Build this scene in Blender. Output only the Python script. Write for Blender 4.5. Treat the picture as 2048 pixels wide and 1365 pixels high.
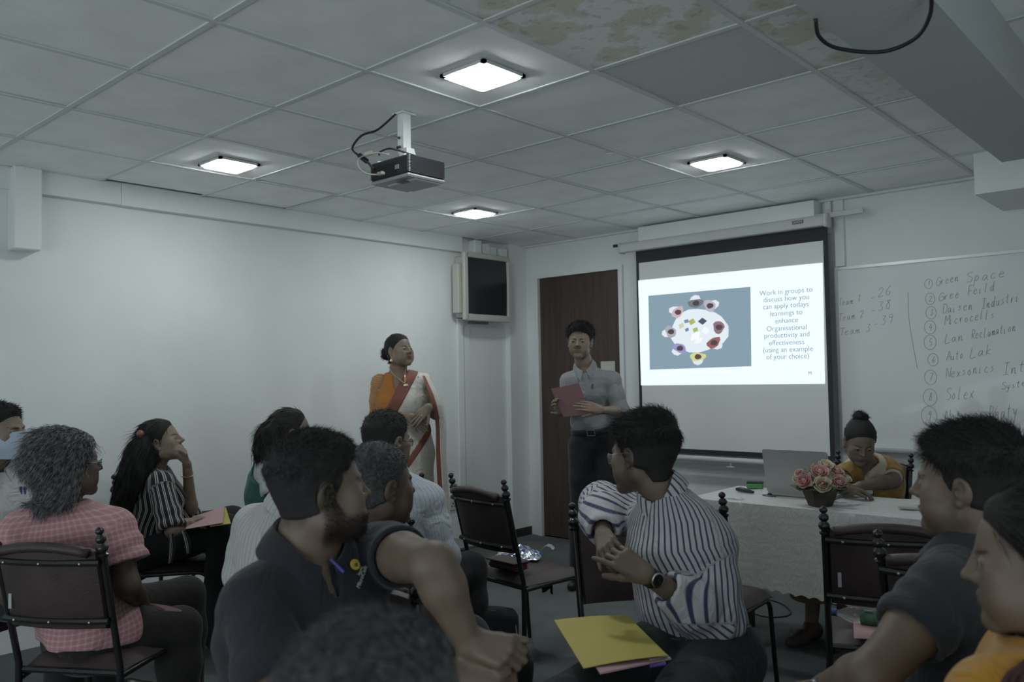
import bpy, math, random
import numpy as np
from mathutils import Vector, Matrix
S = bpy.context.scene
COL = S.collection
PI = math.pi
rnd = random.Random(7)
for o in list(bpy.data.objects): bpy.data.objects.remove(o, do_unlink=True)

# ---------------------------------------------------------------- camera
CAM = np.array([4.8177, -1.3077, 1.385]); YAW, PITCH, ROLL = -.7329, .0419, -.0179
FW = np.array([math.sin(YAW)*math.cos(PITCH), math.cos(YAW)*math.cos(PITCH), math.sin(PITCH)])
_r = np.array([math.cos(YAW), -math.sin(YAW), 0.]); _u = np.cross(_r, FW)
RT = _r*math.cos(ROLL)+_u*math.sin(ROLL); UP = -_r*math.sin(ROLL)+_u*math.cos(ROLL)
FPX = 1666.1
cam = bpy.data.cameras.new('camera'); camo = bpy.data.objects.new('camera', cam); COL.objects.link(camo)
camo.matrix_world = Matrix(((RT[0], UP[0], -FW[0], CAM[0]), (RT[1], UP[1], -FW[1], CAM[1]), (RT[2], UP[2], -FW[2], CAM[2]), (0, 0, 0, 1)))
cam.sensor_width = 36; cam.lens = 36*FPX/2048; cam.clip_start = .05; cam.clip_end = 60
cam.dof.use_dof = True; cam.dof.focus_distance = 3.6; cam.dof.aperture_fstop = 4.0
S.camera = camo
# ---------------------------------------------------------------- light and exposure
S.view_settings.view_transform = 'Standard'; S.view_settings.look = 'None'
S.view_settings.gamma = 1; S.view_settings.use_curve_mapping = False
S.view_settings.exposure = 0.25
W = bpy.data.worlds.new('room_ambience'); S.world = W; W.use_nodes = True
W.node_tree.nodes['Background'].inputs[0].default_value = (.8, .9, .95, 1)
W.node_tree.nodes['Background'].inputs[1].default_value = 0.0
LAMP_W = 46.0           # radiance of the four ceiling panels
SIDE_W, REAR_W = 10.0, 74.0   # added soft fill lights, out of view beside and behind the camera
def area_light(name, loc, size, power, target, col=(.85, .95, 1)):
    l = bpy.data.lights.new(name, 'AREA'); l.shape = 'RECTANGLE'; l.size, l.size_y = size; l.energy = power; l.color = col
    o = bpy.data.objects.new(name, l); COL.objects.link(o); o.location = loc
    d = Vector(target)-Vector(loc); o.rotation_euler = d.to_track_quat('-Z', 'Y').to_euler()
    return o
area_light('side_fill_light', (5.9, .2, 1.35), (3.4, 1.3), SIDE_W, (2.5, .8, 1.9))  # added fill, not a window; brightens the whiteboard side
area_light('rear_fill_light', (2.7, -4.3, 1.25), (5.4, 2.2), REAR_W, (2.2, 0, 2.6))  # added fill without a window, aimed upward to brighten the ceiling

# ---------------------------------------------------------------- helpers
def nz(v):
    v = np.asarray(v, float); return v/(np.linalg.norm(v)+1e-12)
def at(px, py, t):
    """world point seen at a pixel, t metres in front of the camera plane"""
    return CAM+(FW+RT*(px-1024)/FPX-UP*(py-682.5)/FPX)*t
HF = nz([FW[0], FW[1], 0]); HR = np.array([HF[1], -HF[0], 0])
def hd(deg, pitch=0):
    """heading: 0 = away from the camera, 90 = to the right, 180 = to the camera"""
    a = math.radians(deg); v = HF*math.cos(a)+HR*math.sin(a); p = math.radians(pitch)
    return v*math.cos(p)+np.array([0, 0, math.sin(p)])
def lerp(a, b, t): return np.asarray(a, float)*(1-t)+np.asarray(b, float)*t
def frame(z, x=(1, 0, 0)):
    """rows: x, y, z axes"""
    z = nz(z); x = np.asarray(x, float); x = x-z*x.dot(z)
    if np.linalg.norm(x) < 1e-4: x = np.cross([0, 1, 0], z)
    x = nz(x); return np.array([x, np.cross(z, x), z])

class MB:
    def __init__(s): s.v = []; s.f = []; s.m = []; s.n = 0; s.mi = 0
    def add(s, vs, fs, mi=None):
        vs = np.asarray(vs, float).reshape(-1, 3); s.v.append(vs)
        for f in fs: s.f.append([i+s.n for i in f]); s.m.append(s.mi if mi is None else mi)
        s.n += len(vs); return s
    def box(s, c, size, R=None, taper=1, bev=0):
        x, y, z = [k/2 for k in size]; b = bev
        if b:
            pts = []; fs = []
            for sz in (-1, 1):
                pts += [(-x+b, -y+b, sz*z), (x-b, -y+b, sz*z), (x-b, y-b, sz*z), (-x+b, y-b, sz*z)]
            ring = [(-x+b, -y), (x-b, -y), (x, -y+b), (x, y-b), (x-b, y), (-x+b, y), (-x, y-b), (-x, -y+b)]
            for sz in (-1, 1): pts += [(p[0], p[1], sz*(z-b)) for p in ring]
            fs = [(3, 2, 1, 0), (4, 5, 6, 7)]
            for k in range(8): fs.append((8+k, 8+(k+1) % 8, 16+(k+1) % 8, 16+k))
            for base, o, fl in ((8, 0, 1), (16, 4, 0)):
                qs = [(base+0, base+1, o+1, o+0), (base+1, base+2, o+1), (base+2, base+3, o+2, o+1), (base+3, base+4, o+2), (base+4, base+5, o+3, o+2), (base+5, base+6, o+3), (base+6, base+7, o+0, o+3), (base+7, base+0, o+0)]
                fs += [q[::-1] for q in qs] if fl else qs
            v = np.array(pts)
        else:
            v = np.array([(-x, -y, -z), (x, -y, -z), (x, y, -z), (-x, y, -z), (-x*taper, -y*taper, z), (x*taper, -y*taper, z), (x*taper, y*taper, z), (-x*taper, y*taper, z)])
            fs = [(3, 2, 1, 0), (4, 5, 6, 7), (0, 1, 5, 4), (1, 2, 6, 5), (2, 3, 7, 6), (3, 0, 4, 7)]
        if R is not None: v = v@np.asarray(R)
        return s.add(v+np.asarray(c), fs)
    def b2(s, x0, x1, y0, y1, z0, z1, bev=0): return s.box(((x0+x1)/2, (y0+y1)/2, (z0+z1)/2), (x1-x0, y1-y0, z1-z0), bev=bev)
    def tube(s, pts, r, n=8, cap=True, flat=1, up=None):
        pts = [np.asarray(p, float) for p in pts]; m = len(pts)
        rs = r if hasattr(r, '__len__') else [r]*m
        X = None; vs = []
        for i, p in enumerate(pts):
            t = nz(pts[min(i+1, m-1)]-pts[max(i-1, 0)])
            if X is None:
                X = np.array(up, float) if up is not None else (np.array([0, 0, 1.]) if abs(t[2]) < .9 else np.array([1., 0, 0]))
            X = X-t*X.dot(t); X = nz(X); Y = np.cross(t, X)
            for k in range(n):
                a = 2*PI*k/n; vs.append(p+rs[i]*(X*math.cos(a)*flat+Y*math.sin(a)))
        fs = []
        for i in range(m-1):
            for k in range(n):
                fs.append((i*n+k, i*n+(k+1) % n, (i+1)*n+(k+1) % n, (i+1)*n+k))
        if cap: fs.append(tuple(range(n))[::-1]); fs.append(tuple(range((m-1)*n, m*n)))
        return s.add(vs, fs)
    def lathe(s, prof, c=(0, 0, 0), n=16, R=None, cap=True):
        vs = []; fs = []
        for r, z in prof:
            for k in range(n):
                a = 2*PI*k/n; vs.append((r*math.cos(a), r*math.sin(a), z))
        m = len(prof)
        for i in range(m-1):
            for k in range(n): fs.append((i*n+k, i*n+(k+1) % n, (i+1)*n+(k+1) % n, (i+1)*n+k))
        if cap: fs.append(tuple(range(n))[::-1]); fs.append(tuple(range((m-1)*n, m*n)))
        v = np.array(vs)
        if R is not None: v = v@np.asarray(R)
        return s.add(v+np.asarray(c), fs)
    def ball(s, c, r, n=12, m=8, R=None):
        r = np.array(r if hasattr(r, '__len__') else [r]*3, float); vs = []; fs = []
        for i in range(m+1):
            p = PI*i/m
            for k in range(n):
                a = 2*PI*k/n; vs.append((math.sin(p)*math.cos(a), math.sin(p)*math.sin(a), -math.cos(p)))
        for i in range(m):
            for k in range(n): fs.append((i*n+k, i*n+(k+1) % n, (i+1)*n+(k+1) % n, (i+1)*n+k))
        v = np.array(vs)*r
        if R is not None: v = v@np.asarray(R)
        return s.add(v+np.asarray(c), fs)
    def grid(s, P, closed=False, thick=0, flip=False):
        """P: (n,m,3) sheet; thick gives it a back and edges"""
        P = np.asarray(P, float); n, m = P.shape[:2]
        dx = np.gradient(P, axis=0); dy = np.gradient(P, axis=1); N = np.cross(dx, dy); N /= np.linalg.norm(N, axis=2, keepdims=True)+1e-9
        if flip: N = -N
        idx = np.arange(n*m).reshape(n, m); mm = m if closed else m-1
        fs = []
        for i in range(n-1):
            for j in range(mm):
                q = (idx[i, j], idx[i+1, j], idx[i+1, (j+1) % m], idx[i, (j+1) % m]); fs.append(q[::-1] if flip else q)
        if not thick: return s.add(P.reshape(-1, 3), fs)
        o = n*m; V = np.concatenate([P.reshape(-1, 3), (P-N*thick).reshape(-1, 3)])
        fs += [tuple(k+o for k in q[::-1]) for q in list(fs)]
        rim = []
        for i in range(n-1):
            if not closed: rim += [(idx[i, 0], idx[i+1, 0], 1), (idx[i, m-1], idx[i+1, m-1], 0)]
        for j in range(mm): rim += [(idx[0, j], idx[0, (j+1) % m], 0), (idx[n-1, j], idx[n-1, (j+1) % m], 1)]
        for a, b, d in rim:
            q = (a, b, b+o, a+o)
            if d ^ (1 if flip else 0): q = q[::-1]
            fs.append(q)
        return s.add(V, fs)
    def poly(s, pts, thick, nrm):
        """flat n-gon with real thickness"""
        pts = np.asarray(pts, float); n = len(pts); nrm = nz(nrm)*thick
        fs = [tuple(range(n)), tuple(range(n, 2*n))[::-1]]+[(i, n+i, n+(i+1) % n, (i+1) % n) for i in range(n)]
        return s.add(np.concatenate([pts, pts-nrm]), fs)
    def build(s, name, mat, parent=None, smooth=False, loc=None, kind=None, label=None, cat=None, group=None):
        me = bpy.data.meshes.new(name); V = np.concatenate(s.v) if s.v else np.zeros((0, 3))
        if loc is not None: V = V-np.asarray(loc, float)
        me.from_pydata(V.tolist(), [], [tuple(int(i) for i in f) for f in s.f])
        for m in (mat if isinstance(mat, (list, tuple)) else [mat]): me.materials.append(m)
        if any(s.m): me.polygons.foreach_set('material_index', s.m)
        if smooth is True: me.polygons.foreach_set('use_smooth', [True]*len(me.polygons))
        elif smooth: me.polygons.foreach_set('use_smooth', [True]*len(me.polygons)); me.set_sharp_from_angle(angle=math.radians(smooth))
        me.update()
        o = bpy.data.objects.new(name, me); COL.objects.link(o)
        if loc is not None: o.location = loc
        if parent is not None: o.parent = parent
        return tag(o, label, cat, group, kind)
def tag(o, label=None, cat=None, group=None, kind=None):
    if label: o['label'] = label
    if cat: o['category'] = cat
    if group: o['group'] = group
    if kind: o['kind'] = kind
    return o
def thing(name, label, cat, loc=(0, 0, 0), rz=0, group=None):
    o = bpy.data.objects.new(name, None); o.empty_display_size = .1; COL.objects.link(o)
    o.location = loc; o.rotation_euler = (0, 0, rz); return tag(o, label, cat, group)
def copy_tree(o, parent=None):
    c = o.copy(); COL.objects.link(c)
    if parent is not None: c.parent = parent
    for ch in list(o.children): copy_tree(ch, c)
    return c
def arc(c, r, a0, a1, n, ax=(1, 0, 0), ay=(0, 0, 1)):
    ax, ay = np.array(ax, float), np.array(ay, float)
    return [np.asarray(c)+r*(ax*math.cos(a)+ay*math.sin(a)) for a in np.linspace(a0, a1, n)]
def spline(pts, n=24):
    """Catmull-Rom through the points"""
    P = [np.asarray(p, float) for p in pts]; P = [2*P[0]-P[1]]+P+[2*P[-1]-P[-2]]; out = []
    segs = len(P)-3
    for i in range(n):
        u = i/(n-1)*segs; k = min(int(u), segs-1); t = u-k; a, b, c, d = P[k:k+4]
        out.append(.5*((2*b)+(c-a)*t+(2*a-5*b+4*c-d)*t*t+(3*b-3*c+d-a)*t**3))
    return out

# ---------------------------------------------------------------- materials
def srgb(*c):
    c = [x/255 for x in c]; return tuple((x/12.92 if x <= .04045 else ((x+.055)/1.055)**2.4) for x in c)
MATS = {}
def mat(name, col=(.5, .5, .5), rough=.6, metal=0, spec=.5, bump=0, bscale=80, var=0, vscale=8, emit=None, estr=0, alpha=1, trans=0, sheen=0, sub=0, coat=0, detail=3, var2=None):
    if name in MATS: return MATS[name]
    m = bpy.data.materials.new(name); m.use_nodes = True; nt = m.node_tree; N = nt.nodes; Lk = nt.links; b = N['Principled BSDF']
    b.inputs['Base Color'].default_value = (*col, 1); b.inputs['Roughness'].default_value = rough
    b.inputs['Metallic'].default_value = metal; b.inputs['Specular IOR Level'].default_value = spec
    if sheen: b.inputs['Sheen Weight'].default_value = sheen
    if sub: b.inputs['Subsurface Weight'].default_value = sub; b.inputs['Subsurface Radius'].default_value = (.01, .004, .002)
    if coat: b.inputs['Coat Weight'].default_value = coat
    if trans: b.inputs['Transmission Weight'].default_value = trans
    if alpha < 1: b.inputs['Alpha'].default_value = alpha
    if emit: b.inputs['Emission Color'].default_value = (*emit, 1); b.inputs['Emission Strength'].default_value = estr
    tc = N.new('ShaderNodeTexCoord')
    if bump:
        n = N.new('ShaderNodeTexNoise'); n.inputs['Scale'].default_value = bscale; n.inputs['Detail'].default_value = detail
        Lk.new(tc.outputs['Object'], n.inputs['Vector']); bm = N.new('ShaderNodeBump'); bm.inputs['Strength'].default_value = bump; bm.inputs['Distance'].default_value = .01
        Lk.new(n.outputs['Fac'], bm.inputs['Height']); Lk.new(bm.outputs['Normal'], b.inputs['Normal'])
    if var:
        n = N.new('ShaderNodeTexNoise'); n.inputs['Scale'].default_value = vscale; n.inputs['Detail'].default_value = 5
        Lk.new(tc.outputs['Object'], n.inputs['Vector']); r = N.new('ShaderNodeValToRGB'); Lk.new(n.outputs['Fac'], r.inputs['Fac'])
        lo = tuple(c*(1-var) for c in col); hi = var2 or tuple(min(1, c*(1+var)) for c in col)
        r.color_ramp.elements[0].position = .35; r.color_ramp.elements[0].color = (*lo, 1); r.color_ramp.elements[1].position = .65; r.color_ramp.elements[1].color = (*hi, 1)
        Lk.new(r.outputs['Color'], b.inputs['Base Color'])
    MATS[name] = m; return m
WALL = mat('wall_paint', (.80, .83, .825), .75, bump=.12, bscale=25, var=.04, vscale=1.5)
TRIM = mat('trim_paint', (.80, .83, .825), .6, bump=.1, bscale=20)
WHITEP = mat('white_plastic', (.62, .63, .62), .4)
BLACKM = mat('black_enamel', (.018, .018, .019), .25, spec=.6, bump=.05, bscale=60)
LEATHER = mat('brown_vinyl', (.055, .038, .038), .42, spec=.5, bump=.25, bscale=260, var=.25, vscale=6)
STEEL = mat('steel', (.45, .45, .45), .3, metal=1)
# ================================================================ ROOM
ZC = 2.522; X1, Y0, Y1 = 6.0, -4.4, 4.25
def carpet():
    m = mat('carpet', (.10, .11, .11), .95, bump=.9, bscale=420, detail=6)
    nt = m.node_tree; N = nt.nodes; Lk = nt.links; b = N['Principled BSDF']; tc = N.new('ShaderNodeTexCoord')
    n1 = N.new('ShaderNodeTexNoise'); n1.inputs['Scale'].default_value = 300; n1.inputs['Detail'].default_value = 4
    n2 = N.new('ShaderNodeTexNoise'); n2.inputs['Scale'].default_value = 3; n2.inputs['Detail'].default_value = 6
    for n in (n1, n2): Lk.new(tc.outputs['Object'], n.inputs['Vector'])
    mx = N.new('ShaderNodeMix'); mx.data_type = 'FLOAT'; mx.inputs[0].default_value = .35; Lk.new(n1.outputs['Fac'], mx.inputs[2]); Lk.new(n2.outputs['Fac'], mx.inputs[3])
    r = N.new('ShaderNodeValToRGB'); Lk.new(mx.outputs[0], r.inputs['Fac'])
    r.color_ramp.elements[0].position = .3; r.color_ramp.elements[0].color = (.072, .080, .080, 1); r.color_ramp.elements[1].position = .7; r.color_ramp.elements[1].color = (.27, .29, .29, 1)
    Lk.new(r.outputs['Color'], b.inputs['Base Color']); return m
MB().b2(-.06, X1, Y0, Y1, -.1, 0).build('floor', carpet(), kind='structure')
MB().b2(-.16, -.05, Y0, Y1+.1, 0, ZC+.12).build('wall_left', WALL, kind='structure')
w = MB(); w.b2(-.16, .10, Y1, Y1+.1, 0, ZC+.12); w.b2(.10, 1.03, Y1, Y1+.1, 2.265, ZC+.12); w.b2(1.03, X1+.1, Y1, Y1+.1, 0, ZC+.12)
w.build('wall_back', WALL, kind='structure')
MB().b2(X1, X1+.1, Y0, Y1+.1, 0, ZC+.12).build('wall_right', WALL, kind='structure')
MB().b2(-.16, X1+.1, Y0-.1, Y0, 0, ZC+.12).build('wall_front', WALL, kind='structure')
# ceiling: slab above, white T bars, one tile per bay
TILE = mat('ceiling_tile_board', (.92, .94, .93),   .95, bump=.1, bscale=140, var=.05, vscale=4)
def stained(name, amt, base=(.84, .865, .845), stain=(.70, .695, .59), sc=7):
    m = mat(name, base, .95, bump=.18, bscale=60); nt = m.node_tree; N = nt.nodes; Lk = nt.links; b = N['Principled BSDF']; tc = N.new('ShaderNodeTexCoord')
    n = N.new('ShaderNodeTexNoise'); n.inputs['Scale'].default_value = sc; n.inputs['Detail'].default_value = 5; n.inputs['Distortion'].default_value = .4; Lk.new(tc.outputs['Object'], n.inputs['Vector'])
    r = N.new('ShaderNodeValToRGB'); Lk.new(n.outputs['Fac'], r.inputs['Fac']); e = r.color_ramp.elements
    e[0].position = amt-.03; e[0].color = (*stain, 1); e[1].position = amt+.03; e[1].color = (*base, 1)
    n2 = N.new('ShaderNodeTexNoise'); n2.inputs['Scale'].default_value = sc*2.6; n2.inputs['Detail'].default_value = 3; Lk.new(tc.outputs['Object'], n2.inputs['Vector'])
    r2 = N.new('ShaderNodeValToRGB'); Lk.new(n2.outputs['Fac'], r2.inputs['Fac']); e = r2.color_ramp.elements; e[0].position = .36; e[0].color = (.80, .80, .86, 1); e[1].position = .42; e[1].color = (1, 1, 1, 1)
    mx = N.new('ShaderNodeMix'); mx.data_type = 'RGBA'; mx.blend_type = 'MULTIPLY'; mx.inputs[0].default_value = 1
    Lk.new(r.outputs['Color'], mx.inputs[6]); Lk.new(r2.outputs['Color'], mx.inputs[7]); Lk.new(mx.outputs[2], b.inputs['Base Color']); return m
STAIN = stained('stained_tile_board', .48); STAIN2 = stained('lightly_stained_tile_board', .42, stain=(.76, .77, .71), sc=10)
ROUGHT = mat('speckled_tile_board', (.72, .74, .73), .95, bump=.7, bscale=330, var=.15, vscale=300)
ceil = MB().b2(-.16, X1+.1, Y0-.1, Y1+.1, ZC+.1, ZC+.16).build('ceiling', mat('plenum', (.07, .07, .07), .9), kind='structure')
def tileme(x0, x1, y0, y1, m):
    o = MB().b2(x0-(x0+x1)/2, x1-(x0+x1)/2, y0-(y0+y1)/2, y1-(y0+y1)/2, 0, .014).build('ceiling_tile', m, ceil)
    o.location = ((x0+x1)/2, (y0+y1)/2, ZC+.004+rnd.uniform(0, .002)); o.rotation_euler = (rnd.gauss(0, .0016), rnd.gauss(0, .0016), rnd.gauss(0, .001)); return o
LAMPS = [(.835, .925, 'square ceiling light nearest the left wall'), (2.68, .93, 'square ceiling light in front of the projector, largest of the four'), (.805, 2.79, 'square ceiling light deepest in the room, above the corner television'), (2.668, 2.76, 'square ceiling light nearest the projection screen')]
cache = {}; GRIDM = mat('grid_bar_paint', (.66, .69, .69), .6)
for i in range(0, 10):
    for j in range(-7, 7):
        x0, x1, y0, y1 = .6*i+.004, .6*i+.596, .6*j+.004, .6*j+.596
        if i == 0: x0 = .0+.004
        if (i, j) == (0, 1): x0 += .05
        if (i, j) == (0, 2): x0 += .03; y1 -= .02
        if x0 > 6: continue
        m = TILE
        if i == 6 and j in (0, 1, 2, 3): m = STAIN if j < 3 else STAIN2
        if i == 5 and j in (0, 1) or i == 6 and j in (-1, -2): m = STAIN
        if (i, j) == (5, 1): m = STAIN
        if (i, j) == (5, 2): m = ROUGHT
        if (i, j) in ((4, -1), (3, 0)): m = TILE
        if m in (TILE,) and i > 0:
            key = 'std'
            if key not in cache: cache[key] = tileme(x0, x1, y0, y1, m)
            else:
                o = cache[key].copy(); COL.objects.link(o); o.location = ((x0+x1)/2, (y0+y1)/2, ZC+.004+rnd.uniform(0, .002)); o.rotation_euler = (rnd.gauss(0, .0016), rnd.gauss(0, .0016), rnd.gauss(0, .001))
        else: tileme(x0, x1, y0, y1, m)
for k in range(1, 11):
    if .6*k < X1: MB().b2(.6*k-.011, .6*k+.011, Y0, 4.2, ZC-.002, ZC+.004).build('grid_bar', GRIDM, ceil)
for k in range(-7, 8):
    for q in range(10): MB().b2(.6*q+.011, min(.6*q+.589, X1), .6*k-.011, .6*k+.011, ZC-.001, ZC+.004).build('grid_bar', GRIDM, ceil)
MB().b2(-.05, X1, 4.2, Y1, ZC-.012, ZC+.004).build('edge_angle', TRIM, ceil)
EMIT = mat('lit_diffuser', (.9, .9, .9), .5, emit=(.93, .99, 1), estr=LAMP_W)
for x, y, lab in LAMPS:
    t = thing('ceiling_light', 'lit '+lab, 'ceiling light', (x, y, ZC), 0, 'square panel lights in the ceiling')
    f = MB(); 
    for a in range(4):
        c, s_ = math.cos(a*PI/2), math.sin(a*PI/2); f.box((c*.106, s_*.106, -.006), (.016 if a % 2 == 0 else .228, .228 if a % 2 == 0 else .016, .012))
    f.box((0, 0, -.004), (.205, .205, .006)); f.build('frame', WHITEP, t)
    d = MB(); ring = []
    for cx, cy, a0 in ((.08, .08, 0), (-.08, .08, 90), (-.08, -.08, 180), (.08, -.08, 270)):
        for a in (0, 30, 60, 90): ring.append((cx+.016*math.cos(math.radians(a0+a)), cy+.016*math.sin(math.radians(a0+a)), -.020))
    d.poly(ring[::-1], .016, (0, 0, -1)); d.build('diffuser', EMIT, t)
# small foil sticker under one tile
o = MB(); o.box((0, 0, 0), (.055, .02, .003)).box((.01, .028, 0), (.05, .02, .003)); o = o.build('paper_sticker', mat('sticker_white', (.85, .85, .85), .5)); o.location = (2.37, 2.20, ZC-.001); o.rotation_euler = (0, 0, .2)
tag(o, 'two small white paper stickers on a ceiling tile', 'sticker')
# boxed beams at the right of the ceiling
MB().b2(3.97, 4.235, Y0, 3.0, 2.32, ZC+.01).build('trim_1', mat('beam_paint', (.50, .53, .54), .7, bump=.1), kind='structure')
MB().b2(3.72, X1, 3.6, Y1, 2.302, ZC+.01).build('trim_2', TRIM, kind='structure')
# fascia along the left wall, box duct, corner pilaster
t3 = MB(); t3.b2(-.05, 0, .295, .72, 2.405, ZC+.01); t3.b2(-.05, .003, .722, 2.2, 2.403, ZC+.01); t3.b2(-.05, 0, 2.202, 3.46, 2.405, ZC+.01); t3.b2(-.05, -.01, Y0, .16, 2.41, ZC+.01); t3.build('trim_3', TRIM, kind='structure')
MB().b2(-.05, .05, .155, .29, 2.09, ZC+.005, bev=.006).build('trim_4', TRIM, kind='structure')
MB().b2(-.05, 0, 4.02, Y1, 0, ZC+.01).build('trim_5', WALL, kind='structure')
MB().b2(-.05, -.03, 3.42, 3.49, .5, 1.86, bev=.004).build('trim_6', TRIM, kind='structure')
MB().b2(-.05, -.035, -.0+3.5, 3.56, .5, 1.8).build('trim_7', TRIM, kind='structure')
bb = mat('black_skirting', (.02, .02, .022), .5)
MB().b2(0, .012, 4.03, Y1, 0, .07).build('baseboard_left', bb, kind='structure')
MB().b2(1.06, X1, Y1-.012, Y1, 0, .07).build('baseboard_back', bb, kind='structure')
# ---- door
def wood():
    m = mat('door_laminate', (.09, .05, .035), .5); nt = m.node_tree; N = nt.nodes; Lk = nt.links; b = N['Principled BSDF']; tc = N.new('ShaderNodeTexCoord')
    mp = N.new('ShaderNodeMapping'); mp.inputs['Scale'].default_value = (60, 60, 2.2); Lk.new(tc.outputs['Object'], mp.inputs['Vector'])
    n = N.new('ShaderNodeTexNoise'); n.inputs['Scale'].default_value = 1; n.inputs['Detail'].default_value = 8; n.inputs['Distortion'].default_value = .6; Lk.new(mp.outputs[0], n.inputs['Vector'])
    r = N.new('ShaderNodeValToRGB'); Lk.new(n.outputs['Fac'], r.inputs['Fac']); e = r.color_ramp.elements; e[0].position = .3; e[0].color = (.050, .032, .024, 1); e[1].position = .72; e[1].color = (.088, .060, .046, 1)
    Lk.new(r.outputs['Color'], b.inputs['Base Color']); return m
door = MB().b2(.145, .985, Y1+.01, Y1+.05, .006, 2.225).build('door_1', wood(), kind='structure')
fr = MB(); fr.b2(.1, .14, Y1-.02, Y1+.1, 0, 2.265); fr.b2(.99, 1.03, Y1-.02, Y1+.1, 0, 2.265); fr.b2(.14, .99, Y1-.02, Y1+.1, 2.23, 2.265)
fr.build('door_frame', TRIM, door)
sg = MB().b2(.785, .925, Y1+.004, Y1+.010, 1.405, 1.49).build('door_notice', mat('notice_paper', (.55, .56, .53), .7), door)
MB().b2(.92, .975, Y1-.01, Y1+.01, 1.02, 1.09, bev=.004).build('door_handle', STEEL, door)
# ---- screen fascia box
MB().b2(1.28, 2.655, 4.10, Y1, 2.36, ZC-.01).build('trim_8', WALL, kind='structure')
for k, (a, b_) in enumerate(((2.68, 2.72), (2.74, 2.80))):
    MB().b2(a, b_, Y1-.03, Y1, (2.30 if k == 0 else 2.07), ZC-.01).build('trim_%d' % (9+k), TRIM, kind='structure')
# ---- wall socket with trunking, cable lengths near the corner television
t = thing('wall_socket', 'white double wall socket low on the left wall behind the empty chair', 'socket', (-.05, 3.30, .38))
MB().b2(0, .012, -.10, .13, -.06, .06, bev=.003).build('face_plate', WHITEP, t)
for yy in (-.05, .05):
    s = MB(); s.b2(.012, .02, yy-.012, yy+.012, .008, .032); s.build('switch', WHITEP, t)
    h = MB(); [h.box((.0125, yy+a, b_), (.003, .008, .012)) for a, b_ in ((-.014, -.028), (.014, -.028), (0, -.008))]; h.build('socket_hole', mat('dark_hole', (.01, .01, .01), .8), t)
# ================================================================ WALL FIXTURES
BEIGE = mat('beige_plastic', (.50, .50, .45), .45, var=.06, vscale=4)
SCR = mat('dark_glass', (.02, .022, .026), .18, spec=.5)
tv = thing('wall_television', 'beige framed television with dark glass mounted high in the corner', 'television', (-.04, 3.65, 2.115))
b = MB(); b.box((.06, -.0, 0), (.12, .50, .50), bev=.012); b.box((.07, -.285, -.02), (.07, .05, .40), bev=.006); b.build('casing', BEIGE, tv)
f = MB()
for c, s_ in (((.13, -.255, 0), (.035, .045, .55)), ((.13, .255, 0), (.035, .035, .55)), ((.13, 0, .257), (.035, .50, .045)), ((.13, 0, -.252), (.035, .50, .055))): f.box(c, s_, bev=.006)
f.build('bezel', BEIGE, tv)
g = []; 
for i in range(9):
    row = []
    for j in range(9):
        u, v = (j/8-.5), (i/8-.5); row.append((.142-.03*(u*u+v*v), .476*u, .464*v))
    g.append(row)
MB().grid(g, flip=True).build('screen', SCR, tv, smooth=True)
MB().box((.02, 0, -.28), (.04, .2, .03)).build('wall_bracket', STEEL, tv)
for k, (y, z0, z1, dx, lean) in enumerate(((3.62, 2.37, 2.515, .075, 0), (3.73, 2.37, 2.50, .065, .12), (3.83, 2.31, 2.485, .05, 0), (3.93, 2.20, 2.475, .08, 0))):
    o = MB().box((dx/2, 0, 0), (dx, .085, z1-z0), bev=.004).build('cable_duct', TRIM); o.location = (-.05, y, (z0+z1)/2); o.rotation_euler = (lean, 0, 0)
    tag(o, ['square cable duct directly above the corner television', 'leaning cable duct above the corner television, second from the left', 'short cable duct behind the right top of the television', 'longest cable duct, open at the bottom, right of the corner television'][k], 'cable duct', 'cable duct pieces above the television')
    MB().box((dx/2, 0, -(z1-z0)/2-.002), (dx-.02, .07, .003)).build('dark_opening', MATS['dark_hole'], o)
# ---- projection screen
YS = 4.13
sc = thing('projection_screen', 'pull-down projection screen with black borders showing a lit slide', 'projection screen', (2.0, YS, 1.6))
def L(x0, x1, y0, y1, z0, z1): return (x0-2.0, x1-2.0, y0-YS, y1-YS, z0-1.6, z1-1.6)
c = MB(); R90 = np.array([[0, 0, 1.], [0, 1, 0], [-1, 0, 0]])
prof = [(0, -.035), (.03, -.035), (.036, -.028), (.036, .01), (.03, .028), (.018, .037), (-.03, .037), (-.03, -.035)]
P = [[(x-2.0, p[0]*-1-.035, p[1]+.765) for p in prof] for x in np.linspace(1.13, 2.735, 5)]
c.grid(P, closed=True); c.poly([q for q in P[0]], .001, (-1, 0, 0)); c.poly([q for q in P[-1]][::-1], .001, (1, 0, 0)); c.build('screen_case', WHITEP, sc, smooth=40)
MB().box((1.125-2, -.035, .765), (.02, .085, .085), bev=.008).build('end_cap', WHITEP, sc); MB().box((2.74-2, -.035, .765), (.03, .085, .09), bev=.008).build('end_cap', WHITEP, sc)
lg = MB(); lg.box((2.56-2, -.073, .772), (.075, .003, .022)); lg.build('maker_badge', mat('badge_dark', (.03, .03, .035), .4), sc)
q = MB()
for k in range(4): q.lathe([(.0045, -.001), (.008, -.001), (.008, .001), (.0045, .001), (.0045, -.001)], (2.535-2+k*.017, -.0755, .772), 12, R=[[1, 0, 0], [0, 0, 1], [0, -1, 0]], cap=False)
q.build('badge_ring', WHITEP, sc)
MB().b2(*L(1.235, 2.728, YS-.002, YS+.001, .79, 2.335)).build('black_border', mat('screen_black', (.028, .030, .036), .7), sc)
MB().b2(*L(1.262, 2.698, YS-.004, YS-.0021, .825, 2.24)).build('screen_fabric', mat('screen_fabric', (.80, .825, .81), .8, bump=.04, bscale=4), sc)
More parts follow.
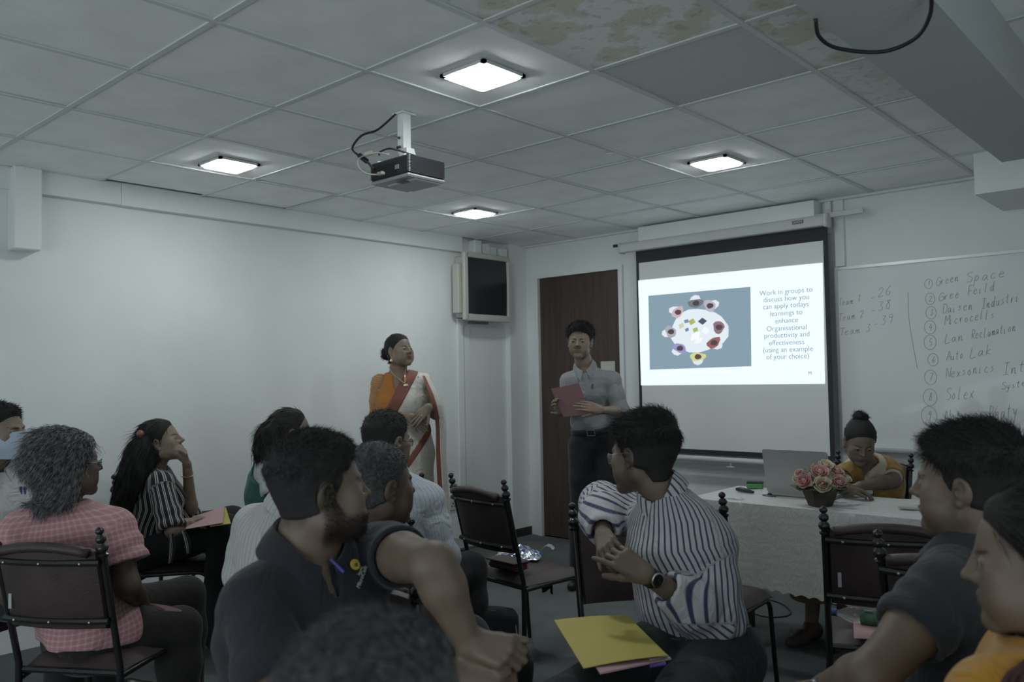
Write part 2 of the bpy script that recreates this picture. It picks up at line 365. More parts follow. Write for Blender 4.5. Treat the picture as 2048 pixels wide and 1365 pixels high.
MB().tube([(1.22-2, -.012, .76-1.6), (2.735-2, -.012, .76-1.6)], .021, 12).build('bottom_bar', WHITEP, sc, smooth=40)
h = MB(); h.tube([(0, -.02, -.84), (0, -.03, -.88), (-.03, -.03, -.885), (.03, -.03, -.885), (0, -.03, -.88)], .004, 6); h.build('pull_handle', WHITEP, sc)
bk = MB(); bk.box((1.15-2, 0, .80), (.25, .015, .022)); bk.build('hanging_bracket', mat('dark_steel', (.05, .05, .05), .4, metal=.8), sc)
bk = MB(); bk.box((2.80-2, -.01, .80), (.33, .02, .03)); bk.tube([(2.745-2, -.02, .84), (2.745-2, -.02, .76)], .004, 6); bk.build('hanging_bracket', WHITEP, sc)
# the projected slide: light thrown on the fabric
def emat(name, col, e): return mat(name, (.04, .04, .04), .8, emit=col, estr=e)
SLW = emat('slide_white', (.80, .95, 1.0), .93)
SLB = emat('slide_blue', srgb(133, 158, 172), .8)
SLT = emat('slide_text', srgb(122, 142, 164), .72)
def sq(px, py):  # slide plane point from its pixel in the photograph: x and z on the screen plane
    d = FW+RT*(px-1024)/FPX-UP*(py-682.5)/FPX; p = CAM+d*((YS-.005)-CAM[1])/d[1]; return p[0]-2.0, p[2]-1.6
def slab(pts, y, m, name, th=.0012): 
    P = [(a, -.005-y, b) for a, b in pts]; return MB().poly(P, th, (0, -1, 0)).build(name, m, sc)
sl = slab([(1.256-2, -.305), (2.680-2, -.303), (2.691-2, .493), (1.253-2, .505)], .0012, SLW, 'slide_page')
slab([sq(1300, 740), sq(1503, 733), sq(1501, 574), sq(1297, 592)], .0026, SLB, 'slide_picture')
cols = {}
def ec(rgb):
    k = 'slide_%d_%d_%d' % rgb
    return emat(k, srgb(*rgb), .82)
def blob(cx, cy, rx, ry, rgb, y, n=14, rot=0, wob=.12, name='slide_picture_shape'):
    x0, z0 = sq(cx, cy); k = 1/ (FPX/6.05); pts = []
    for i in range(n):
        a = 2*PI*i/n; r = 1+wob*math.sin(3*a+cx)+wob*.6*math.cos(5*a+cy); u, v = rx*r*math.cos(a), ry*r*math.sin(a)
        u, v = u*math.cos(rot)-v*math.sin(rot), u*math.sin(rot)+v*math.cos(rot); pts.append((x0+u*k*1.42, z0+v*k))
    return slab(pts, y, ec(rgb), name)
blob(1397, 662, 46, 44, (228, 238, 245), .0038, 20, wob=.04)
seats = [(1392, 607, 80, 88, 92, 95), (1420, 612, 150, 150, 168, 20), (1356, 625, 168, 150, 158, 150), (1342, 664, 140, 140, 150, 200), (1360, 697, 120, 118, 170, 230), (1396, 714, 178, 185, 120, 270), (1428, 686, 120, 62, 60, 320), (1438, 655, 110, 80, 95, 0)]
for k, (cx, cy, r_, g_, b_, an) in enumerate(seats):
    a = math.radians(an)
    blob(cx+math.cos(a)*6, cy-math.sin(a)*6, 11, 9, (225, 232, 240), .0048+k*.0001, 4+4, a, .05)
    blob(cx, cy, 13, 8.5, (r_+30, g_+30, b_+30), .0060+k*.0001, 12, a+PI/2, .1)
    blob(cx+1, cy, 5.5, 5.5, (70+10*(k % 3), 62, 66), .0074+k*.0001, 10, 0, .05)
for cx, cy, w_, h_, rot, rgb in ((1385, 644, 6, 5, .5, (170, 182, 90)), (1406, 643, 6, 6, .8, (70, 80, 100)), (1392, 660, 5, 4, .3, (165, 185, 110)), (1374, 643, 4, 4, .2, (120, 135, 175)), (1375, 660, 4, 3, .4, (110, 130, 180)), (1398, 682, 8, 4, 0, (245, 250, 255)), (1392, 673, 10, 6, .1, (250, 252, 255)), (1412, 662, 7, 5, .9, (245, 250, 255)), (1364, 652, 6, 4, .4, (205, 210, 180))):
    blob(cx, cy, w_*1.2, h_*1.2, rgb, .0090, 4, rot+PI/4, 0)
def text(s, size, align='CENTER', thin=-.0):
    cu = bpy.data.curves.new('t', 'FONT'); cu.body = s; cu.size = size; cu.align_x = align; cu.extrude = .0006; cu.offset = thin
    o = bpy.data.objects.new('t', cu); COL.objects.link(o); bpy.context.view_layer.update()
    me = bpy.data.meshes.new_from_object(o.evaluated_get(bpy.context.evaluated_depsgraph_get())); bpy.data.objects.remove(o); return me
lines = ['Work in groups to', 'discuss how you', 'can apply todays', 'learnings to', 'enhance', 'Organisational', 'productivity and', 'effectiveness', '(using an example', 'of your choice)']
ys = [(1572, 584), (1573, 598), (1572, 612), (1573, 627), (1574, 642), (1574, 657), (1574, 671), (1574, 686), (1576, 700), (1576, 714)]
for s, (px, py) in zip(lines, ys):
    me = text(s, .049, thin=-.0004); me.materials.append(SLT); o = bpy.data.objects.new('slide_text', me); COL.objects.link(o); o.parent = sc
    x, z = sq(px, py+4); o.location = (x, -.0125, z); o.rotation_euler = (PI/2, 0, 0)
me = text('M', .032); me.materials.append(SLT); o = bpy.data.objects.new('slide_text', me); COL.objects.link(o); o.parent = sc; x, z = sq(1621, 750); o.location = (x, -.0125, z); o.rotation_euler = (PI/2, 0, 0)
# ---- whiteboard
wb = thing('whiteboard', 'white marker board with a handwritten list beside the projection screen', 'whiteboard', (3.95, Y1-.02, 1.465))
MB().b2(-1.20, 1.20, -.008, .018, -.58, .58).build('board', mat('board_enamel', (.78, .81, .81), .22, spec=.5, coat=.3), wb)
ALU = mat('aluminium', (.55, .56, .57), .35, metal=.7)
for a in ((-1.22, 1.22, -.018, .018, .58, .598), (-1.22, 1.22, -.018, .018, -.598, -.58), (-1.22, -1.20, -.018, .018, -.58, .58), (1.20, 1.22, -.018, .018, -.58, .58)): MB().b2(*a).build('frame_rail', ALU, wb)
MB().b2(-1.1, 1.1, -.07, -.018, -.60, -.588).build('pen_tray', ALU, wb)
INK = mat('marker_ink', (.19, .20, .22), .6); INK2 = mat('marker_ink_blue', (.25, .27, .40), .6)
G = {  # stroke font, box 0..1 wide, 0 baseline, 1 cap height
'T': [[(0, 1), (.8, 1)], [(.4, 1), (.35, 0)]], 'G': [[(.75, .8), (.4, 1), (.05, .6), (.1, .15), (.45, 0), (.7, .2), (.7, .45), (.4, .45)]], 'S': [[(.7, .9), (.35, 1), (.1, .75), (.6, .4), (.45, .05), (0, .1)]],
'D': [[(.1, 1), (.1, 0), (.5, .1), (.7, .5), (.5, .9), (.1, 1)]], 'M': [[(0, 0), (.1, 1), (.4, .4), (.75, 1), (.8, 0)]], 'L': [[(.15, 1), (.05, 0), (.6, .02)]], 'R': [[(.1, 0), (.1, 1), (.55, .85), (.5, .55), (.1, .5), (.6, 0)]],
'A': [[(0, 0), (.4, 1), (.7, 0)], [(.15, .4), (.6, .4)]], 'N': [[(.05, 0), (.1, .95), (.6, .05), (.7, 1)]], 'B': [[(.1, 0), (.1, 1), (.5, .85), (.4, .55), (.1, .5), (.55, .35), (.5, .05), (.1, 0)]], 'I': [[(.1, 1), (.6, 1)], [(.35, 1), (.3, 0)], [(.05, 0), (.55, 0)]],
'F': [[(.1, 0), (.15, 1), (.65, 1)], [(.1, .5), (.5, .52)]], 'e': [[(.05, .3), (.45, .35), (.4, .5), (.2, .52), (.05, .25), (.2, 0), (.5, .08)]], 'a': [[(.45, .45), (.2, .5), (.05, .2), (.2, 0), (.42, .3), (.45, .45), (.45, .1), (.6, 0)]],
'm': [[(.05, 0), (.08, .45), (.1, .3), (.25, .48), (.3, 0), (.32, .3), (.5, .48), (.55, 0), (.65, .05)]], 'r': [[(.05, .5), (.1, 0), (.15, .35), (.4, .5)]], 'n': [[(.05, .5), (.08, 0), (.15, .35), (.35, .5), (.42, 0), (.55, .05)]],
'p': [[(.1, .5), (.02, -.45)], [(.08, .35), (.3, .52), (.45, .25), (.25, 0), (.08, .15)]], 'c': [[(.45, .42), (.25, .52), (.05, .25), (.2, 0), (.5, .08)]], 'i': [[(.1, .5), (.12, 0), (.25, .05)], [(.14, .72), (.16, .74)]],
'l': [[(.2, 1), (.1, .1), (.28, .02)]], 'd': [[(.42, .45), (.2, .5), (.05, .2), (.2, 0), (.42, .3), (.5, 1), (.45, .05), (.6, 0)]], 's': [[(.4, .5), (.15, .42), (.4, .2), (.1, 0)]], 't': [[(.25, .9), (.2, .1), (.4, 0)], [(.02, .6), (.42, .62)]],
'o': [[(.25, .5), (.05, .25), (.2, 0), (.42, .2), (.25, .5)]], 'u': [[(.05, .5), (.1, .05), (.35, .1), (.42, .5), (.42, .1), (.55, 0)]], 'x': [[(.05, .5), (.45, 0)], [(.45, .5), (.05, 0)]], 'h': [[(.15, 1), (.05, 0), (.15, .35), (.35, .48), (.4, 0), (.5, .05)]],
'y': [[(.05, .5), (.2, .1), (.4, .2)], [(.45, .5), (.25, -.4), (.05, -.35)]], 'k': [[(.12, 1), (.05, 0)], [(.4, .5), (.08, .25), (.45, 0)]], 'b': [[(.12, 1), (.06, .05), (.3, 0), (.4, .3), (.15, .4)]], 'w': [[(.05, .5), (.15, 0), (.3, .4), (.45, 0), (.6, .5)]],
'1': [[(.2, .8), (.35, 1), (.3, 0)]], '2': [[(.05, .75), (.3, 1), (.5, .7), (.05, 0), (.55, .05)]], '3': [[(.1, .95), (.5, .9), (.25, .55), (.5, .3), (.3, 0), (.02, .1)]], '4': [[(.35, 1), (.05, .4), (.6, .42)], [(.45, .8), (.35, 0)]], '5': [[(.55, 1), (.2, 1), (.1, .6), (.45, .5), (.4, .05), (.05, .05)]],
'6': [[(.5, 1), (.1, .5), (.1, .1), (.4, .02), (.45, .35), (.1, .35)]], '7': [[(.05, 1), (.55, 1), (.2, 0)]], '8': [[(.45, .9), (.15, .9), (.4, .5), (.4, .05), (.1, .05), (.15, .5), (.45, .9)]], '9': [[(.45, .7), (.15, .65), (.15, .95), (.45, .95), (.45, .6), (.35, 0)]], '0': [[(.3, 1), (.05, .5), (.25, 0), (.5, .5), (.3, 1)]], '-': [[(.05, .35), (.5, .4)]], 'J': [[(.6, 1), (.5, .1), (.2, 0), (.05, .2)]]}
def wq(px, py):
    d = FW+RT*(px-1024)/FPX-UP*(py-682.5)/FPX; p = CAM+d*((Y1-.029)-CAM[1])/d[1]; return np.array([p[0]-3.95, p[2]-1.465])
def ink(mbx, pts):
    pts = [(p[0], -.0085, p[1]) for p in spline([np.array([a, b, 0]) for a, b in pts], max(6, 4*len(pts)))]
    mbx.tube(pts, .0022, 4, flat=.4)
def write(s, p0, p1, hpx, m=INK):
    a, b_ = wq(*p0), wq(*p1); h = abs(wq(p0[0], p0[1]-hpx)[1]-a[1]); adv = np.linalg.norm(b_-a)/max(1, len(s)); d = (b_-a)/np.linalg.norm(b_-a); mb = MB(); x = 0
    for ch in s:
        if ch != ' ':
            w_ = adv*1.25
            for st in G[ch]:
                j = rnd.uniform(-.06, .06); q = [a+d*(x+adv*.1+w_*u+.12*h*v)+np.array([0, 1])*h*(v+j) for u, v in st]; q = [(k_[0], k_[1]) for k_ in q]; ink(mb, q)
        x += adv
    mb.build('handwriting', m, wb)
for s, a, b_, h in (('Team 1', (1676, 612), (1722, 604), 14), ('Team 2', (1676, 643), (1728, 634), 14), ('Team 3', (1678, 673), (1742, 663), 15), ('-', (1740, 603), (1750, 601), 14), ('-', (1742, 628), (1752, 626), 14), ('-', (1746, 656), (1758, 653), 14),
    ('Green', (1871, 572), (1918, 562), 17), ('Space', (1930, 566), (2012, 553), 20), ('Gree', (1876, 603), (1920, 594), 16), ('Feild', (1934, 592), (1990, 580), 18), ('Daisen', (1884, 628), (1946, 618), 18), ('Industri', (1962, 618), (2040, 602), 20), ('Microcells', (1888, 650), (1990, 636), 18), ('Lan', (1888, 687), (1928, 680), 18), ('Reclamation', (1942, 680), (2032, 662), 18), ('Auto', (1892, 723), (1928, 716), 18), ('Lak', (1938, 718), (1986, 708), 20), ('Nexsonics', (1890, 757), (1990, 742), 20), ('Int', (2004, 750), (2052, 742), 22), ('Syste', (2002, 780), (2052, 772), 14), ('Solex', (1890, 802), (1950, 796), 24), ('Natures', (1888, 846), (1968, 838), 24), ('Beaty', (1976, 842), (2036, 830), 26), ('iw', (1962, 882), (2030, 878), 22)):
    write(s, a, b_, h)
for s, a, b_ in (('26', (1754, 594), (1784, 590)), ('38', (1754, 622), (1784, 617)), ('39', (1760, 650), (1788, 645))): write(s, a, b_, 18, INK2)
for k, (px, py, r) in enumerate(((1857, 568, 9), (1860, 598, 11), (1862, 626, 12), (1860, 655, 13), (1860, 685, 14), (1866, 720, 12), (1861, 755, 14), (1860, 795, 16), (1858, 832, 18), (1862, 878, 16))):
    mb = MB(); c0 = wq(px, py); rr = abs(wq(px, py-r)[1]-c0[1]); ink(mb, [(c0[0]+rr*.8*math.cos(a), c0[1]+rr*math.sin(a)*1.05) for a in np.linspace(1.2, 1.2+6.5, 14)]); mb.build('handwriting', INK, wb)
    write('1234567891'[k], (px-3, py+r*.5), (px+5, py+r*.5-1), r*1.0)
mb = MB(); ink(mb, [tuple(wq(*p)) for p in ((1816, 585), (1818, 640), (1826, 690), (1835, 738))]); mb.build('handwriting', INK, wb)
# ---- ceiling projector
pj = thing('ceiling_projector', 'black projector hanging on a white arm below the ceiling', 'projector', (2.13, 1.03, 2.262), .0)
PB = mat('projector_black', (.03, .031, .035), .45); PG = mat('projector_grey', (.42, .43, .44), .5)
b = MB(); b.box((0, 0, .004), (.25, .21, .078), bev=.008); b.build('body', PB, pj)
b = MB(); b.box((0, 0, -.042), (.25, .21, .014), bev=.006); b.box((.02, .02, -.05), (.19, .15, .012), bev=.005); b.build('lower_shell', PG, pj)
for k in range(15):
    z = -.030+k*.0048
    MB().box((.126, 0, z), (.006, .19, .0022)).build('vent_slat', mat('slat_grey', (.06, .062, .068), .4), pj)
v = MB(); 
for k in range(12): v.box((.124, -.099, -.028+k*.006), (.006, .006, .003)); v.box((-.123, -.102, -.028+k*.006), (.006, .006, .003))
v.build('side_grille', mat('grille_light', (.45, .46, .46), .3), pj)
b = MB(); b.box((-.03, -.1056, -.005), (.15, .006, .05)); b.build('connector_panel', mat('panel_black', (.012, .012, .013), .6), pj)
b = MB(); b.box((.055, -.107, -.002), (.022, .004, .018)); b.build('rating_label', mat('label_grey', (.3, .3, .32), .6), pj)
b = MB(); b.box((.04, -.06, -.0562), (.05, .04, .002)); b.build('lower_hatch', mat('hatch', (.10, .10, .11), .5), pj)
b = MB(); b.lathe([(.03, 0), (.032, .02), (.026, .022), (.022, .014)], (-.05, .106, 0), 20, R=[[1, 0, 0], [0, 0, -1], [0, 1, 0]]); b.build('lens', SCR, pj, smooth=40)
arm = MB(); arm.box((-.02, 0, .17), (.038, .042, .17)); arm.box((-.02, 0, .258), (.07, .075, .006)); arm.box((0, 0, .08), (.055, .06, .05), taper=.7); arm.tube([(-.09, -.09, .046), (.09, .09, .048)], .006, 8); arm.tube([(.09, -.09, .046), (-.09, .09, .048)], .006, 8); arm.box((0, .0, .058), (.07, .07, .012)); arm.build('mount_arm', TRIM, pj)
scw = MB(); [scw.ball((.001+a, -.031, z), .006, 8, 6) for a, z in ((-.03, .11), (-.015, .11), (-.02, .15))]; scw.build('mount_bolt', MATS['dark_steel'], pj)
CB = mat('black_cable', (.012, .012, .014), .5); CW = mat('beige_cable', (.42, .42, .36), .5)
MB().tube(spline([(-.03, -.03, .262), (-.08, -.06, .215), (-.14, -.06, .20), (-.20, -.09, .185), (-.20, -.14, .12), (-.13, -.16, .07), (-.10, -.135, .04), (-.09, -.11, .01)], 34), .005, 8).build('power_cable', CB, pj, smooth=True)
MB().tube([(-.135, -.155, .075), (-.105, -.135, .045)], .011, 10).build('cable_plug', CB, pj, smooth=40)
MB().tube(spline([(.05, -.0, .065), (.0, -.09, .088), (-.04, -.12, .075), (-.03, -.13, .06)], 20), .004, 8).build('signal_cable', CB, pj, smooth=True)
MB().tube(spline([(.0, -.1, .062), (-.05, -.14, .07), (-.11, -.17, .055), (-.12, -.17, .02), (-.09, -.15, -.012), (-.05, -.12, -.018), (-.03, -.11, -.016)], 30), .0035, 8).build('signal_cable', CW, pj, smooth=True)
MB().tube([(-.085, -.165, .065), (-.055, -.145, .072)], .010, 10).build('ferrite_bead', CW, pj, smooth=40)
MB().box((-.035, -.118, -.016), (.035, .02, .014), bev=.003).build('cable_plug', CW, pj)
# ---- loose cable under the beam
pts = spline([(3.972, .86, 2.32), (3.965, .90, 2.285), (3.985, .98, 2.27), (4.07, 1.07, 2.262), (4.16, 1.06, 2.27), (4.22, .98, 2.29), (4.25, .88, 2.32), (4.26, .80, 2.40)], 40)
o = MB().tube(pts, .0055, 10).build('loose_cable', CB, smooth=True, loc=(4.07, .9, 2.3)); tag(o, 'black cable looping below the ceiling beam', 'cable')
# ================================================================ CHAIRS
RIVET = mat('rivet_brass', (.55, .52, .45), .3, metal=.9); LINING = mat('torn_lining', (.03, .028, .028), .95, bump=.8, bscale=120)
FIN = [(.010, 0), (.017, .003), (.018, .009), (.010, .013), (.010, .016), (.017, .022), (.0205, .031), (.017, .040), (.010, .046), (.009, .049), (.0150, .054), (.0175, .062), (.0150, .070), (.008, .076), (.007, .079), (.0125, .084), (.0145, .091), (.0115, .098), (.004, .103), (.001, .104)]
def postpt(sx, z):
    """back post centre line: upright below the seat, reclining above it"""
    y = -.20-(max(0, z-.42))*.24+(.02 if z < .2 else 0)*(1-z/.2)*-1
    return np.array([sx*(.195+.012*max(0, z-.42)), y, z])
def back_sheet(z0, z1, off, n=9, m=15, arch=0, bulge=0, w=.178):
    P = []
    for i in range(n):
        v = i/(n-1); row = []
        for j in range(m):
            u = j/(m-1)*2-1; zt = z1+arch*(1-u*u); z = z0+(zt-z0)*v
            p = postpt(0, z); row.append((u*(w+.004*v), p[1]+.022*(1-u*u)*-1+off+bulge*(1-u**6)*(1-(2*v-1)**6), z))
        P.append(row)
    return P
def make_chair():
    t = thing('banquet_chair', 'x', 'chair')
    for s in (-1, 1):
        p = MB().tube([postpt(s, z) for z in (0.012, .2, .42, .55, .70, .815)], .0115, 10).build('back_post', BLACKM, t, smooth=40)
        d = nz(postpt(s, .8)-postpt(s, .6)); MB().lathe(FIN, postpt(s, .812), 16, R=frame(d)).build('finial', BLACKM, p, smooth=60)
        MB().lathe([(.014, 0), (.014, .014), (.011, .016)], postpt(s, 0)*[1, 1, 0], 10).build('foot_cap', mat('rubber', (.02, .02, .02), .8), p, smooth=40)
        pts = [(s*.19, -.185, .385), (s*.195, 0, .392), (s*.195, .10, .392)]+arc((s*.195, .10, .332), .06, PI/2, 0.1, 6, (0, 1, 0), (0, 0, 1))+[(s*.2, .175, .15), (s*.205, .19, .0)]
        MB().tube(pts, .0105, 10).build('front_leg', BLACKM, t, smooth=40)
    MB().tube([(-.195, -.19, .395), (.195, -.19, .395)], .012, 8).build('rear_rail', BLACKM, t, smooth=40)
    MB().tube([(-.19, .12, .385), (.19, .12, .385)], .009, 8).build('front_rail', BLACKM, t, smooth=40)
    [MB().tube([(s*.193, -.2, .36), (s*.17, -.15, .385)], .007, 6).build('brace', BLACKM, t) for s in (-1, 1)]
    # seat cushion
    n, m = 13, 13; top = []; bot = []
    for i in range(n):
        v = i/(n-1); rt = []; rb = []
        for j in range(m):
            u = j/(m-1)*2-1; hw = .19+.02*v; k = 1-abs(u)**5; e = 1-abs(2*v-1)**7
            y = -.19+.41*v; x = u*hw*(1-.06*(abs(2*v-1)**6))
            z = .402+.042*(max(0, k)*max(0, e))**.5-.018*max(0, v-.75)/.25
            rt.append((x, y, z)); rb.append((x, y, .400-.012*max(0, v-.75)/.25))
        top.append(rt); bot.append(rb)
    c = MB(); c.grid(top, flip=True); c.grid(bot); rim = [top[0][j] for j in range(m)]
    c.build('seat', LEATHER, t, smooth=True)
    # backrest: cushion in front, panel behind, curved flat rails with rivets
    A = back_sheet(.565, .830, .016, arch=.026, bulge=.012); B = back_sheet(.565, .830, -.016, arch=.026, bulge=-.004)
    c = MB(); c.grid(A); c.grid(B, flip=True)
    n_, m_ = 9, 15; A, B = np.array(A), np.array(B)
    for E_ in ((A[0], B[0]), (A[-1], B[-1]), (A[:, 0], B[:, 0]), (A[:, -1], B[:, -1])):
        mid = (E_[0]+E_[1])/2; cen = A.reshape(-1, 3).mean(0); out = np.array([nz(q-cen)*.008 for q in mid]); c.grid([E_[0], mid+out, E_[1]])
    c.build('backrest', LEATHER, t, smooth=60)
    MB().tube([(x, postpt(0, .83)[1]-.028-.020*(1-(x/.18)**2), .826+.024*(1-(x/.18)**2)) for x in np.linspace(-.17, .17, 13)], .017, 8).build('crest_roll', LEATHER, t, smooth=True)
    for z, dz in ((.795, .012), (.592, -.006)):
        pts = []; 
        for u in np.linspace(-1, 1, 11): p = postpt(0, z); pts.append((u*.197, p[1]-.022*(1-u*u)-.021, z+.0*dz*(1-u*u)))
        r = MB().tube(pts, .0115, 8, flat=1, up=(0, 0, 1)); r.build('cross_rail', BLACKM, t, smooth=40)
        for u in (-.72, 0, .72): 
            p = postpt(0, z); MB().ball((u*.197, p[1]-.022*(1-u*u)-.033, z), .0055, 8, 6).build('rivet', RIVET, t, smooth=True)
    return t
chair0 = make_chair(); used = [0]
def place_chair(x, y, deg, label, torn=False, sticker=False, group='black metal chairs with brown vinyl seats'):
    c = chair0 if not used[0] else copy_tree(chair0); 
    if not used[0]: used[0] = 1
    c.location = (x, y, 0); c.rotation_euler = (0, 0, math.radians(deg)); tag(c, label, None, group)
    if torn:
        m = MB(); P = []
        for i in range(4): P.append([(-.15+.30*j/20, .10+.01*math.sin(j*1.7)-.02*i, .392-.013*i-(.012*rnd.random() if i == 3 else 0)) for j in range(21)])
        m.grid(P, thick=.002); m.build('torn_lining', LINING, c)
    if sticker: MB().box((-.155, -.288, .655), (.012, .002, .05)).build('paper_label', mat('sticker_grey', (.4, .4, .42), .6), c)
    return c
_extra = []
place_chair(2.057, 1.844, -7, 'empty brown vinyl chair with a purse and silver packet on its seat')
place_chair(1.45, 1.787, 5, 'chair with folders on its seat, near the wall socket, behind the man in glasses')
place_chair(1.62, -.01, 32, 'chair carrying the grey-haired person in the pink checked shirt', sticker=True)
place_chair(.448, .892, -41.8, 'chair against the left wall under the woman with long hair', torn=True)
place_chair(3.268, 1.10, -129, 'chair with its cushion towards the camera, under the man in the blue striped shirt')
place_chair(2.989, 2.004, 3.6, 'empty chair just behind the striped-shirt man, beside the tablecloth')
place_chair(3.728, 1.95, 22, 'chair in front of the tablecloth with a water bottle on its seat', sticker=True)
place_chair(4.13, 1.58, 4, 'chair back just left of the dark polo shirt man on the right')
place_chair(3.143, 3.342, 182, 'chair behind the tablecloth under the woman in the mustard saree')
# ================================================================ SCULPTING FIELDS (people)
f32 = np.float32
def A3(v): return np.asarray(v, dtype=f32)
def ss(e0, e1, x): t = np.clip((x-e0)/(e1-e0), 0, 1); return t*t*(3-2*t)
def smin(a, b, k):
    h = np.clip(.5+.5*(b-a)/k, 0, 1); return b+(a-b)*h-k*h*(1-h)
def smax(a, b, k): return -smin(-a, -b, k)
def cone(p, a, b, ra, rb):
    a = A3(a); ba = A3(b)-a; pa = p-a; h = np.clip(pa@ba/max(1e-9, float(ba@ba)), 0, 1)
    return np.linalg.norm(pa-h[:, None]*ba, axis=1)-(ra+(rb-ra)*h)
def sph(p, c, r): return np.linalg.norm(p-A3(c), axis=1)-r
def ell(p, c, r, R=None):
    q = p-A3(c)
    if R is not None: q = q@A3(R).T
    r = A3(r); k0 = np.linalg.norm(q/r, axis=1); k1 = np.linalg.norm(q/(r*r), axis=1)
    return k0*(k0-1)/(k1+1e-6)
def wob(p, f, ph=0.):
    return (np.sin(p[:, 0]*f+1.3*np.sin(p[:, 2]*f*.7+ph))*np.sin(p[:, 1]*f*1.1+1.1*np.sin(p[:, 0]*f*.6+ph*2))+np.sin(p[:, 2]*f*.9+1.7*np.sin(p[:, 1]*f*.8+ph)))*.5
class Grp:
    """blended primitives with a bounding sphere"""
    def __init__(s, fn, c, r): s.fn = fn; s.c = A3(c); s.r = r
    def __call__(s, p):
        d0 = np.linalg.norm(p-s.c, axis=1)-s.r; m = d0 < .03
        if m.all(): return s.fn(p)
        out = d0+.02
        if m.any(): out[m] = s.fn(p[m])
        return out
def surface(fn, lo, hi, h, B=6):
    lo = np.asarray(lo, float); hi = np.asarray(hi, float); nb = np.maximum(1, np.ceil((hi-lo)/(h*B)).astype(int)); n = nb*B+1
    bi = np.stack(np.meshgrid(*[np.arange(k) for k in nb], indexing='ij'), -1).reshape(-1, 3)
    cen = (lo+(bi*B+B/2)*h).astype(f32); d = fn(cen); rad = B*h*.87
    V = np.ones(n, f32)
    for q in bi[d < -rad*1.5]: V[q[0]*B:q[0]*B+B+1, q[1]*B:q[1]*B+B+1, q[2]*B:q[2]*B+B+1] = -1
    act = bi[np.abs(d) <= rad*1.6+.004]
    if len(act) == 0: return np.zeros((0, 3)), np.zeros((0, 4), int)
    o = np.stack(np.meshgrid(*[np.arange(B+1)]*3, indexing='ij'), -1).reshape(-1, 3)
    for s0 in range(0, len(act), 900):
        a = act[s0:s0+900]; idx = (a[:, None, :]*B+o[None]).reshape(-1, 3)
        V[idx[:, 0], idx[:, 1], idx[:, 2]] = fn((lo+idx*h).astype(f32))
    s = V < 0; c = sum(s[i:n[0]-1+i, j:n[1]-1+j, k:n[2]-1+k].astype(np.int8) for i in (0, 1) for j in (0, 1) for k in (0, 1))
    ci = np.argwhere((c > 0) & (c < 8)); 
    if len(ci) == 0: return np.zeros((0, 3)), np.zeros((0, 4), int)
    P = np.zeros((len(ci), 3)); K = np.zeros(len(ci)); co = [(i, j, k) for i in (0, 1) for j in (0, 1) for k in (0, 1)]
    val = {q: V[ci[:, 0]+q[0], ci[:, 1]+q[1], ci[:, 2]+q[2]] for q in co}
    for q in co:
        for ax in range(3):
            if q[ax] == 0:
                r = list(q); r[ax] = 1; a, b = val[q], val[tuple(r)]; m = (a < 0) != (b < 0); t = np.where(m, a/(a-b+1e-12*(a == b)), 0)
                pos = np.array(q, float)[None].repeat(len(ci), 0); pos[:, ax] = t; P[m] += pos[m]; K[m] += 1
    P = lo+(ci+P/np.maximum(K, 1)[:, None])*h
    lut = -np.ones(c.shape, int); lut[ci[:, 0], ci[:, 1], ci[:, 2]] = np.arange(len(ci)); Q = []
    for ax in range(3):
        u, w = (ax+1) % 3, (ax+2) % 3; sl0 = [slice(None)]*3; sl1 = [slice(None)]*3; sl0[ax] = slice(0, -1); sl1[ax] = slice(1, None)
        a, b = s[tuple(sl0)], s[tuple(sl1)]; e = np.argwhere(a != b); e = e[(e[:, u] > 0) & (e[:, w] > 0) & (e[:, u] < n[u]-1) & (e[:, w] < n[w]-1)]
        if len(e) == 0: continue
        ins = a[e[:, 0], e[:, 1], e[:, 2]]; qs = []
        for du, dw in ((-1, -1), (0, -1), (0, 0), (-1, 0)):
            g = e.copy(); g[:, u] += du; g[:, w] += dw; qs.append(lut[g[:, 0], g[:, 1], g[:, 2]])
        q = np.stack(qs, 1); q[~ins] = q[~ins][:, ::-1]; Q.append(q[(q >= 0).all(1)])
    return P, np.concatenate(Q) if Q else np.zeros((0, 4), int)
def merge(parts):
    V = []; Q = []; n = 0
    for v, q in parts: V.append(v); Q.append(q+n); n += len(v)
    return np.concatenate(V), np.concatenate(Q)
def compact(v, q):
    u, inv = np.unique(q.reshape(-1), return_inverse=True); return v[u], inv.reshape(-1, 4)
def qmesh(name, v, q, mats, parent=None, st=None, tint=None, midx=None, **kw):
    me = bpy.data.meshes.new(name); me.vertices.add(len(v)); me.vertices.foreach_set('co', v.astype(f32).ravel())
    k = q.shape[1]; me.loops.add(len(q)*k); me.loops.foreach_set('vertex_index', q.astype(np.int32).ravel())
    me.polygons.add(len(q)); me.polygons.foreach_set('loop_start', np.arange(0, len(q)*k, k, dtype=np.int32)); me.polygons.foreach_set('use_smooth', np.ones(len(q), bool))
    for m in (mats if isinstance(mats, (list, tuple)) else [mats]): me.materials.append(m)
    if midx is not None: me.polygons.foreach_set('material_index', midx.astype(np.int32))
    me.update(calc_edges=True)
    if st is not None: a = me.attributes.new('st', 'FLOAT_VECTOR', 'POINT'); a.data.foreach_set('vector', st.astype(f32).ravel())
    if tint is not None: a = me.color_attributes.new('tint', 'FLOAT_COLOR', 'POINT'); a.data.foreach_set('color', np.concatenate([tint, np.ones((len(v), 1))], 1).astype(f32).ravel())
    o = bpy.data.objects.new(name, me); COL.objects.link(o)
    if parent is not None:
        o.parent = parent; o.matrix_parent_inverse = Matrix.Translation(-Vector(parent.location))
    return tag(o, **kw)
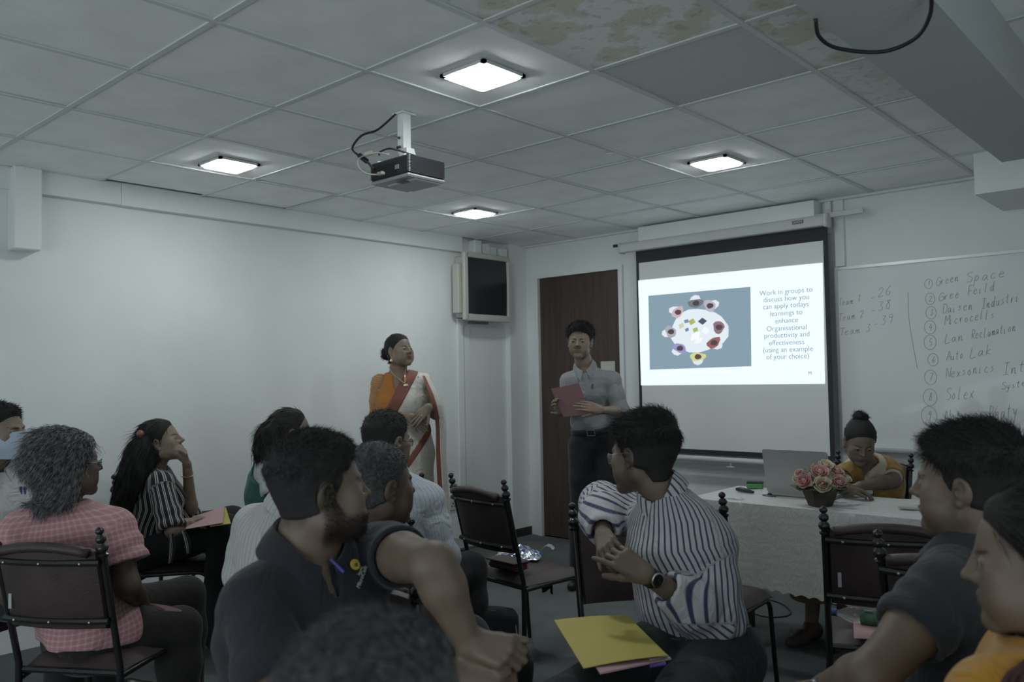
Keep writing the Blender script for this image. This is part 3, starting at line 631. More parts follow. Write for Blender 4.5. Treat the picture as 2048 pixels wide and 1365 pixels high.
def vnormals(v, q):
    n = np.cross(v[q[:, 2]]-v[q[:, 0]], v[q[:, 3]]-v[q[:, 1]]); N = np.zeros_like(v)
    for k in range(4): np.add.at(N, q[:, k], n)
    return N/(np.linalg.norm(N, axis=1, keepdims=True)+1e-12)

# ---------------------------------------------------------------- head
class Head:
    """x = own right, y = face, z = up; one unit = one metre, crown +.12, chin -.118"""
    def __init__(s, c, yaw, pitch=0, roll=0, size=1, lid=1., fem=0, beard=0, nose=1, fat=0, lips=1, ears=1, jaw=1):
        s.c = A3(c); s.yaw = yaw; s.pitch = pitch; y = hd(yaw, pitch); x = nz(np.cross(y, [0, 0, 1])); z = np.cross(x, y)
        if roll: a = math.radians(roll); x, z = x*math.cos(a)+z*math.sin(a), z*math.cos(a)-x*math.sin(a)
        s.R = A3([x, y, z]); s.s = size; s.fem = fem; s.fat = fat; s.nose = nose; s.lips = lips; s.ears = ears; s.jaw = jaw; s.beard = beard; s.lid = lid
    def loc(s, p): return (p-s.c)@s.R.T/s.s
    def world(s, q): return (np.asarray(q, float)*s.s)@np.asarray(s.R, float)+np.asarray(s.c, float)
    def skull(s, q):
        ax = np.stack([np.abs(q[:, 0]), q[:, 1], q[:, 2]], 1)
        d = ell(q, (0, -.018, .034), (.076, .098, .086))
        d = smin(d, ell(q, (0, .018, -.02), (.064, .072, .085)), .03)
        jw = .046*s.jaw+.006*s.fat
        d = smin(d, cone(ax, (jw, -.005, -.062), (.010, .068, -.096), .021+.008*s.fat, .019), .028)
        d = smin(d, cone(ax, (.055, -.012, -.02), (jw, -.005, -.062), .017, .017), .02)
        return d
    def field(s, p):
        q = s.loc(p); ax = np.stack([np.abs(q[:, 0]), q[:, 1], q[:, 2]], 1)
        d = s.skull(q)
        d = smin(d, sph(ax, (.043, .056, -.018), .022+.004*s.fat), .02)
        d = smin(d, sph(ax, (.036, .052, -.058), .024+.010*s.fat), .03)
        if s.fem < 1: d = smin(d, cone(ax, (.012, .084, .020), (.036, .076, .022), .007, .007), .012)
        d = smax(d, -sph(ax, (.031, .100, .004), .019), .014)
        d = smin(d, ell(ax, (.031, .0745, .003), (.0150, .0122, .0100)), .006)
        d = smax(d, -cone(ax, (.0205, .0895, .0022), (.0405, .0850, .0022), .0036*s.lid, .0030*s.lid), .002)
        n = s.nose
        nd = smin(cone(q, (0, .082, .020), (0, .104, -.018), .006, .0085*n), ell(q, (0, .105, -.021), (.0105*n, .011, .009)), .006)
        nd = smin(nd, sph(ax, (.012*n, .094, -.025), .0078*n), .006)
        d = smin(d, nd, .009)
        d = smax(d, -sph(ax, (.0065*n, .1015, -.0325), .0036), .003)
        l = s.lips
        d = smin(d, ell(q, (0, .078, -.058), (.03, .015, .017)), .012)
        d = smin(d, ell(ax, (.007, .0895, -.0535), (.016, .0065*l, .0055*l)), .004)
        d = smin(d, ell(q, (0, .0885, -.0645), (.017, .0075*l, .0062*l)), .004)
        d = smax(d, -cone(ax, (0, .0985, -.0588), (.023, .086, -.0600), .0016, .0012), .003)
        d = smin(d, ell(q, (0, .078, -.094), (.020, .016, .016)), .016)
        if s.beard: d -= s.beard*s.bm(q)
        if s.ears:
            E = ell(ax, (.079, -.012, -.004), (.0085, .019, .031), frame((.12, .25, 1), (1, 0, 0)))
            E = smax(E, -ell(ax, (.0885, -.008, -.001), (.0075, .0105, .019)), .004)
            d = smin(d, E, .006)
            d = smin(d, sph(ax, (.077, -.002, -.034), .0075), .006)
            d = smax(d, -sph(ax, (.083, .000, -.006), .006), .004)
        return d*s.s
    def bm(s, q):
        z = q[:, 2]; y = q[:, 1]; ax = np.abs(q[:, 0])
        line = -.050+.045*ss(.035, -.002, y)+.035*ss(.014, .004, y)     # cheek line rises towards the ear
        m = ss(line+.006, line-.010, z)*ss(-.028, -.010, y)*ss(-.135, -.105, z)
        mouth = ss(.024, .018, ax)*ss(-.070, -.066, z)*ss(-.049, -.053, z)*ss(.07, .08, y)
        mst = ss(.030, .024, ax)*ss(-.050, -.046, z)*ss(-.034, -.039, z)*ss(.07, .08, y)
        return np.clip(np.maximum(m*(1-mouth), mst), 0, 1)
    def tints(s, p, beardc=0, must=0, brow=1, lipc=(.80, .62, .62), stubble=0, fade=0, nape=-.06):
        q = s.loc(A3(p)); ax = np.stack([np.abs(q[:, 0]), q[:, 1], q[:, 2]], 1); n = len(p); T = np.ones((n, 3)); near = (np.linalg.norm(q, axis=1) < .17)[:, None]
        def blend(m, c):
            nonlocal T
            m = np.clip(m, 0, 1)[:, None]*near; T = T*(1-m)+np.array(c)*m
        L = np.minimum(ell(ax, (.007, .0895, -.0535), (.017, .009, .0060)), ell(q, (0, .0885, -.0645), (.018, .010, .0068))); blend(ss(.002, -.0005, L), lipc)
        nn = .5+.5*wob(q, 900.)
        if brow: blend(ss(.002, -.001, cone(ax, (.013, .090, .0185), (.047, .070, .0225), .0034, .0022))*brow*(.6+.4*nn), (.09, .08, .08))
        blend(ss(.003, 0, cone(ax, (.017, .092, .0035), (.045, .082, .0015), .0018, .0014))*.85, (.10, .09, .09))
        b = s.bm(q)
        if beardc: blend(b*beardc*(.75+.25*nn), (.07, .065, .065))
        if stubble: blend(b*stubble, (.45, .45, .47))
        if fade:
            z = q[:, 2]; reg = np.interp(z, [k[0] for k in YL_M], [k[1] for k in YL_M])-q[:, 1]; blend(ss(-.006, .010, reg)*ss(nape-.028, nape+.012, z)*fade*(.75+.25*nn), (.16, .155, .15))
        if must: blend(ss(.030, .022, ax[:, 0])*ss(-.0505, -.048, q[:, 2])*ss(-.034, -.040, q[:, 2])*ss(.07, .08, q[:, 1])*must*(.6+.4*nn), (.10, .09, .09))
        blend(ss(.10, .0, np.linalg.norm(ax-A3((.031, .085, -.012)), axis=1)/.2)*.0, (.7, .65, .62))
        return T
# ---------------------------------------------------------------- hand
def hand_field(W, D, N, side, curl=(.5, .5, .5, .5), spread=.06, thumb=(.9, .5), size=1., tcurl=.4, fscale=1., bend=.9):
    """W wrist, D towards the fingers, N out of the back of the hand; side +1 right hand, -1 left"""
    D = nz(D); N = nz(np.asarray(N, float)-D*np.dot(N, D)); X = np.cross(N, D)*side*-1     # X: thumb side
    W = np.asarray(W, float); s = size; kn = [(.026, .086), (.0085, .091), (-.0095, .087), (-.027, .078)]
    Ls = [(.041, .025, .019), (.045, .028, .020), (.041, .026, .019), (.031, .020, .017)]; palm = []; fing = []
    tips = []
    for i, ((a, b), l) in enumerate(zip(kn, Ls)):
        k = W+(X*a+D*b)*s; palm.append((W+(X*a*.55+D*.012)*s, k, .0165*s, .0112*s)); ang = curl[i]*.75; d0 = nz(D+X*(1.5-i)*spread); p = k
        for j, L in enumerate(l):
            dd = d0*math.cos(ang)-N*math.sin(ang); e = p+dd*L*s*fscale; r = (.0092, .0080, .0072, .0062)[j:j+2]; q_ = .92 if i == 3 else 1
            fing.append((p, e, r[0]*s*q_, r[1]*s*q_, i)); p = e; ang += curl[i]*(bend if j == 0 else .7*bend)
        tips.append((p, dd))
    tb = W+(X*.020+D*.022-N*.006)*s; d = nz(X*math.sin(thumb[0])+D*math.cos(thumb[0])-N*thumb[1]); th = [(W+D*.01*s, tb, .014*s, .0155*s)]; p = tb
    fw = nz(D*1.0-N*.35)
    for j, L in enumerate((.042, .031, .024)):
        e = p+d*L*s; r = (.0150, .0105, .0092, .0075)[j:j+2]; th.append((p, e, r[0]*s, r[1]*s)); p = e; d = nz(d*(1-tcurl*.45)+fw*tcurl*.45)
    c = W+D*.09*s
    def fn(p):
        d = None
        for a, b, ra, rb in palm: x = cone(p, a, b, ra, rb); d = x if d is None else smin(d, x, .010*s)
        for i in range(4):
            g = None
            for a, b, ra, rb, k in fing:
                if k == i: x = cone(p, a, b, ra, rb); g = x if g is None else smin(g, x, .003*s)
            d = smin(d, g, .0045*s)
        g = None
        for a, b, ra, rb in th: x = cone(p, a, b, ra, rb); g = x if g is None else smin(g, x, .006*s)
        return smin(d, g, .008*s)
    G_ = Grp(fn, c, .15*s); G_.tips = tips; G_.W = W; G_.s = s; return G_
# ---------------------------------------------------------------- torso and limbs
def torso_fn(st, off=0., k=.03):
    """st: list of (centre, side axis, half width, half depth)"""
    st = [(A3(c), A3(nz(x)), w+off, d+off) for c, x, w, d in st]
    def fn(p):
        out = None
        for (a, xa, wa, da), (b, xb, wb, db) in zip(st[:-1], st[1:]):
            ba = b-a; L = float(np.linalg.norm(ba)); ax = ba/L; t = np.clip((p-a)@ba/(L*L), 0, 1)[:, None]
            X = xa*(1-t)+xb*t; X = X-(X@ax)[:, None]*ax; X /= np.linalg.norm(X, axis=1, keepdims=True)+1e-9; Y = np.cross(ax, X); r = p-a-t*ba
            u = (r*X).sum(1); v = (r*Y).sum(1); w_ = r@ax; rw = (wa*(1-t)+wb*t)[:, 0]; rd = (da*(1-t)+db*t)[:, 0]; rz_ = rd*.8
            k0 = np.sqrt((u/rw)**2+(v/rd)**2+(w_/rz_)**2); k1 = np.sqrt((u/rw**2)**2+(v/rd**2)**2+(w_/rz_**2)**2); d = k0*(k0-1)/(k1+1e-6)
            out = d if out is None else smin(out, d, k)
        return out
    return fn
def torso_st(st, p):
    """continuous cloth coordinates round the trunk: across and up"""
    C_ = np.array([k[0] for k in st], float); X_ = np.array([nz(k[1]) for k in st]); a, b = C_[0], C_[-1]; L = np.linalg.norm(b-a); ax = (b-a)/L; ts = (C_-a)@ax; t = np.clip((p-a)@ax, 0, L)
    cen = np.stack([np.interp(t, ts, C_[:, k]) for k in range(3)], 1); X = np.stack([np.interp(t, ts, X_[:, k]) for k in range(3)], 1); X -= (X@ax)[:, None]*ax; X /= np.linalg.norm(X, axis=1, keepdims=True); Y = np.cross(ax, X); r = p-cen
    th = np.arctan2((r*Y).sum(1)/.115, (r*X).sum(1)/.155); return th*.5*(.165+.115)*1.05, (p-a)@ax
def limb_st(a, b, p, ref=None):
    a, b = np.asarray(a, float), np.asarray(b, float); F_ = frame(b-a, ref if ref is not None else (.3, .2, 1)); q = (p-a)@F_.T
    th = np.arctan2(q[:, 1], q[:, 0]); return th*.075, q[:, 2], np.linalg.norm(q[:, :2], axis=1)
def chain_fn(pts, k=.02, off=0.):
    def fn(p):
        d = None
        for (a, ra), (b, rb) in zip(pts[:-1], pts[1:]): x = cone(p, a, b, ra+off, rb+off); d = x if d is None else smin(d, x, k)
        return d
    return fn
def bound(pts, m=.1):
    P = np.array([np.asarray(p, float) for p in pts]); c = (P.min(0)+P.max(0))/2; return c, float(np.linalg.norm(P-c, axis=1).max()+m)
def union(gs, k):
    def fn(p):
        d = gs[0](p)
        for g in gs[1:]: d = smin(d, g(p), k)
        return d
    return fn
# ---------------------------------------------------------------- materials for people
def skin_mat(name, col):
    if name in MATS: return MATS[name]
    m = mat(name, col, .48, spec=.4, bump=.12, bscale=420, sub=.0); nt = m.node_tree; N = nt.nodes; Lk = nt.links; b = N['Principled BSDF']
    a = N.new('ShaderNodeAttribute'); a.attribute_name = 'tint'; n = N.new('ShaderNodeTexNoise'); n.inputs['Scale'].default_value = 35; tc = N.new('ShaderNodeTexCoord'); Lk.new(tc.outputs['Object'], n.inputs['Vector'])
    r = N.new('ShaderNodeValToRGB'); Lk.new(n.outputs['Fac'], r.inputs['Fac']); r.color_ramp.elements[0].color = (*[c*.88 for c in col], 1); r.color_ramp.elements[1].color = (*[c*1.1 for c in col], 1)
    mx = N.new('ShaderNodeMix'); mx.data_type = 'RGBA'; mx.blend_type = 'MULTIPLY'; mx.inputs[0].default_value = 1; Lk.new(r.outputs['Color'], mx.inputs[6]); Lk.new(a.outputs['Color'], mx.inputs[7]); Lk.new(mx.outputs[2], b.inputs['Base Color'])
    return m
def cloth_mat(name, base, stripes=(), rough=.85, sheen=.15, bump=.35, bscale=700, wr=0., spec=.25):
    """stripes: (axis 0/1, period, width, colour, offset) in cloth coordinates"""
    if name in MATS: return MATS[name]
    m = mat(name, base, rough, spec=spec, sheen=sheen); nt = m.node_tree; N = nt.nodes; Lk = nt.links; b = N['Principled BSDF']
    tc = N.new('ShaderNodeTexCoord'); n = N.new('ShaderNodeTexNoise'); n.inputs['Scale'].default_value = bscale; Lk.new(tc.outputs['Object'], n.inputs['Vector'])
    bm = N.new('ShaderNodeBump'); bm.inputs['Strength'].default_value = bump; bm.inputs['Distance'].default_value = .002; Lk.new(n.outputs['Fac'], bm.inputs['Height'])
    if wr:
        n2 = N.new('ShaderNodeTexNoise'); n2.inputs['Scale'].default_value = 14; n2.inputs['Detail'].default_value = 2; n2.inputs['Distortion'].default_value = 1.5; Lk.new(tc.outputs['Object'], n2.inputs['Vector'])
        b2 = N.new('ShaderNodeBump'); b2.inputs['Strength'].default_value = wr; b2.inputs['Distance'].default_value = .012; Lk.new(n2.outputs['Fac'], b2.inputs['Height']); Lk.new(b2.outputs['Normal'], bm.inputs['Normal'])
    Lk.new(bm.outputs['Normal'], b.inputs['Normal'])
    prev = None
    if stripes:
        at_ = N.new('ShaderNodeAttribute'); at_.attribute_name = 'st'; sx = N.new('ShaderNodeSeparateXYZ'); Lk.new(at_.outputs['Vector'], sx.inputs[0])
        for ax, per, wd, col, off in stripes:
            d = N.new('ShaderNodeMath'); d.operation = 'MULTIPLY_ADD'; d.inputs[1].default_value = 1/per; d.inputs[2].default_value = off+50; Lk.new(sx.outputs[ax], d.inputs[0])
            fr_ = N.new('ShaderNodeMath'); fr_.operation = 'FRACT'; Lk.new(d.outputs[0], fr_.inputs[0])
            sb = N.new('ShaderNodeMath'); sb.operation = 'SUBTRACT'; sb.inputs[1].default_value = .5; Lk.new(fr_.outputs[0], sb.inputs[0]); ab = N.new('ShaderNodeMath'); ab.operation = 'ABSOLUTE'; Lk.new(sb.outputs[0], ab.inputs[0])
            mr = N.new('ShaderNodeMapRange'); mr.inputs['From Min'].default_value = wd/2+.06; mr.inputs['From Max'].default_value = wd/2-.03; Lk.new(ab.outputs[0], mr.inputs['Value'])
            al = N.new('ShaderNodeMath'); al.operation = 'MULTIPLY'; al.inputs[1].default_value = col[3] if len(col) > 3 else 1; Lk.new(mr.outputs['Result'], al.inputs[0])
            mx = N.new('ShaderNodeMix'); mx.data_type = 'RGBA'; Lk.new(al.outputs[0], mx.inputs[0]); mx.inputs[7].default_value = (*col[:3], 1)
            if prev is None: mx.inputs[6].default_value = (*base, 1)
            else: Lk.new(prev, mx.inputs[6])
            prev = mx.outputs[2]
        Lk.new(prev, b.inputs['Base Color'])
    return m
HAIRB = mat('black_hair', (.026, .025, .025), .62, spec=.2, bump=.4, bscale=500)
HAIRG = mat('grey_hair', (.13, .135, .14), .5, spec=.5, bump=.5, bscale=500, var=.6, vscale=60, var2=(.26, .27, .28))
HAIRM = mat('greying_hair', (.028, .028, .030), .5, spec=.5, bump=.5, bscale=500, var=.4, vscale=120, var2=(.07, .072, .075))
SCLERA = mat('eye_white', (.33, .31, .29), .3, spec=.4); IRIS = mat('eye_iris', (.02, .012, .008), .15, spec=.6)
def eyes(h, parent, gaze=(0, 1, 0), lid=0):
    g = nz(gaze)
    for s in (-1, 1):
        c = h.world((s*.031, .0752, .0022)); F_ = frame(g, h.R[0]); prof = [(math.sin(a)*.0113*h.s, -math.cos(a)*.0113*h.s) for a in np.linspace(0, PI, 17)]
        mb = MB(); n = 16; mb.lathe(prof, c, n, R=F_, cap=False); mb.m = [1 if f // n >= 13 else 0 for f in range(len(mb.f))]
        mb.build('eye', [SCLERA, IRIS], parent, smooth=True); o = parent.children[-1] if parent.children else None
    for o in parent.children:
        if o.name.startswith('eye'): o.matrix_parent_inverse = Matrix.Translation(-Vector(parent.location))
# ---------------------------------------------------------------- hair
def strands(v, nrm, n, length, flow, rs, width=.0016, segs=4, lift=.4, jit=.35, curl=0., droop=0., stick=None, head=None):
    """thin tapering ribbons growing from a hair surface"""
    i = rs.randint(0, len(v), n); p = v[i]+(rs.rand(n, 3)-.5)*.004; N = nrm[i]; f = flow(p, N); f = f-(f*N).sum(1, keepdims=True)*N*.9; f /= np.linalg.norm(f, axis=1, keepdims=True)+1e-9
    d = f+N*lift+rs.randn(n, 3)*jit; d /= np.linalg.norm(d, axis=1, keepdims=True); L = length*(.55+.7*rs.rand(n))[:, None]; c1 = rs.randn(n, 3); c1 /= np.linalg.norm(c1, axis=1, keepdims=True)
    side = np.cross(d, rs.randn(n, 3)); side /= np.linalg.norm(side, axis=1, keepdims=True)+1e-9; pts = []; ph = rs.rand(n, 1)*6.28
    p = p-N*.002
    for k in range(segs+1):
        w = width*(1-.85*(k/segs)**1.5)/2; pts.append(p-side*w); pts.append(p+side*w)
        dd = d+np.array([0, 0, -1.])*droop*k/segs
        if curl: dd = dd+curl*(c1*np.sin(ph+k*1.9)+np.cross(c1, d)*np.cos(ph+k*1.9))
        dd /= np.linalg.norm(dd, axis=1, keepdims=True); p = p+dd*L/segs; 
        if not curl: d = dd
    V = np.stack(pts, 1).reshape(-1, 3); m = 2*(segs+1); b = np.arange(n)[:, None]*m; Q = np.concatenate([np.concatenate([b+2*k, b+2*k+1, b+2*k+3, b+2*k+2], 1) for k in range(segs)])
    return V, Q
# ================================================================ PERSON BUILDER
PEOPLE = []
def person(label, head, N, th, PV=None, SL=None, SR=None, hh=None, arms={}, legs={}, hands={}, bw=1., bd=1., belly=0., skin=None, tint={}, garments=(), hair=None, h_head=.0038, h_hand=.0035, h_body=.012, h_arm=None, sw=.168, drop=.062, hipw=.09, neck=.056, armr=1., legr=1., eye=None, sit=True, shoes=None, bust=0, skirt=None, beardp=None):
    N = np.asarray(N, float); hh = th if hh is None else hh; X = -np.array(hd(th-90)) ; X = hd(th+90); XH = hd(hh+90); Fd = hd(th)
    if PV is None: PV = np.array([N[0], N[1], .56])-Fd*.06
    PV = np.asarray(PV, float)
    SR = N+X*sw-np.array([0, 0, drop]) if SR is None else np.asarray(SR, float); SL = N-X*sw-np.array([0, 0, drop]) if SL is None else np.asarray(SL, float)
    t = thing('person', label, 'person', (float(PV[0]), float(PV[1]), 0.))
    up = N-PV; XS = nz(SR-SL); yb = np.cross(nz(up), XS)          # points to the front
    st = [(PV-nz(up)*.05, XH, .160*bw, .115*bd), (PV+up*.22, nz(XH*.7+XS*.3), .148*bw, (.105+belly*.5)*bd), (PV+up*.42+yb*belly*.5, nz(XH*.4+XS*.6), .145*bw, (.10+belly*.6)*bd), (PV+up*.66+yb*.012, XS, .162*bw, .115*bd), (PV+up*.84, XS, .150*bw, .095*bd), (N-nz(up)*.015, XS, .062, .055)]
    def limb(side):
        S_, E_, W_ = [np.asarray(k, float) for k in arms[side]]; a = armr
        return [(S_, .050*a), (lerp(S_, E_, .45), .047*a), (E_, .040*a), (lerp(E_, W_, .3), .041*a), (W_, .0265*a)]
    def leg(side):
        H_, K_, A_ = [np.asarray(k, float) for k in legs[side][:3]]; a = legr
        return [(H_, .092*a), (lerp(H_, K_, .5), .076*a), (K_, .057*a), (lerp(K_, A_, .35), .054*a), (A_, .036*a)]
    LA = {s: limb(s) for s in arms}; LL = {s: leg(s) for s in legs}
    def torso_all(off, k=.03, bust_=bust):
        tf = torso_fn(st, off, k); jj = [(SR, 1), (SL, -1)]
        def fn(p):
            d = tf(p)
            for S_, s in jj: d = smin(d, cone(p, N-np.array([0, 0, .022]), S_, .043+off, .042*armr+off), .045); 
            for S_, s in jj: d = smin(d, sph(p, S_-np.array([0, 0, .008])-XS*.01*s, .052*armr+off), .04)
            if bust_:
                for s in (-1, 1): d = smin(d, sph(p, PV+up*.60+yb*.085+XS*.072*s, .060*bust_+off), .05)
            return d
        c, r = bound([PV, N, SL, SR], .22); return Grp(fn, c, r+.05)
    neck_t = head.world((0, -.022, -.055))
    def neckf(off=0, k=.0): return Grp(chain_fn([(N-Fd*.005, neck+off+.006), (lerp(N, neck_t, .5), neck+off), (neck_t, neck-.004+off)], .03), *bound([N, neck_t], .12))
    headg = Grp(head.field, head.c, .19)
    tb = torso_all(-.006)
    grs = []
    for s in arms:
        g = Grp(chain_fn(LA[s]), *bound([q[0] for q in LA[s]], .08))
        if hands.get(s) is not None: g = (lambda a, b: (lambda p: smin(a(p), b(p), .014)))(g, hands[s])
        grs.append(g)
    lgs = [Grp(chain_fn(LL[s], off=-.004), *bound([q[0] for q in LL[s]], .11)) for s in legs]
    nf = neckf()
    def body(p):
        d = smin(smin(tb(p), nf(p), .03), headg(p), .022)
        for g in grs: d = smin(d, g(p), .02)
        for g in lgs: d = smin(d, g(p), .03)
        return d
    joints = [PV, N, SL, SR, head.c]+[q[0] for s in LA for q in LA[s]]+[q[0] for s in LL for q in LL[s]]+[hands[s].c for s in hands if hands[s] is not None]
    P = np.array(joints); lo, hi = P.min(0)-.19, P.max(0)+.19
    boxes = [(head.c-.145*head.s-.01, head.c+.145*head.s+.01, h_head)]
    for s in hands:
        if hands[s] is not None: c = hands[s].c; boxes.append((c-.115, c+.115, h_hand))
    if h_arm:
        for s in arms:
            for a, b in ((LA[s][0][0], LA[s][2][0]), (LA[s][2][0], LA[s][4][0])):
                boxes.append((np.minimum(a, b)-.07, np.maximum(a, b)+.07, h_arm))
    v, q = surface(body, lo, hi, h_body); parts = []
    def inside(v, b, m=0): return ((v > np.asarray(b[0])+m) & (v < np.asarray(b[1])-m)).all(1)
    for k, b in enumerate([None]+boxes):
        if b is not None: v, q = surface(body, b[0]-2*b[2], b[1]+2*b[2], b[2])
        if len(q) == 0: continue
        kill = np.zeros(len(q), bool)
        if b is not None: kill |= ~inside(v, b)[q].any(1)
        for b2 in (boxes if b is None else boxes[:k-1]):
            if b is None or b2[2] <= b[2]: kill |= inside(v, b2, b2[2]*1.5)[q].all(1)
        q = q[~kill]
        if len(q): parts.append(compact(v, q))
    v, q = merge(parts)
    bo = qmesh('body', v, q, skin, t, tint=head.tints(v, **tint))
    # ---- garments
    for g in garments:
        k = g['kind']; off = g.get('off', .014); h = g.get('h', .009); folds = g.get('folds', .004); ff = g.get('ff', 22.)
        seed = g.get('seed', 0.)
        if k == 'shirt':
            tt = torso_all(off, .03); sl = g.get('sleeve', .5); sg = {}
            for s in arms:
                S_, E_, W_ = [np.asarray(z, float) for z in arms[s]]; fr_ = sl.get(s) if isinstance(sl, dict) else sl
                if not fr_: continue
                lo_ = g.get('loose', .010)
                if fr_ <= 1: end = lerp(S_, E_, fr_); ax = nz(E_-S_); chain = [(S_, .051*armr+off), (lerp(S_, E_, fr_*1.05), .047*armr+off+lo_)]; rr = .046*armr
                else:
                    end = lerp(E_, W_, fr_-1); ax = nz(W_-E_); chain = [(S_, .051*armr+off), (lerp(S_, E_, .5), .047*armr+off+lo_*.6), (E_, .041*armr+off+lo_)]; chain2 = [(E_, .041*armr+off+lo_), (lerp(E_, W_, (fr_-1)*.5), .042*armr+off+lo_), (lerp(E_, W_, (fr_-1)*1.05), .030*armr+off*.8+lo_*.5)]; rr = .030*armr+.004
                cf = chain_fn(chain, .025); cf2 = chain_fn(chain2, .025) if fr_ > 1 else None
                def sf(p, cf=cf, cf2=cf2, end=A3(end), ax=A3(ax), rr=rr, S_=S_, E_=E_, W_=W_, fr_=fr_):
                    d = cf(p)
                    if cf2 is not None: d2 = smax(cf2(p), (p-end)@ax, .004); d2 = smax(d2, -cone(p, end-ax*.02, end+ax*.05, rr+.006, rr+.008), .003); d = smin(d, d2, .02)
                    if folds:
                        a = (p-end)@ax; d = d-folds*1.3*(np.sin(a*75+3*np.sin(p[:, 0]*14)+2*np.sin(p[:, 1]*17))*.5+.5)*np.exp(-((np.linalg.norm(p-A3(E_), axis=1)/.11)**2) if fr_ > 1 else -(((a+.05)/.08)**2))
                    if cf2 is not None: return d
                    d = smax(d, (p-end)@ax, .004)
                    return smax(d, -cone(p, end-ax*.035, end+ax*.05, rr+.006, rr+.008), .003)
                near = bound([c_[0] for c_ in chain]+([c_[0] for c_ in chain2] if fr_ > 1 else []), .09); sg[s] = Grp(sf, *near)
            Nk = N+Fd*g.get('nfwd', .012); nr = g.get('neckr', neck+.010); upn = nz(neck_t-N); V_ = g.get('vneck', None)
            hem = g.get('hem', -.10); hp = PV+nz(up)*hem; hn = -nz(up); hz = g.get('hemz', None)
            armsg = list(sg.values()); armhole = [(s, A3(arms[s][0])) for s in arms if s not in sg]
            def fn(p):
                d = tt(p)
                if g.get('legs'):
                    for s in legs: H_, K_ = A3(legs[s][0]), A3(lerp(legs[s][0], legs[s][1], g['legs'])); d = smin(d, cone(p, H_, K_, .10*legr+off, .088*legr+off), .05)
                if folds: d = d-folds*(.5+.5*wob(p, ff, seed))-folds*.5*(.5+.5*np.sin(((p-A3(PV))@A3(nz(up+XS*.1)))*55+2.5*np.sin((p@A3(XS))*18+seed)))*ss(.35, .1, (p-A3(PV))@A3(nz(up)))
                for a in armsg: d = smin(d, a(p), .014)
                if hz is not None: d = smax(d, hz-p[:, 2]+.006*np.sin(p[:, 0]*30), .004)
                else: d = smax(d, (p-A3(hp))@A3(hn), .004)
                if g.get('hemcut'): hc = g['hemcut']; d = smax(d, (p-A3(hc[0]))@A3(hc[1]), .004)
                for s, S_ in armhole: d = smax(d, -sph(p, S_+A3(XS)*(.02 if s == 'R' else -.02), .075), .004)
                d = smax(d, -cone(p, A3(Nk-upn*.04), A3(Nk+upn*.12), nr, nr+.004), .004)
                if V_:
                    a, b = A3(N+yb*.10+upn*.02), A3(N+yb*.13-nz(up)*V_[0]); d = smax(d, -cone(p, a, b, V_[1], .006), .004)
                return d
            lo_, hi_ = P.min(0)-.2, P.max(0)+.2
            v, q = surface(fn, lo_, hi_, h); tU, tV = torso_st(st, v); dT = tt(A3(v)); kind = np.zeros(len(v))
            for s in sg:
                m = (sg[s](A3(v)) < dT-.002); S_, E_, W_ = [np.asarray(z, float) for z in arms[s]]; u1, v1, r1 = limb_st(S_, E_, v[m]); u2, v2, r2 = limb_st(E_, W_, v[m]); L1 = np.linalg.norm(E_-S_); fo = (v1 > L1-.0) & (v2 > 0)
                tU[m] = np.where(fo, u2, u1); tV[m] = np.where(fo, v2+L1, v1); kind[m] = 1
            o = qmesh(g.get('name', 'shirt'), v, q, g['mat'], t, st=np.stack([tU, tV, kind], 1))
            if g.get('collar'): collar(t, N+Fd*.004+upn*g.get('cup', .030), nz(upn*.75+np.array([0, 0, .25])), g.get('cfwd', Fd), g['mat'], **g['collar'])
        if k == 'trousers':
            tt = Grp(torso_fn(st[:3], off, .03), *bound([PV, PV+up*.5], .2)); lf = {s: Grp(chain_fn([(LL[s][0][0], LL[s][0][1]+off), (LL[s][1][0], LL[s][1][1]+off), (LL[s][2][0], LL[s][2][1]+off+.004), (LL[s][3][0], LL[s][3][1]+off+.012), (LL[s][4][0]-np.array([0, 0, .01]), LL[s][4][1]+off+.022)], .03), *bound([q_[0] for q_ in LL[s]], .14)) for s in LL}
            wp = PV+nz(up)*g.get('waist', .10); seat_z = g.get('seat_z')
            def fn(p):
                d = smax(tt(p), (p-A3(wp))@A3(nz(up)), .006)
                for s in lf:
                    x = lf[s](p); x = x-folds*(.5+.5*wob(p, ff*.9, seed+1)); K_ = LL[s][2][0]; r = np.linalg.norm(p-A3(K_), axis=1); x = x-folds*1.2*(.5+.5*np.sin(r*70+3*p[:, 0]*10))*np.exp(-(r/.13)**2)
                    d = smin(d, x, .035)
                if seat_z: d = smax(d, seat_z-p[:, 2]-10*np.clip(np.min([np.linalg.norm(p[:, :2]-A3(PV)[:2], axis=1)-.22], axis=0), 0, 1), .02)
                return smax(d, g.get('cutz', .035)-p[:, 2], .004)
            v, q = surface(fn, P.min(0)-.2, P.max(0)+.2, g.get('h', .011)); tU, tV = torso_st(st, v)
            o = qmesh(g.get('name', 'trousers'), v, q, g['mat'], t, st=np.stack([tU, tV, tU*0], 1))
            if g.get('belt'):
                f2 = torso_fn(st[:3], off+.010, .03); c0 = wp-nz(up)*.022
                v, q = surface(lambda p: smax(f2(p), np.abs((p-A3(c0))@A3(nz(up)))-.018, .003), PV-.25, PV+.35, .007); qmesh('belt', v, q, g['belt'], t)
                a0, u0 = np.array(c0), nz(up)
                rr = [x for x in np.linspace(.05, .25, 200) if f2(A3([c0+yb*x]))[0] > 0][0]; bk = MB(); F_ = frame(yb, XS)
                for a, b, c_, d_ in ((-.024, 0, .006, .042), (.024, 0, .006, .042), (0, .018, .05, .006), (0, -.018, .05, .006)): bk.box(c0+yb*(rr+.004)+XS*a+u0*b, (c_, d_, .006), R=np.array([XS, u0, yb]))
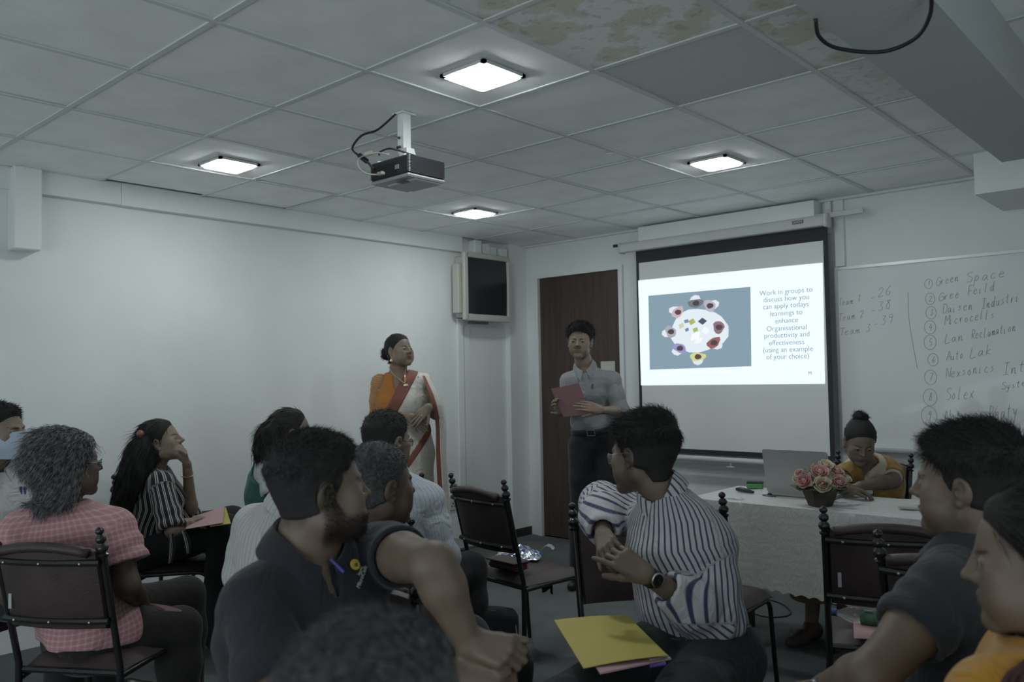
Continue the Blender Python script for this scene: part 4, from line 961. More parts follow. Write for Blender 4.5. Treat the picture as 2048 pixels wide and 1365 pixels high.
                b_ = bk.build('belt_buckle', STEEL, t); b_.matrix_parent_inverse = Matrix.Translation(-Vector(t.location))
    if shoes:
        for s in legs:
            A_ = np.asarray(legs[s][2], float); fd = nz(legs[s][3] if len(legs[s]) > 3 else hd(hh)*[1, 1, 0]); xs = np.array([fd[1], -fd[0], 0]); g0 = np.array([A_[0], A_[1], 0])
            def sh(p):
                d = smin(cone(p, g0-fd*.03+[0, 0, .040], g0+fd*.10+[0, 0, .034], .038, .036), cone(p, g0+fd*.10+[0, 0, .032], g0+fd*.18+[0, 0, .028], .038, .030), .03)
                d = smin(d, sph(p, g0+[0, 0, .07], .04), .04); return smax(d, .002-p[:, 2], .006)
            v, q = surface(sh, g0-[.25, .25, .02], g0+[.25, .25, .16], .009); qmesh(shoes[0], v, q, shoes[1], t)
    # ---- hair
    if hair: make_hair(t, head, **hair)
    if eye is not None: eyes(head, t, hd(head.yaw, head.pitch))
    if tint.get('beardc'): beard(t, head, **(beardp or {}))
    PEOPLE.append(t); return dict(t=t, N=N, PV=PV, SL=SL, SR=SR, up=up, yb=yb, XS=XS, XH=XH, st=st, head=head, Fd=Fd, torso=tb)
def addp(mb, name, m, t, smooth=40, **kw):
    """attach a mesh built in world space to its thing (or to a part of it)"""
    o = mb.build(name, m, t, smooth=smooth, **kw); r = t
    o.matrix_parent_inverse = Matrix.Translation(-Vector(t.location)) if t.parent is None else Matrix.Identity(4); return o
def collar(t, c, up, fwd, m, r=.066, h=.036, drop=.045, point=.075, open_=.5, band=True, lean=.25):
    """folded shirt collar: stand inside, fall outside with points at the front"""
    fwd = nz(np.asarray(fwd, float)-up*np.dot(fwd, up)); x = np.cross(fwd, up); c = np.asarray(c, float); rows = []; n = 41; S_ = []
    for k in range(n):
        a = -PI+2*PI*k/(n-1); a = a*(1-open_*.10); fr_ = abs(a)/PI       # 0 back, 1 front
        d = -fwd*math.cos(a)+x*math.sin(a); f = ss(.55, 1, fr_); ell_ = 1+.14*f
        hh = h*(1-.35*f); dp = drop+(point-drop)*ss(.72, 1, fr_); tz = -.030*f+.018*(1-fr_)
        tip = x*math.copysign(.022*ss(.8, 1, fr_), a)
        p0 = c+d*r*ell_+up*(tz-.012); p1 = c+d*(r*.97)*ell_+up*(tz+hh); p15 = c+d*(r+.004)*ell_+up*(tz+hh+.004); p2 = c+d*(r+.009)*ell_+up*(tz+hh-.004); p3 = c+d*(r+.012+lean*dp)*ell_+up*(tz+hh-dp)+tip+fwd*.012*f; 
        rows.append([p0, p1, p15, p2, lerp(p2, p3, .5)+d*.003, p3]); S_ += [(a*r, i*.012, 0) for i in range(6)]
    mb = MB(); mb.grid(rows, thick=.0022, flip=True); o = addp(mb, 'collar', m, t, smooth=50)
    a = o.data.attributes.new('st', 'FLOAT_VECTOR', 'POINT'); S2 = np.array(S_+S_, float); a.data.foreach_set('vector', S2.astype(f32).ravel()); return o
def skull_shell(head, th_top, th_side, yl, znape, nz_amp, nf, sideb=True, back=0, extra=None):
    zs, ys = zip(*yl)
    def fn(p):
        q = head.loc(p); d = smin(head.skull(q), cone(q, (0, -.030, -.02), (0, -.034, -.11), .058, .052), .03); z = q[:, 2]; th = th_side+(th_top-th_side)*ss(.02, .09, z)+back*ss(0, -.08, q[:, 1])*ss(-.06, .03, z)
        reg = np.interp(z, zs, ys)-q[:, 1]; d = d-th*(.12+.88*ss(0, .034, reg))
        if nz_amp: d = d-nz_amp*(wob(q, nf)*.6+wob(q, nf*2.1, 1.)*.4)*ss(-.03, .05, z)
        
        d = smax(d, -reg, .006); d = smax(d, znape+.0*q[:, 1]-z, .008)
        if sideb: # clear of the ears
            ax = np.abs(q[:, 0]); e = np.sqrt(((q[:, 1]+.010)/.020)**2+((z+.010)/.032)**2)-1; d = smax(d, -np.where(ax > .055, e*.02, .05), .004)
        if extra is not None: d = extra(q, d)
        return d*head.s
    return fn
YL_M = [(-.08, -.06), (-.05, -.045), (-.03, .006), (.0, .020), (.035, .036), (.055, .058), (.07, .074), (.085, .088), (.10, .10), (.14, .12)]
YL_F = [(-.09, -.02), (-.05, -.006), (-.02, .004), (.0, .012), (.03, .034), (.05, .050), (.07, .066), (.085, .078), (.10, .09), (.14, .11)]
def make_hair(t, head, style='short', mat=None, n=7000, length=.022, top=.014, side=.004, nape=-.062, amp=.004, freq=70., lift=.7, jit=.4, curl=0., width=.0016, flow=None, yl=None, h=.0045, seed=1, back=0., recede=0, segs=3, extra=None, more=None, earclear=True, name='hair'):
    rs = np.random.RandomState(seed); yl = yl or (YL_M if style != 'fem' else YL_F)
    if recede: yl = [(z, y-recede*max(0, min(1, (z-.02)/.04))) for z, y in yl]
    fn = skull_shell(head, top, side, yl, nape, amp, freq, earclear, back, extra); f2 = fn
    if more is not None: f2 = lambda p: smin(fn(p), more(p), .015)
    ex = .19 if more is None else .19
    lo, hi = head.c-.16*head.s, head.c+.16*head.s
    if more is not None and hasattr(more, 'c'): lo = np.minimum(lo, more.c-more.r); hi = np.maximum(hi, more.c+more.r)
    v, q = surface(f2, lo, hi, h); N_ = vnormals(v, q); R = np.asarray(head.R, float)
    if n:
        fl = flow or (lambda p, N: (np.array([0, .55, .1])@R)[None]*np.ones((len(p), 1))+np.where(head.loc(A3(p))[:, 2:3] < .05, 1., 0.)*np.array([0, -.4, -1.])@R if False else (ss(.03, .09, head.loc(A3(p))[:, 2])[:, None]*(np.array([0., .7, .0])@R)+(1-ss(.03, .09, head.loc(A3(p))[:, 2]))[:, None]*(np.array([0, -.35, -1.])@R)))
        z = head.loc(A3(v))[:, 2]; w = None
        sv, sq_ = strands(v, N_, n, length, fl, rs, width, segs, lift, jit, curl)
        # shorter at the sides
        b = np.repeat(sv.reshape(n, -1, 3)[:, :1], sv.reshape(n, -1, 3).shape[1], 1); zz = head.loc(A3(b[:, 0])); k = np.clip(.25+.75*ss(.0, .08, zz[:, 2]), 0, 1)[:, None, None] if style == 'short' else 1.
        sv = (b+(sv.reshape(n, -1, 3)-b)*k).reshape(-1, 3)
        v, q = merge([(v, q), (sv, sq_)])
    return qmesh(name, v, q, mat or HAIRB, t)

def beard(t, head, n=5000, length=.010, thr=.45, width=.0012):
    v, q = surface(lambda p: head.field(p), head.c-.15, head.c+.15, .004); m = head.bm(head.loc(A3(v))) > thr; N = vnormals(v, q); sv, sq_ = strands(v[m], N[m], n, length, lambda p, N: V3(0, 0, -1.)[None]+.3*np.asarray(head.R[1])[None]+0*p, np.random.RandomState(2), width, 3, .45, .45, .5)
    return qmesh('beard', sv, sq_, HAIRB, t)
# ================================================================ PEOPLE
SK_D = skin_mat('skin_deep', (.105, .074, .055)); SK_M = skin_mat('skin_brown', (.165, .120, .090)); SK_L = skin_mat('skin_light_brown', (.225, .168, .126))
BLACKCLOTH = cloth_mat('black_knit', (.022, .024, .030), wr=.5); DARKTR = cloth_mat('black_trouser_cloth', (.022, .024, .026), wr=.5)
SHOEM = mat('black_shoe_leather', (.015, .015, .015), .35)
V3 = lambda *a: np.array(a, float)
def seat_legs(PV, h1, h2=None, kz=.50, thigh=.43, az=.09, fwd=.0, dz=-.02):
    out = {}
    for s, sg, h in (('R', 1, h1), ('L', -1, h2 if h2 is not None else h1)):
        H_ = PV+hd((h1+(h2 if h2 is not None else h1))/2+90)*.09*sg+V3(0, 0, dz); K_ = H_+hd(h)*thigh; K_[2] = kz; A_ = K_+hd(h)*fwd; A_[2] = az; out[s] = (H_, K_, A_, hd(h))
    return out
def relaxed(S_, h, out=0, bend=.6, sg=1, up=.26, fo=.24):
    """upper arm hanging, forearm lying forward on the thigh"""
    E_ = S_+V3(0, 0, -up)+hd(h)*.06+hd(h+90)*sg*(.03+out); W_ = E_+hd(h-25*sg)*fo*bend+V3(0, 0, -.05); return (S_, E_, W_)
def rest_hand(arm, h, sg, **k): return hand_field(arm[2], lerp(arm[2]-arm[1], hd(h-20*sg)*.2, .5)+V3(0, 0, -.06), V3(0, 0, 1), sg, curl=(.35, .35, .4, .45), thumb=(.6, .2), size=.95, **k)

def surf_pt(d, px, py, t0, off=.016):
    """first point where the ray through a pixel meets the clothed torso"""
    for k in np.arange(t0-.4, t0+.4, .004):
        if d['torso'](A3([at(px, py, k)]))[0] < off: return at(px, py, k-.004)
    return at(px, py, t0)
# ---- 1 standing man with a maroon folder
H_ = Head(at(1160, 684, 5.45), 194, -3, 2, size=.96, nose=1.05, lips=1.05, jaw=.86, lid=.75)
N_ = at(1172, 744, 5.50); PV_ = at(1190, 872, 5.52); th = 190
SR_, SL_ = at(1136, 763, 5.50), at(1226, 760, 5.42)
WL = at(1203, 821, 5.04); WR = at(1122, 826, 5.24)
hl = hand_field(WL, at(1172, 813, 5.02)-WL, at(1190, 800, 4.88)-WL, -1, curl=(.30, .25, .25, .3), thumb=(.5, .3), tcurl=.2, size=.95, spread=.03)
hr = hand_field(WR, at(1104, 808, 5.19)-WR, at(1100, 840, 5.35)-WR, 1, curl=(.7, .7, .7, .75), thumb=(.7, .1), size=.9)
A1 = cloth_mat('grey_shirt_cloth', (.25, .26, .27), wr=.8)
legsS = {}
for s, sg in (('R', 1), ('L', -1)):
    Hh = PV_+hd(th+90)*.085*sg-V3(0, 0, .07); Kk = Hh+hd(th+90)*.015*sg+hd(th)*.02; Kk[2] = .48; Aa = Kk+hd(th+90)*.02*sg-hd(th)*.03; Aa[2] = .09; legsS[s] = (Hh, Kk, Aa, hd(th+12*sg)*[1, 1, 0])
man1 = person('man in grey shirt holding a maroon folder, standing before the brown door', H_, N_, th, PV=PV_, SL=SL_, SR=SR_, bw=.86, bd=.85, arms={'R': (SR_, at(1134, 815, 5.46), WR), 'L': (SL_, at(1240, 822, 5.38), WL)}, legs=legsS, hands={'L': hl, 'R': hr}, skin=SK_L, tint=dict(must=.95, stubble=.25, lipc=(.72, .58, .58)), neck=.050, armr=.80, legr=.88,
    garments=[dict(kind='shirt', mat=A1, sleeve={'L': 1.10, 'R': 1.10}, hem=.02, collar=dict(r=.058, point=.058, h=.030), vneck=(.05, .026), h=.008, off=.009, folds=.007, ff=26, loose=.010), dict(kind='trousers', mat=DARKTR, belt=mat('belt_black', (.02, .02, .022), .35), waist=.065, off=.014)], eye=hd(182, -1), shoes=('shoe', SHOEM),
    hair=dict(n=5500, length=.034, top=.018, side=.010, amp=.007, freq=55, lift=.25, jit=.5, curl=.8, width=.0026, back=.008))
mb = MB(); a = surf_pt(man1, 1185, 768, 5.35, .026); mb.tube([a, a-V3(0, 0, .03)], .005, 6); addp(mb, 'pen', mat('pocket_pen', (.10, .07, .30), .4), man1['t'])
# ---- 2 standing woman in a white and red saree
T2 = 5.5
H_ = Head(at(799, 702, T2), 128, 6, 0, size=.93, fem=1, nose=1.15, lips=1.3, fat=1, lid=.85)
N_ = at(797, 752, T2+.02); PV_ = at(812, 898, T2+.04); th = 165
SR_, SL_ = at(760, 766, T2), at(846, 764, T2+.04)
ER, EL = at(754, 836, T2+.04), at(872, 828, T2+.02); WR, WL = at(818, 834, T2-.20), at(857, 815, T2-.22)
hr = hand_field(WR, at(845, 850, T2-.24)-WR, at(826, 820, T2-.5)-WR, 1, curl=(.5, .55, .6, .6), thumb=(.5, .2), size=.9)
hl = hand_field(WL, at(836, 836, T2-.27)-WL, at(850, 806, T2-.5)-WL, -1, curl=(.35, .35, .4, .4), thumb=(.75, .0), size=.92)
legW = {}
for s, sg in (('R', 1), ('L', -1)):
    Hh = PV_+hd(th+90)*.085*sg-V3(0, 0, .07); Kk = Hh*1; Kk[2] = .47; Aa = Kk-hd(th)*.03; Aa[2] = .09; legW[s] = (Hh, Kk, Aa, hd(th+12*sg)*[1, 1, 0])
ORANGE = cloth_mat('orange_blouse_cloth', (.42, .17, .045), wr=.6)
LACE = cloth_mat('orange_lace', (.50, .32, .18), stripes=((1, .012, .45, (.36, .15, .045, .8), 0), (0, .017, .4, (.40, .18, .06, .6), .2)), wr=.9)
woman2 = person('woman in white saree with red borders and orange blouse, standing at the left wall', H_, N_, th, PV=PV_, SL=SL_, SR=SR_, bw=1.0, bd=1.1, belly=.02, bust=1.05, arms={'R': (SR_, ER, WR), 'L': (SL_, EL, WL)}, hands={'L': hl, 'R': hr}, skin=SK_L, tint=dict(lipc=(.55, .35, .36)), neck=.050, armr=.98, legs=legW, shoes=('shoe', SHOEM),
    garments=[dict(kind='shirt', name='blouse', mat=ORANGE, sleeve={}, hem=.12, vneck=(.17, .058), neckr=.060, h=.009, off=.006, folds=.001)],
    eye=hd(118, 3), hair=dict(style='fem', n=1500, length=.03, top=.006, side=.006, amp=.0006, freq=50, lift=.02, jit=.08, width=.002, flow=lambda p, N: -np.asarray(H_.R, float)[1][None]*np.ones((len(p), 1)), nape=-.085))
t = woman2['t']
def part_sdf(t, name, fn, lo, hi, h, m, st=None, **kw):
    v, q = surface(fn, lo, hi, h)
    if len(q) == 0: print('EMPTY', name); return None
    s_ = st(v) if st else np.stack([v[:, 0], v[:, 2], v[:, 1]], 1)
    return qmesh(name, v, q, m, t, st=s_, **kw)
def bunball(t, h, c, r, mat=HAIRB, name='hair_bun', n=500):
    cw = h.world(c); fn = lambda p: ell(p, cw, np.array(r)*h.s, h.R)-.003*wob(p-A3(cw), 130.)-.003*np.sin(np.linalg.norm(p-A3(cw), axis=1)*200+np.arctan2((p-A3(cw))@h.R[0], (p-A3(cw))@h.R[2])*3)
    v, q = surface(fn, cw-.09, cw+.09, .004); N = vnormals(v, q); sv, sq_ = strands(v, N, n, .03, lambda p, N: np.cross(N, np.array([0., 0, 1.])), np.random.RandomState(3), .0016, 3, .15, .3, .8); v, q = merge([(v, q), (sv, sq_)]); return qmesh(name, v, q, mat, t)
bunball(t, woman2['head'], (0, -.140, -.004), (.040, .034, .046))
# lace sleeves
for s in ('R',):
    S_, E_, W_ = (SR_, ER, WR) if s == 'R' else (SL_, EL, WL); ax = nz(E_-S_); end = lerp(S_, E_, .97); cf = chain_fn([(S_, .060), (lerp(S_, E_, .5), .058), (E_, .050)], .02)
    part_sdf(t, 'lace_sleeve', lambda p: smax(cf(p)-.001*np.sin(((p-A3(S_))@A3(ax))*160), (p-A3(end))@A3(ax), .003), np.minimum(S_, E_)-.1, np.maximum(S_, E_)+.1, .006, LACE, st=lambda v: np.stack([limb_st(S_, E_, v)[0], limb_st(S_, E_, v)[1], 0*v[:, 0]], 1))
SAREE = cloth_mat('white_saree_silk', (.58, .56, .50), wr=.9, rough=.45, sheen=.3, spec=.4)
BORDER = cloth_mat('red_saree_border', (.20, .045, .038), stripes=((0, .011, .25, (.26, .14, .10, .7), 0), (1, .011, .25, (.26, .14, .10, .7), 0)), wr=.3, rough=.6)
d2 = woman2; up, yb, XS = nz(d2['up']), d2['yb'], d2['XS']; base = torso_fn(d2['st'], .020); jb = [(SL_, .060)]
ln_a = N_-XS*.045+yb*.05+up*.02; ln_b = PV_+XS*.16+up*.20
dirn = nz(ln_b-ln_a); nrm_ = nz(np.cross(dirn, yb));  nrm_ = nrm_ if nrm_[2] < 0 else -nrm_       # points below the diagonal
def drape(off):
    tf = torso_fn(d2['st'], .014+off, .03)
    def fn(p):
        d = tf(p); d = smin(d, cone(p, N_-V3(0, 0, .02), SL_, .052+off, .060+off), .03)
        for s in (-1, 1): d = smin(d, sph(p, PV_+d2['up']*.60+yb*.085+XS*.072*s, .072+off), .05)
        d = smin(d, cone(p, PV_-up*.02, V3(PV_[0], PV_[1], .05)+yb*.02, .175+off, .19+off), .06)
        ang = (p-A3(PV_))@A3(XS); z = p[:, 2]
        return d-.006*(.5+.5*np.sin(ang*70+3*z))*ss(.85, .6, z)-.004*(.5+.5*np.sin(((p-A3(ln_a))@A3(nrm_))*60+2*np.sin(((p-A3(ln_a))@A3(dirn))*9)))*ss(.8, .95, z)
    return fn
dr = drape(0); lo_, hi_ = V3(*(np.minimum(PV_, N_)-.35)), V3(*(np.maximum(PV_, N_)+.35)); lo_[2] = .0; hi_[2] = N_[2]+.12
cutp = lambda p, o: (A3(ln_a)-p)@A3(nrm_)+o+(.0)
def saree(p):
    front = ss(-.03, .03, (p-A3(PV_))@A3(yb)); d = smax(dr(p), cutp(p, 0.), .004); d = smax(d, -cone(p, N_-up*.0, N_+up*.2, .066, .07), .004); return smax(d, .015-p[:, 2], .004)
part_sdf(t, 'saree', saree, lo_, hi_, .010, SAREE)
dr2 = drape(.005)
def bord(p): d = smax(dr2(p), np.maximum(cutp(p, -.002), -cutp(p, 0)-.075), .003); d = smax(d, .93-p[:, 2], .01); return smax(d, -cone(p, N_-up*.0, N_+up*.2, .068, .07), .004)
part_sdf(t, 'saree_border', bord, lo_, hi_, .008, BORDER, st=lambda v: np.stack([(v-ln_a)@dirn, (v-ln_a)@nrm_, v[:, 0]*0], 1))
# second border spiralling down the skirt, and the pallu over the left arm
ln2a, ln2b = at(852, 880, T2-.15), at(806, 945, T2-.2); dn2 = nz(ln2b-ln2a); nr2 = nz(np.cross(dn2, yb)); off2 = A3(ln2a)
part_sdf(t, 'saree_border', lambda p: smax(smax(dr2(p), np.abs((p-off2)@A3(nr2))-.022, .003), np.maximum(-((p-A3(PV_))@A3(yb)), np.abs((p-off2)@A3(dn2)-.12)-.24), .004), lo_, hi_, .008, BORDER, st=lambda v: np.stack([(v-ln2a)@dn2, (v-ln2a)@nr2, v[:, 0]*0], 1))
def sheet(t, name, cols, m, rows=30, thick=.003, wobx=.004, freq=40, stsc=None, **kw):
    C_ = [spline(c, rows) for c in cols]; n = len(C_); P = []
    for i in range(rows):
        sp = spline([c[i] for c in C_], n*5); P.append([q+np.array([0, 0, 0])+nz(np.cross(sp[-1]-sp[0], [0, 0, 1]))*wobx*math.sin(freq*k/len(sp)+i*.08) for k, q in enumerate(sp)])
    mb = MB(); mb.grid(P, thick=thick); o = addp(mb, name, m, t, smooth=60); P = np.array(P); u = np.linspace(0, np.linalg.norm(P[rows//2, -1]-P[rows//2, 0]), P.shape[1]); w_ = np.linspace(0, np.linalg.norm(P[-1, 0]-P[0, 0]), rows)
    S_ = np.stack([np.broadcast_to(u[None], P.shape[:2]), np.broadcast_to(w_[:, None], P.shape[:2]), np.zeros(P.shape[:2])], -1).reshape(-1, 3); a = o.data.attributes.new('st', 'FLOAT_VECTOR', 'POINT'); a.data.foreach_set('vector', np.concatenate([S_, S_]).astype(f32).ravel()); return o
tf = T2-.16
edge = [at(845, 752, T2-.07), at(862, 800, T2-.20), at(871, 850, tf), at(872, 910, tf), at(876, 980, tf), at(884, 1060, tf)]
edge2 = [at(850, 752, T2-.07), at(870, 800, T2-.20), at(879, 850, tf-.0), at(881, 910, tf), at(885, 980, tf), at(892, 1062, tf)]
mid = [at(857, 752, T2-.02), at(880, 800, T2-.12), at(889, 850, tf+.05), at(892, 910, tf+.06), at(897, 980, tf+.07), at(902, 1058, tf+.08)]
back = [at(856, 753, T2+.10), at(884, 800, T2+.12), at(892, 850, T2+.12), at(890, 910, T2+.14), at(893, 980, T2+.15), at(897, 1050, T2+.15)]
sheet(t, 'saree_pallu', [edge2, mid, back], SAREE, freq=18, wobx=.006)
sheet(t, 'pallu_border', [edge, edge2], BORDER, wobx=0)
# jewellery
GOLD = mat('gold', (.75, .62, .38), .3, metal=1); h = woman2['head']
for s in (1, -1):
    c = h.world((s*.080, -.004, -.040)); e = MB(); e.ball(c, .005, 8, 6); e.lathe([(.0015, 0), (.006, -.004), (.003, -.010), (.010, -.022), (.011, -.030), (.010, -.031)], c-V3(0, 0, .004), 12); addp(e, 'earring', GOLD, t)
nk = [N_+XS*.058+yb*.01+up*.030, N_+XS*.052+yb*.055+up*.0, N_+XS*.020+yb*.105-up*.06, N_-XS*.004+yb*.125-up*.105, N_-XS*.024+yb*.105-up*.06, N_-XS*.048+yb*.058+up*.0, N_-XS*.055+yb*.01+up*.030]
nk = [at(778, 735, T2-.03), at(786, 748, T2-.10), at(798, 758, T2-.145), at(809, 766, T2-.16), at(810, 750, T2-.145), at(811, 740, T2-.10), at(811, 732, T2-.05)]
e = MB(); e.tube(spline(nk, 40), .0028, 6); c = at(812, 772, T2-.165); e.ball(c, (.018, .006, .013), 12, 8, R=np.array([XS, yb, up])); addp(e, 'necklace', GOLD, t)
e = MB(); c = hl.W+nz(at(836, 836, T2-.27)-hl.W)*.105; e.ball(at(844, 832, T2-.285), .005, 8, 6); addp(e, 'ring', GOLD, t)
# ---- 3 big bearded man in the foreground
H_ = Head(at(642, 980, 1.87), 61, 2, 0, size=1.00, nose=1.1, fat=1.0, beard=.004, jaw=1.08)
N_ = at(612, 1130, 1.88); th = 140; SR_, SL_ = at(515, 1205, 1.76), at(765, 1105, 1.99)
PV_ = V3(*(N_[:2]+hd(200)[:2]*.02), .54)
EL, WL = at(866, 1130, 1.70), at(934, 1284, 1.70); ER, WR = at(560, 1440, 1.55), at(800, 1400, 1.55)
hl = hand_field(WL, at(1000, 1302, 1.68)-WL, at(975, 1250, 1.62)-WL, -1, curl=(1.1, 1.2, 1.25, 1.25), thumb=(.35, .2), spread=.0, size=.98)
hr = hand_field(WR+0, at(960, 1330, 1.58)-WR, at(900, 1300, 1.5)-WR, 1, curl=(.5, .55, .6, .6), thumb=(.5, .1))
WR2 = at(905, 1352, 1.68); hr = hand_field(WR2, at(985, 1345, 1.68)-WR2, at(945, 1300, 1.6)-WR2, 1, curl=(1.1, 1.15, 1.2, 1.2), thumb=(.5, .1))
man3 = person('bearded man in black polo shirt looking right, arm resting forward, in the foreground', H_, N_, th, hh=130, PV=PV_, SL=SL_, SR=SR_, bw=1.14, bd=1.2, belly=.06, arms={'L': (SL_, EL, WL), 'R': (SR_, ER, WR2)}, legs=seat_legs(PV_, 105, 85, kz=.52), hands={'L': hl, 'R': hr}, skin=SK_M, tint=dict(beardc=.85, must=.8, fade=.8), neck=.066, armr=1.12, legr=1.1, h_head=.003, h_arm=.007, h_hand=.003,
    garments=[dict(kind='shirt', name='polo_shirt', mat=BLACKCLOTH, sleeve={'L': .40, 'R': .8}, hem=-.02, collar=dict(r=.078, point=.075, h=.040, drop=.055, lean=.45), vneck=(.10, .022), neckr=.080, h=.0075, off=.012, folds=.006, ff=18, loose=.006, cup=.036), dict(kind='trousers', mat=DARKTR, off=.014)], eye=hd(60), shoes=('shoe', SHOEM),
    hair=dict(n=12000, length=.018, top=.018, side=.002, amp=.004, freq=80, lift=.45, jit=.45, curl=.5, width=.0015, h=.0035, nape=-.055))
t = man3['t']
# logo on the chest: yellow roundel and white lettering
d3 = man3
def badge(t, d, px, py, t0, r, m, name, n=16):
    c = surf_pt(d, px, py, t0, .036); a, b = surf_pt(d, px+12, py, t0, .036), surf_pt(d, px, py+12, t0, .036); nn = nz(np.cross(b-c, a-c)); nn = nn if nn.dot(CAM-c) > 0 else -nn; F_ = frame(nn, nz(a-c)); mb = MB()
    mb.lathe([(r, -.001), (r, .002), (r*.0+.0001, .0021)], c, n, R=F_); return addp(mb, name, m, t), c, F_
o, c, F_ = badge(t, d3, 710, 1130, 1.85, .012, mat('logo_yellow', (.50, .44, .05), .6), 'chest_emblem')
mb = MB(); mb.box(c+F_[2]*.003, (.008, .002, .001), R=F_); mb.box(c+F_[2]*.003+F_[0]*.003, (.002, .008, .001), R=F_); mb.box(c+F_[2]*.003-F_[1]*.004, (.007, .002, .001), R=F_); addp(mb, 'emblem_mark', BLACKCLOTH, t)
def cloth_text(t, s, c, x, nrm, size, m, name):
    me = text(s, size); me.materials.append(m); o = bpy.data.objects.new(name, me); COL.objects.link(o); F_ = frame(nrm, x); o.matrix_world = Matrix(((F_[0][0], F_[1][0], F_[2][0], c[0]), (F_[0][1], F_[1][1], F_[2][1], c[1]), (F_[0][2], F_[1][2], F_[2][2], c[2]), (0, 0, 0, 1)))
    o.parent = t; o.matrix_parent_inverse = Matrix.Translation(-Vector(t.location)); return o
c1 = surf_pt(d3, 727, 1156, 1.85, .028); c2 = surf_pt(d3, 722, 1144, 1.85, .028)
cloth_text(t, 'MicroCells', c1, nz(at(735, 1137, 1.88)-at(714, 1160, 1.88)), F_[2], .0135, mat('logo_white', (.55, .55, .55), .6), 'chest_lettering')
cloth_text(t, 'Sanmin', c2, nz(at(735, 1137, 1.88)-at(714, 1160, 1.88)), F_[2], .008, MATS['logo_white'], 'chest_lettering')
mb = MB(); a, b = surf_pt(d3, 664, 1122, 1.82, .03), surf_pt(d3, 688, 1146, 1.82, .03); mb.tube([a, b], .0045, 8); mb.tube([a, a+nz(a-b)*.004], .0055, 8); addp(mb, 'pen', mat('blue_pen', (.06, .05, .25), .35), t)
# ---- 4 grey-haired person in the pink checked shirt, seen from behind
H_ = Head(at(139, 930, 2.99), 42, 0, 0, size=1.0, fem=.5, nose=1, fat=.6)
N_ = at(126, 1022, 3.02); th = 14; PV_ = at(170, 1262, 3.06); SR_, SL_ = at(228, 1058, 2.99), at(42, 1062, 2.99)
ER, WR = at(256, 1172, 2.95), at(290, 1225, 3.32); EL, WL = at(20, 1190, 3.09), at(140, 1210, 3.38)
PINK = cloth_mat('pink_check_cloth', (.52, .30, .31), stripes=((0, .018, .5, (.42, .21, .23, .6), 0), (1, .018, .5, (.42, .21, .23, .6), 0), (0, .018, .12, (.60, .46, .47, .35), .5), (1, .018, .12, (.60, .46, .47, .5), .5)), wr=.8)
lg = seat_legs(PV_, 62, 40, kz=.50, thigh=.42, dz=-.0)
KR = at(358, 1258, 3.17); lg['R'] = (lg['R'][0], KR, V3(KR[0], KR[1], .09)+hd(60)*.0, hd(60))
man4 = person('grey-haired person in pink checked shirt seen from behind on the near left chair', H_, N_, th, hh=40, PV=PV_, SL=SL_, SR=SR_, bw=1.12, bd=1.05, arms={'L': (SL_, EL, WL), 'R': (SR_, ER, WR)}, legs=lg, hands={'R': hand_field(WR, hd(40)+V3(0, 0, -.2), V3(0, 0, 1), 1, size=.9), 'L': hand_field(WL, hd(40), V3(0, 0, 1), -1, size=.9)}, skin=SK_D, neck=.054, armr=1.0, h_head=.004,
    garments=[dict(kind='shirt', mat=PINK, sleeve={'L': .62, 'R': .62}, hem=-.11, hemz=.455, h=.009, off=.018, folds=.008, ff=17, loose=.022, legs=.30, collar=dict(r=.066, point=.06, h=.022, drop=.034), cup=.022), dict(kind='trousers', mat=cloth_mat('grey_black_trousers', (.022, .021, .018), wr=.5), off=.012)], shoes=('shoe', SHOEM), eye=hd(40),
    hair=dict(style='fem', mat=HAIRG, n=10000, length=.085, top=.014, side=.016, amp=.006, freq=60, lift=.03, jit=.12, curl=.55, width=.0030, nape=-.122, back=.012, seed=4, earclear=False, segs=6, flow=lambda p, N: V3(0, 0, -1.1)[None]-.8*np.asarray(hd(42))[None]+0*p, yl=[(-.13, -.005), (-.06, .006), (-.02, .012), (.0, .020), (.035, .04), (.055, .058), (.07, .074), (.085, .088), (.10, .10), (.14, .12)]))
FRAMEM = mat('spectacle_frame', (.02, .02, .02), .3); LENS = mat('spectacle_glass', (.85, .9, .9), .05, trans=.95, alpha=.35)
def glasses(t, h, m=FRAMEM):
    t_ = t; mb = MB(); W_ = h.world
    for s in (1, -1):
        ring = [W_((s*(.033+.022*math.cos(a)), .100-.012*abs(math.cos(a))*(1 if math.cos(a)*1 > 0 else 0)*1, -.002+.016*math.sin(a))) for a in np.linspace(0, 2*PI, 25)]
        mb.tube(ring, .0012*h.s, 6); mb.tube([W_((s*.055, .090, .004)), W_((s*.074, .060, .006)), W_((s*.083, -.010, .006)), W_((s*.082, -.025, -.006))], .0016*h.s, 6)
    mb.tube([W_((-.011, .101, .002)), W_((0, .104, .005)), W_((.011, .101, .002))], .0013*h.s, 6); o = addp(mb, 'glasses', m, t)
    for s in (1, -1):
        l = MB(); l.poly([W_((s*(.033+.021*math.cos(a)), .099-.010*abs(math.cos(a))*(1 if math.cos(a) > 0 else 0), -.002+.015*math.sin(a))) for a in np.linspace(0, 2*PI, 17)[:-1]], .0008, h.R[1]); q = addp(l, 'lens', LENS, t); q.parent = o; q.matrix_parent_inverse = Matrix.Identity(4); 
    return o
glasses(man4['t'], man4['head'])
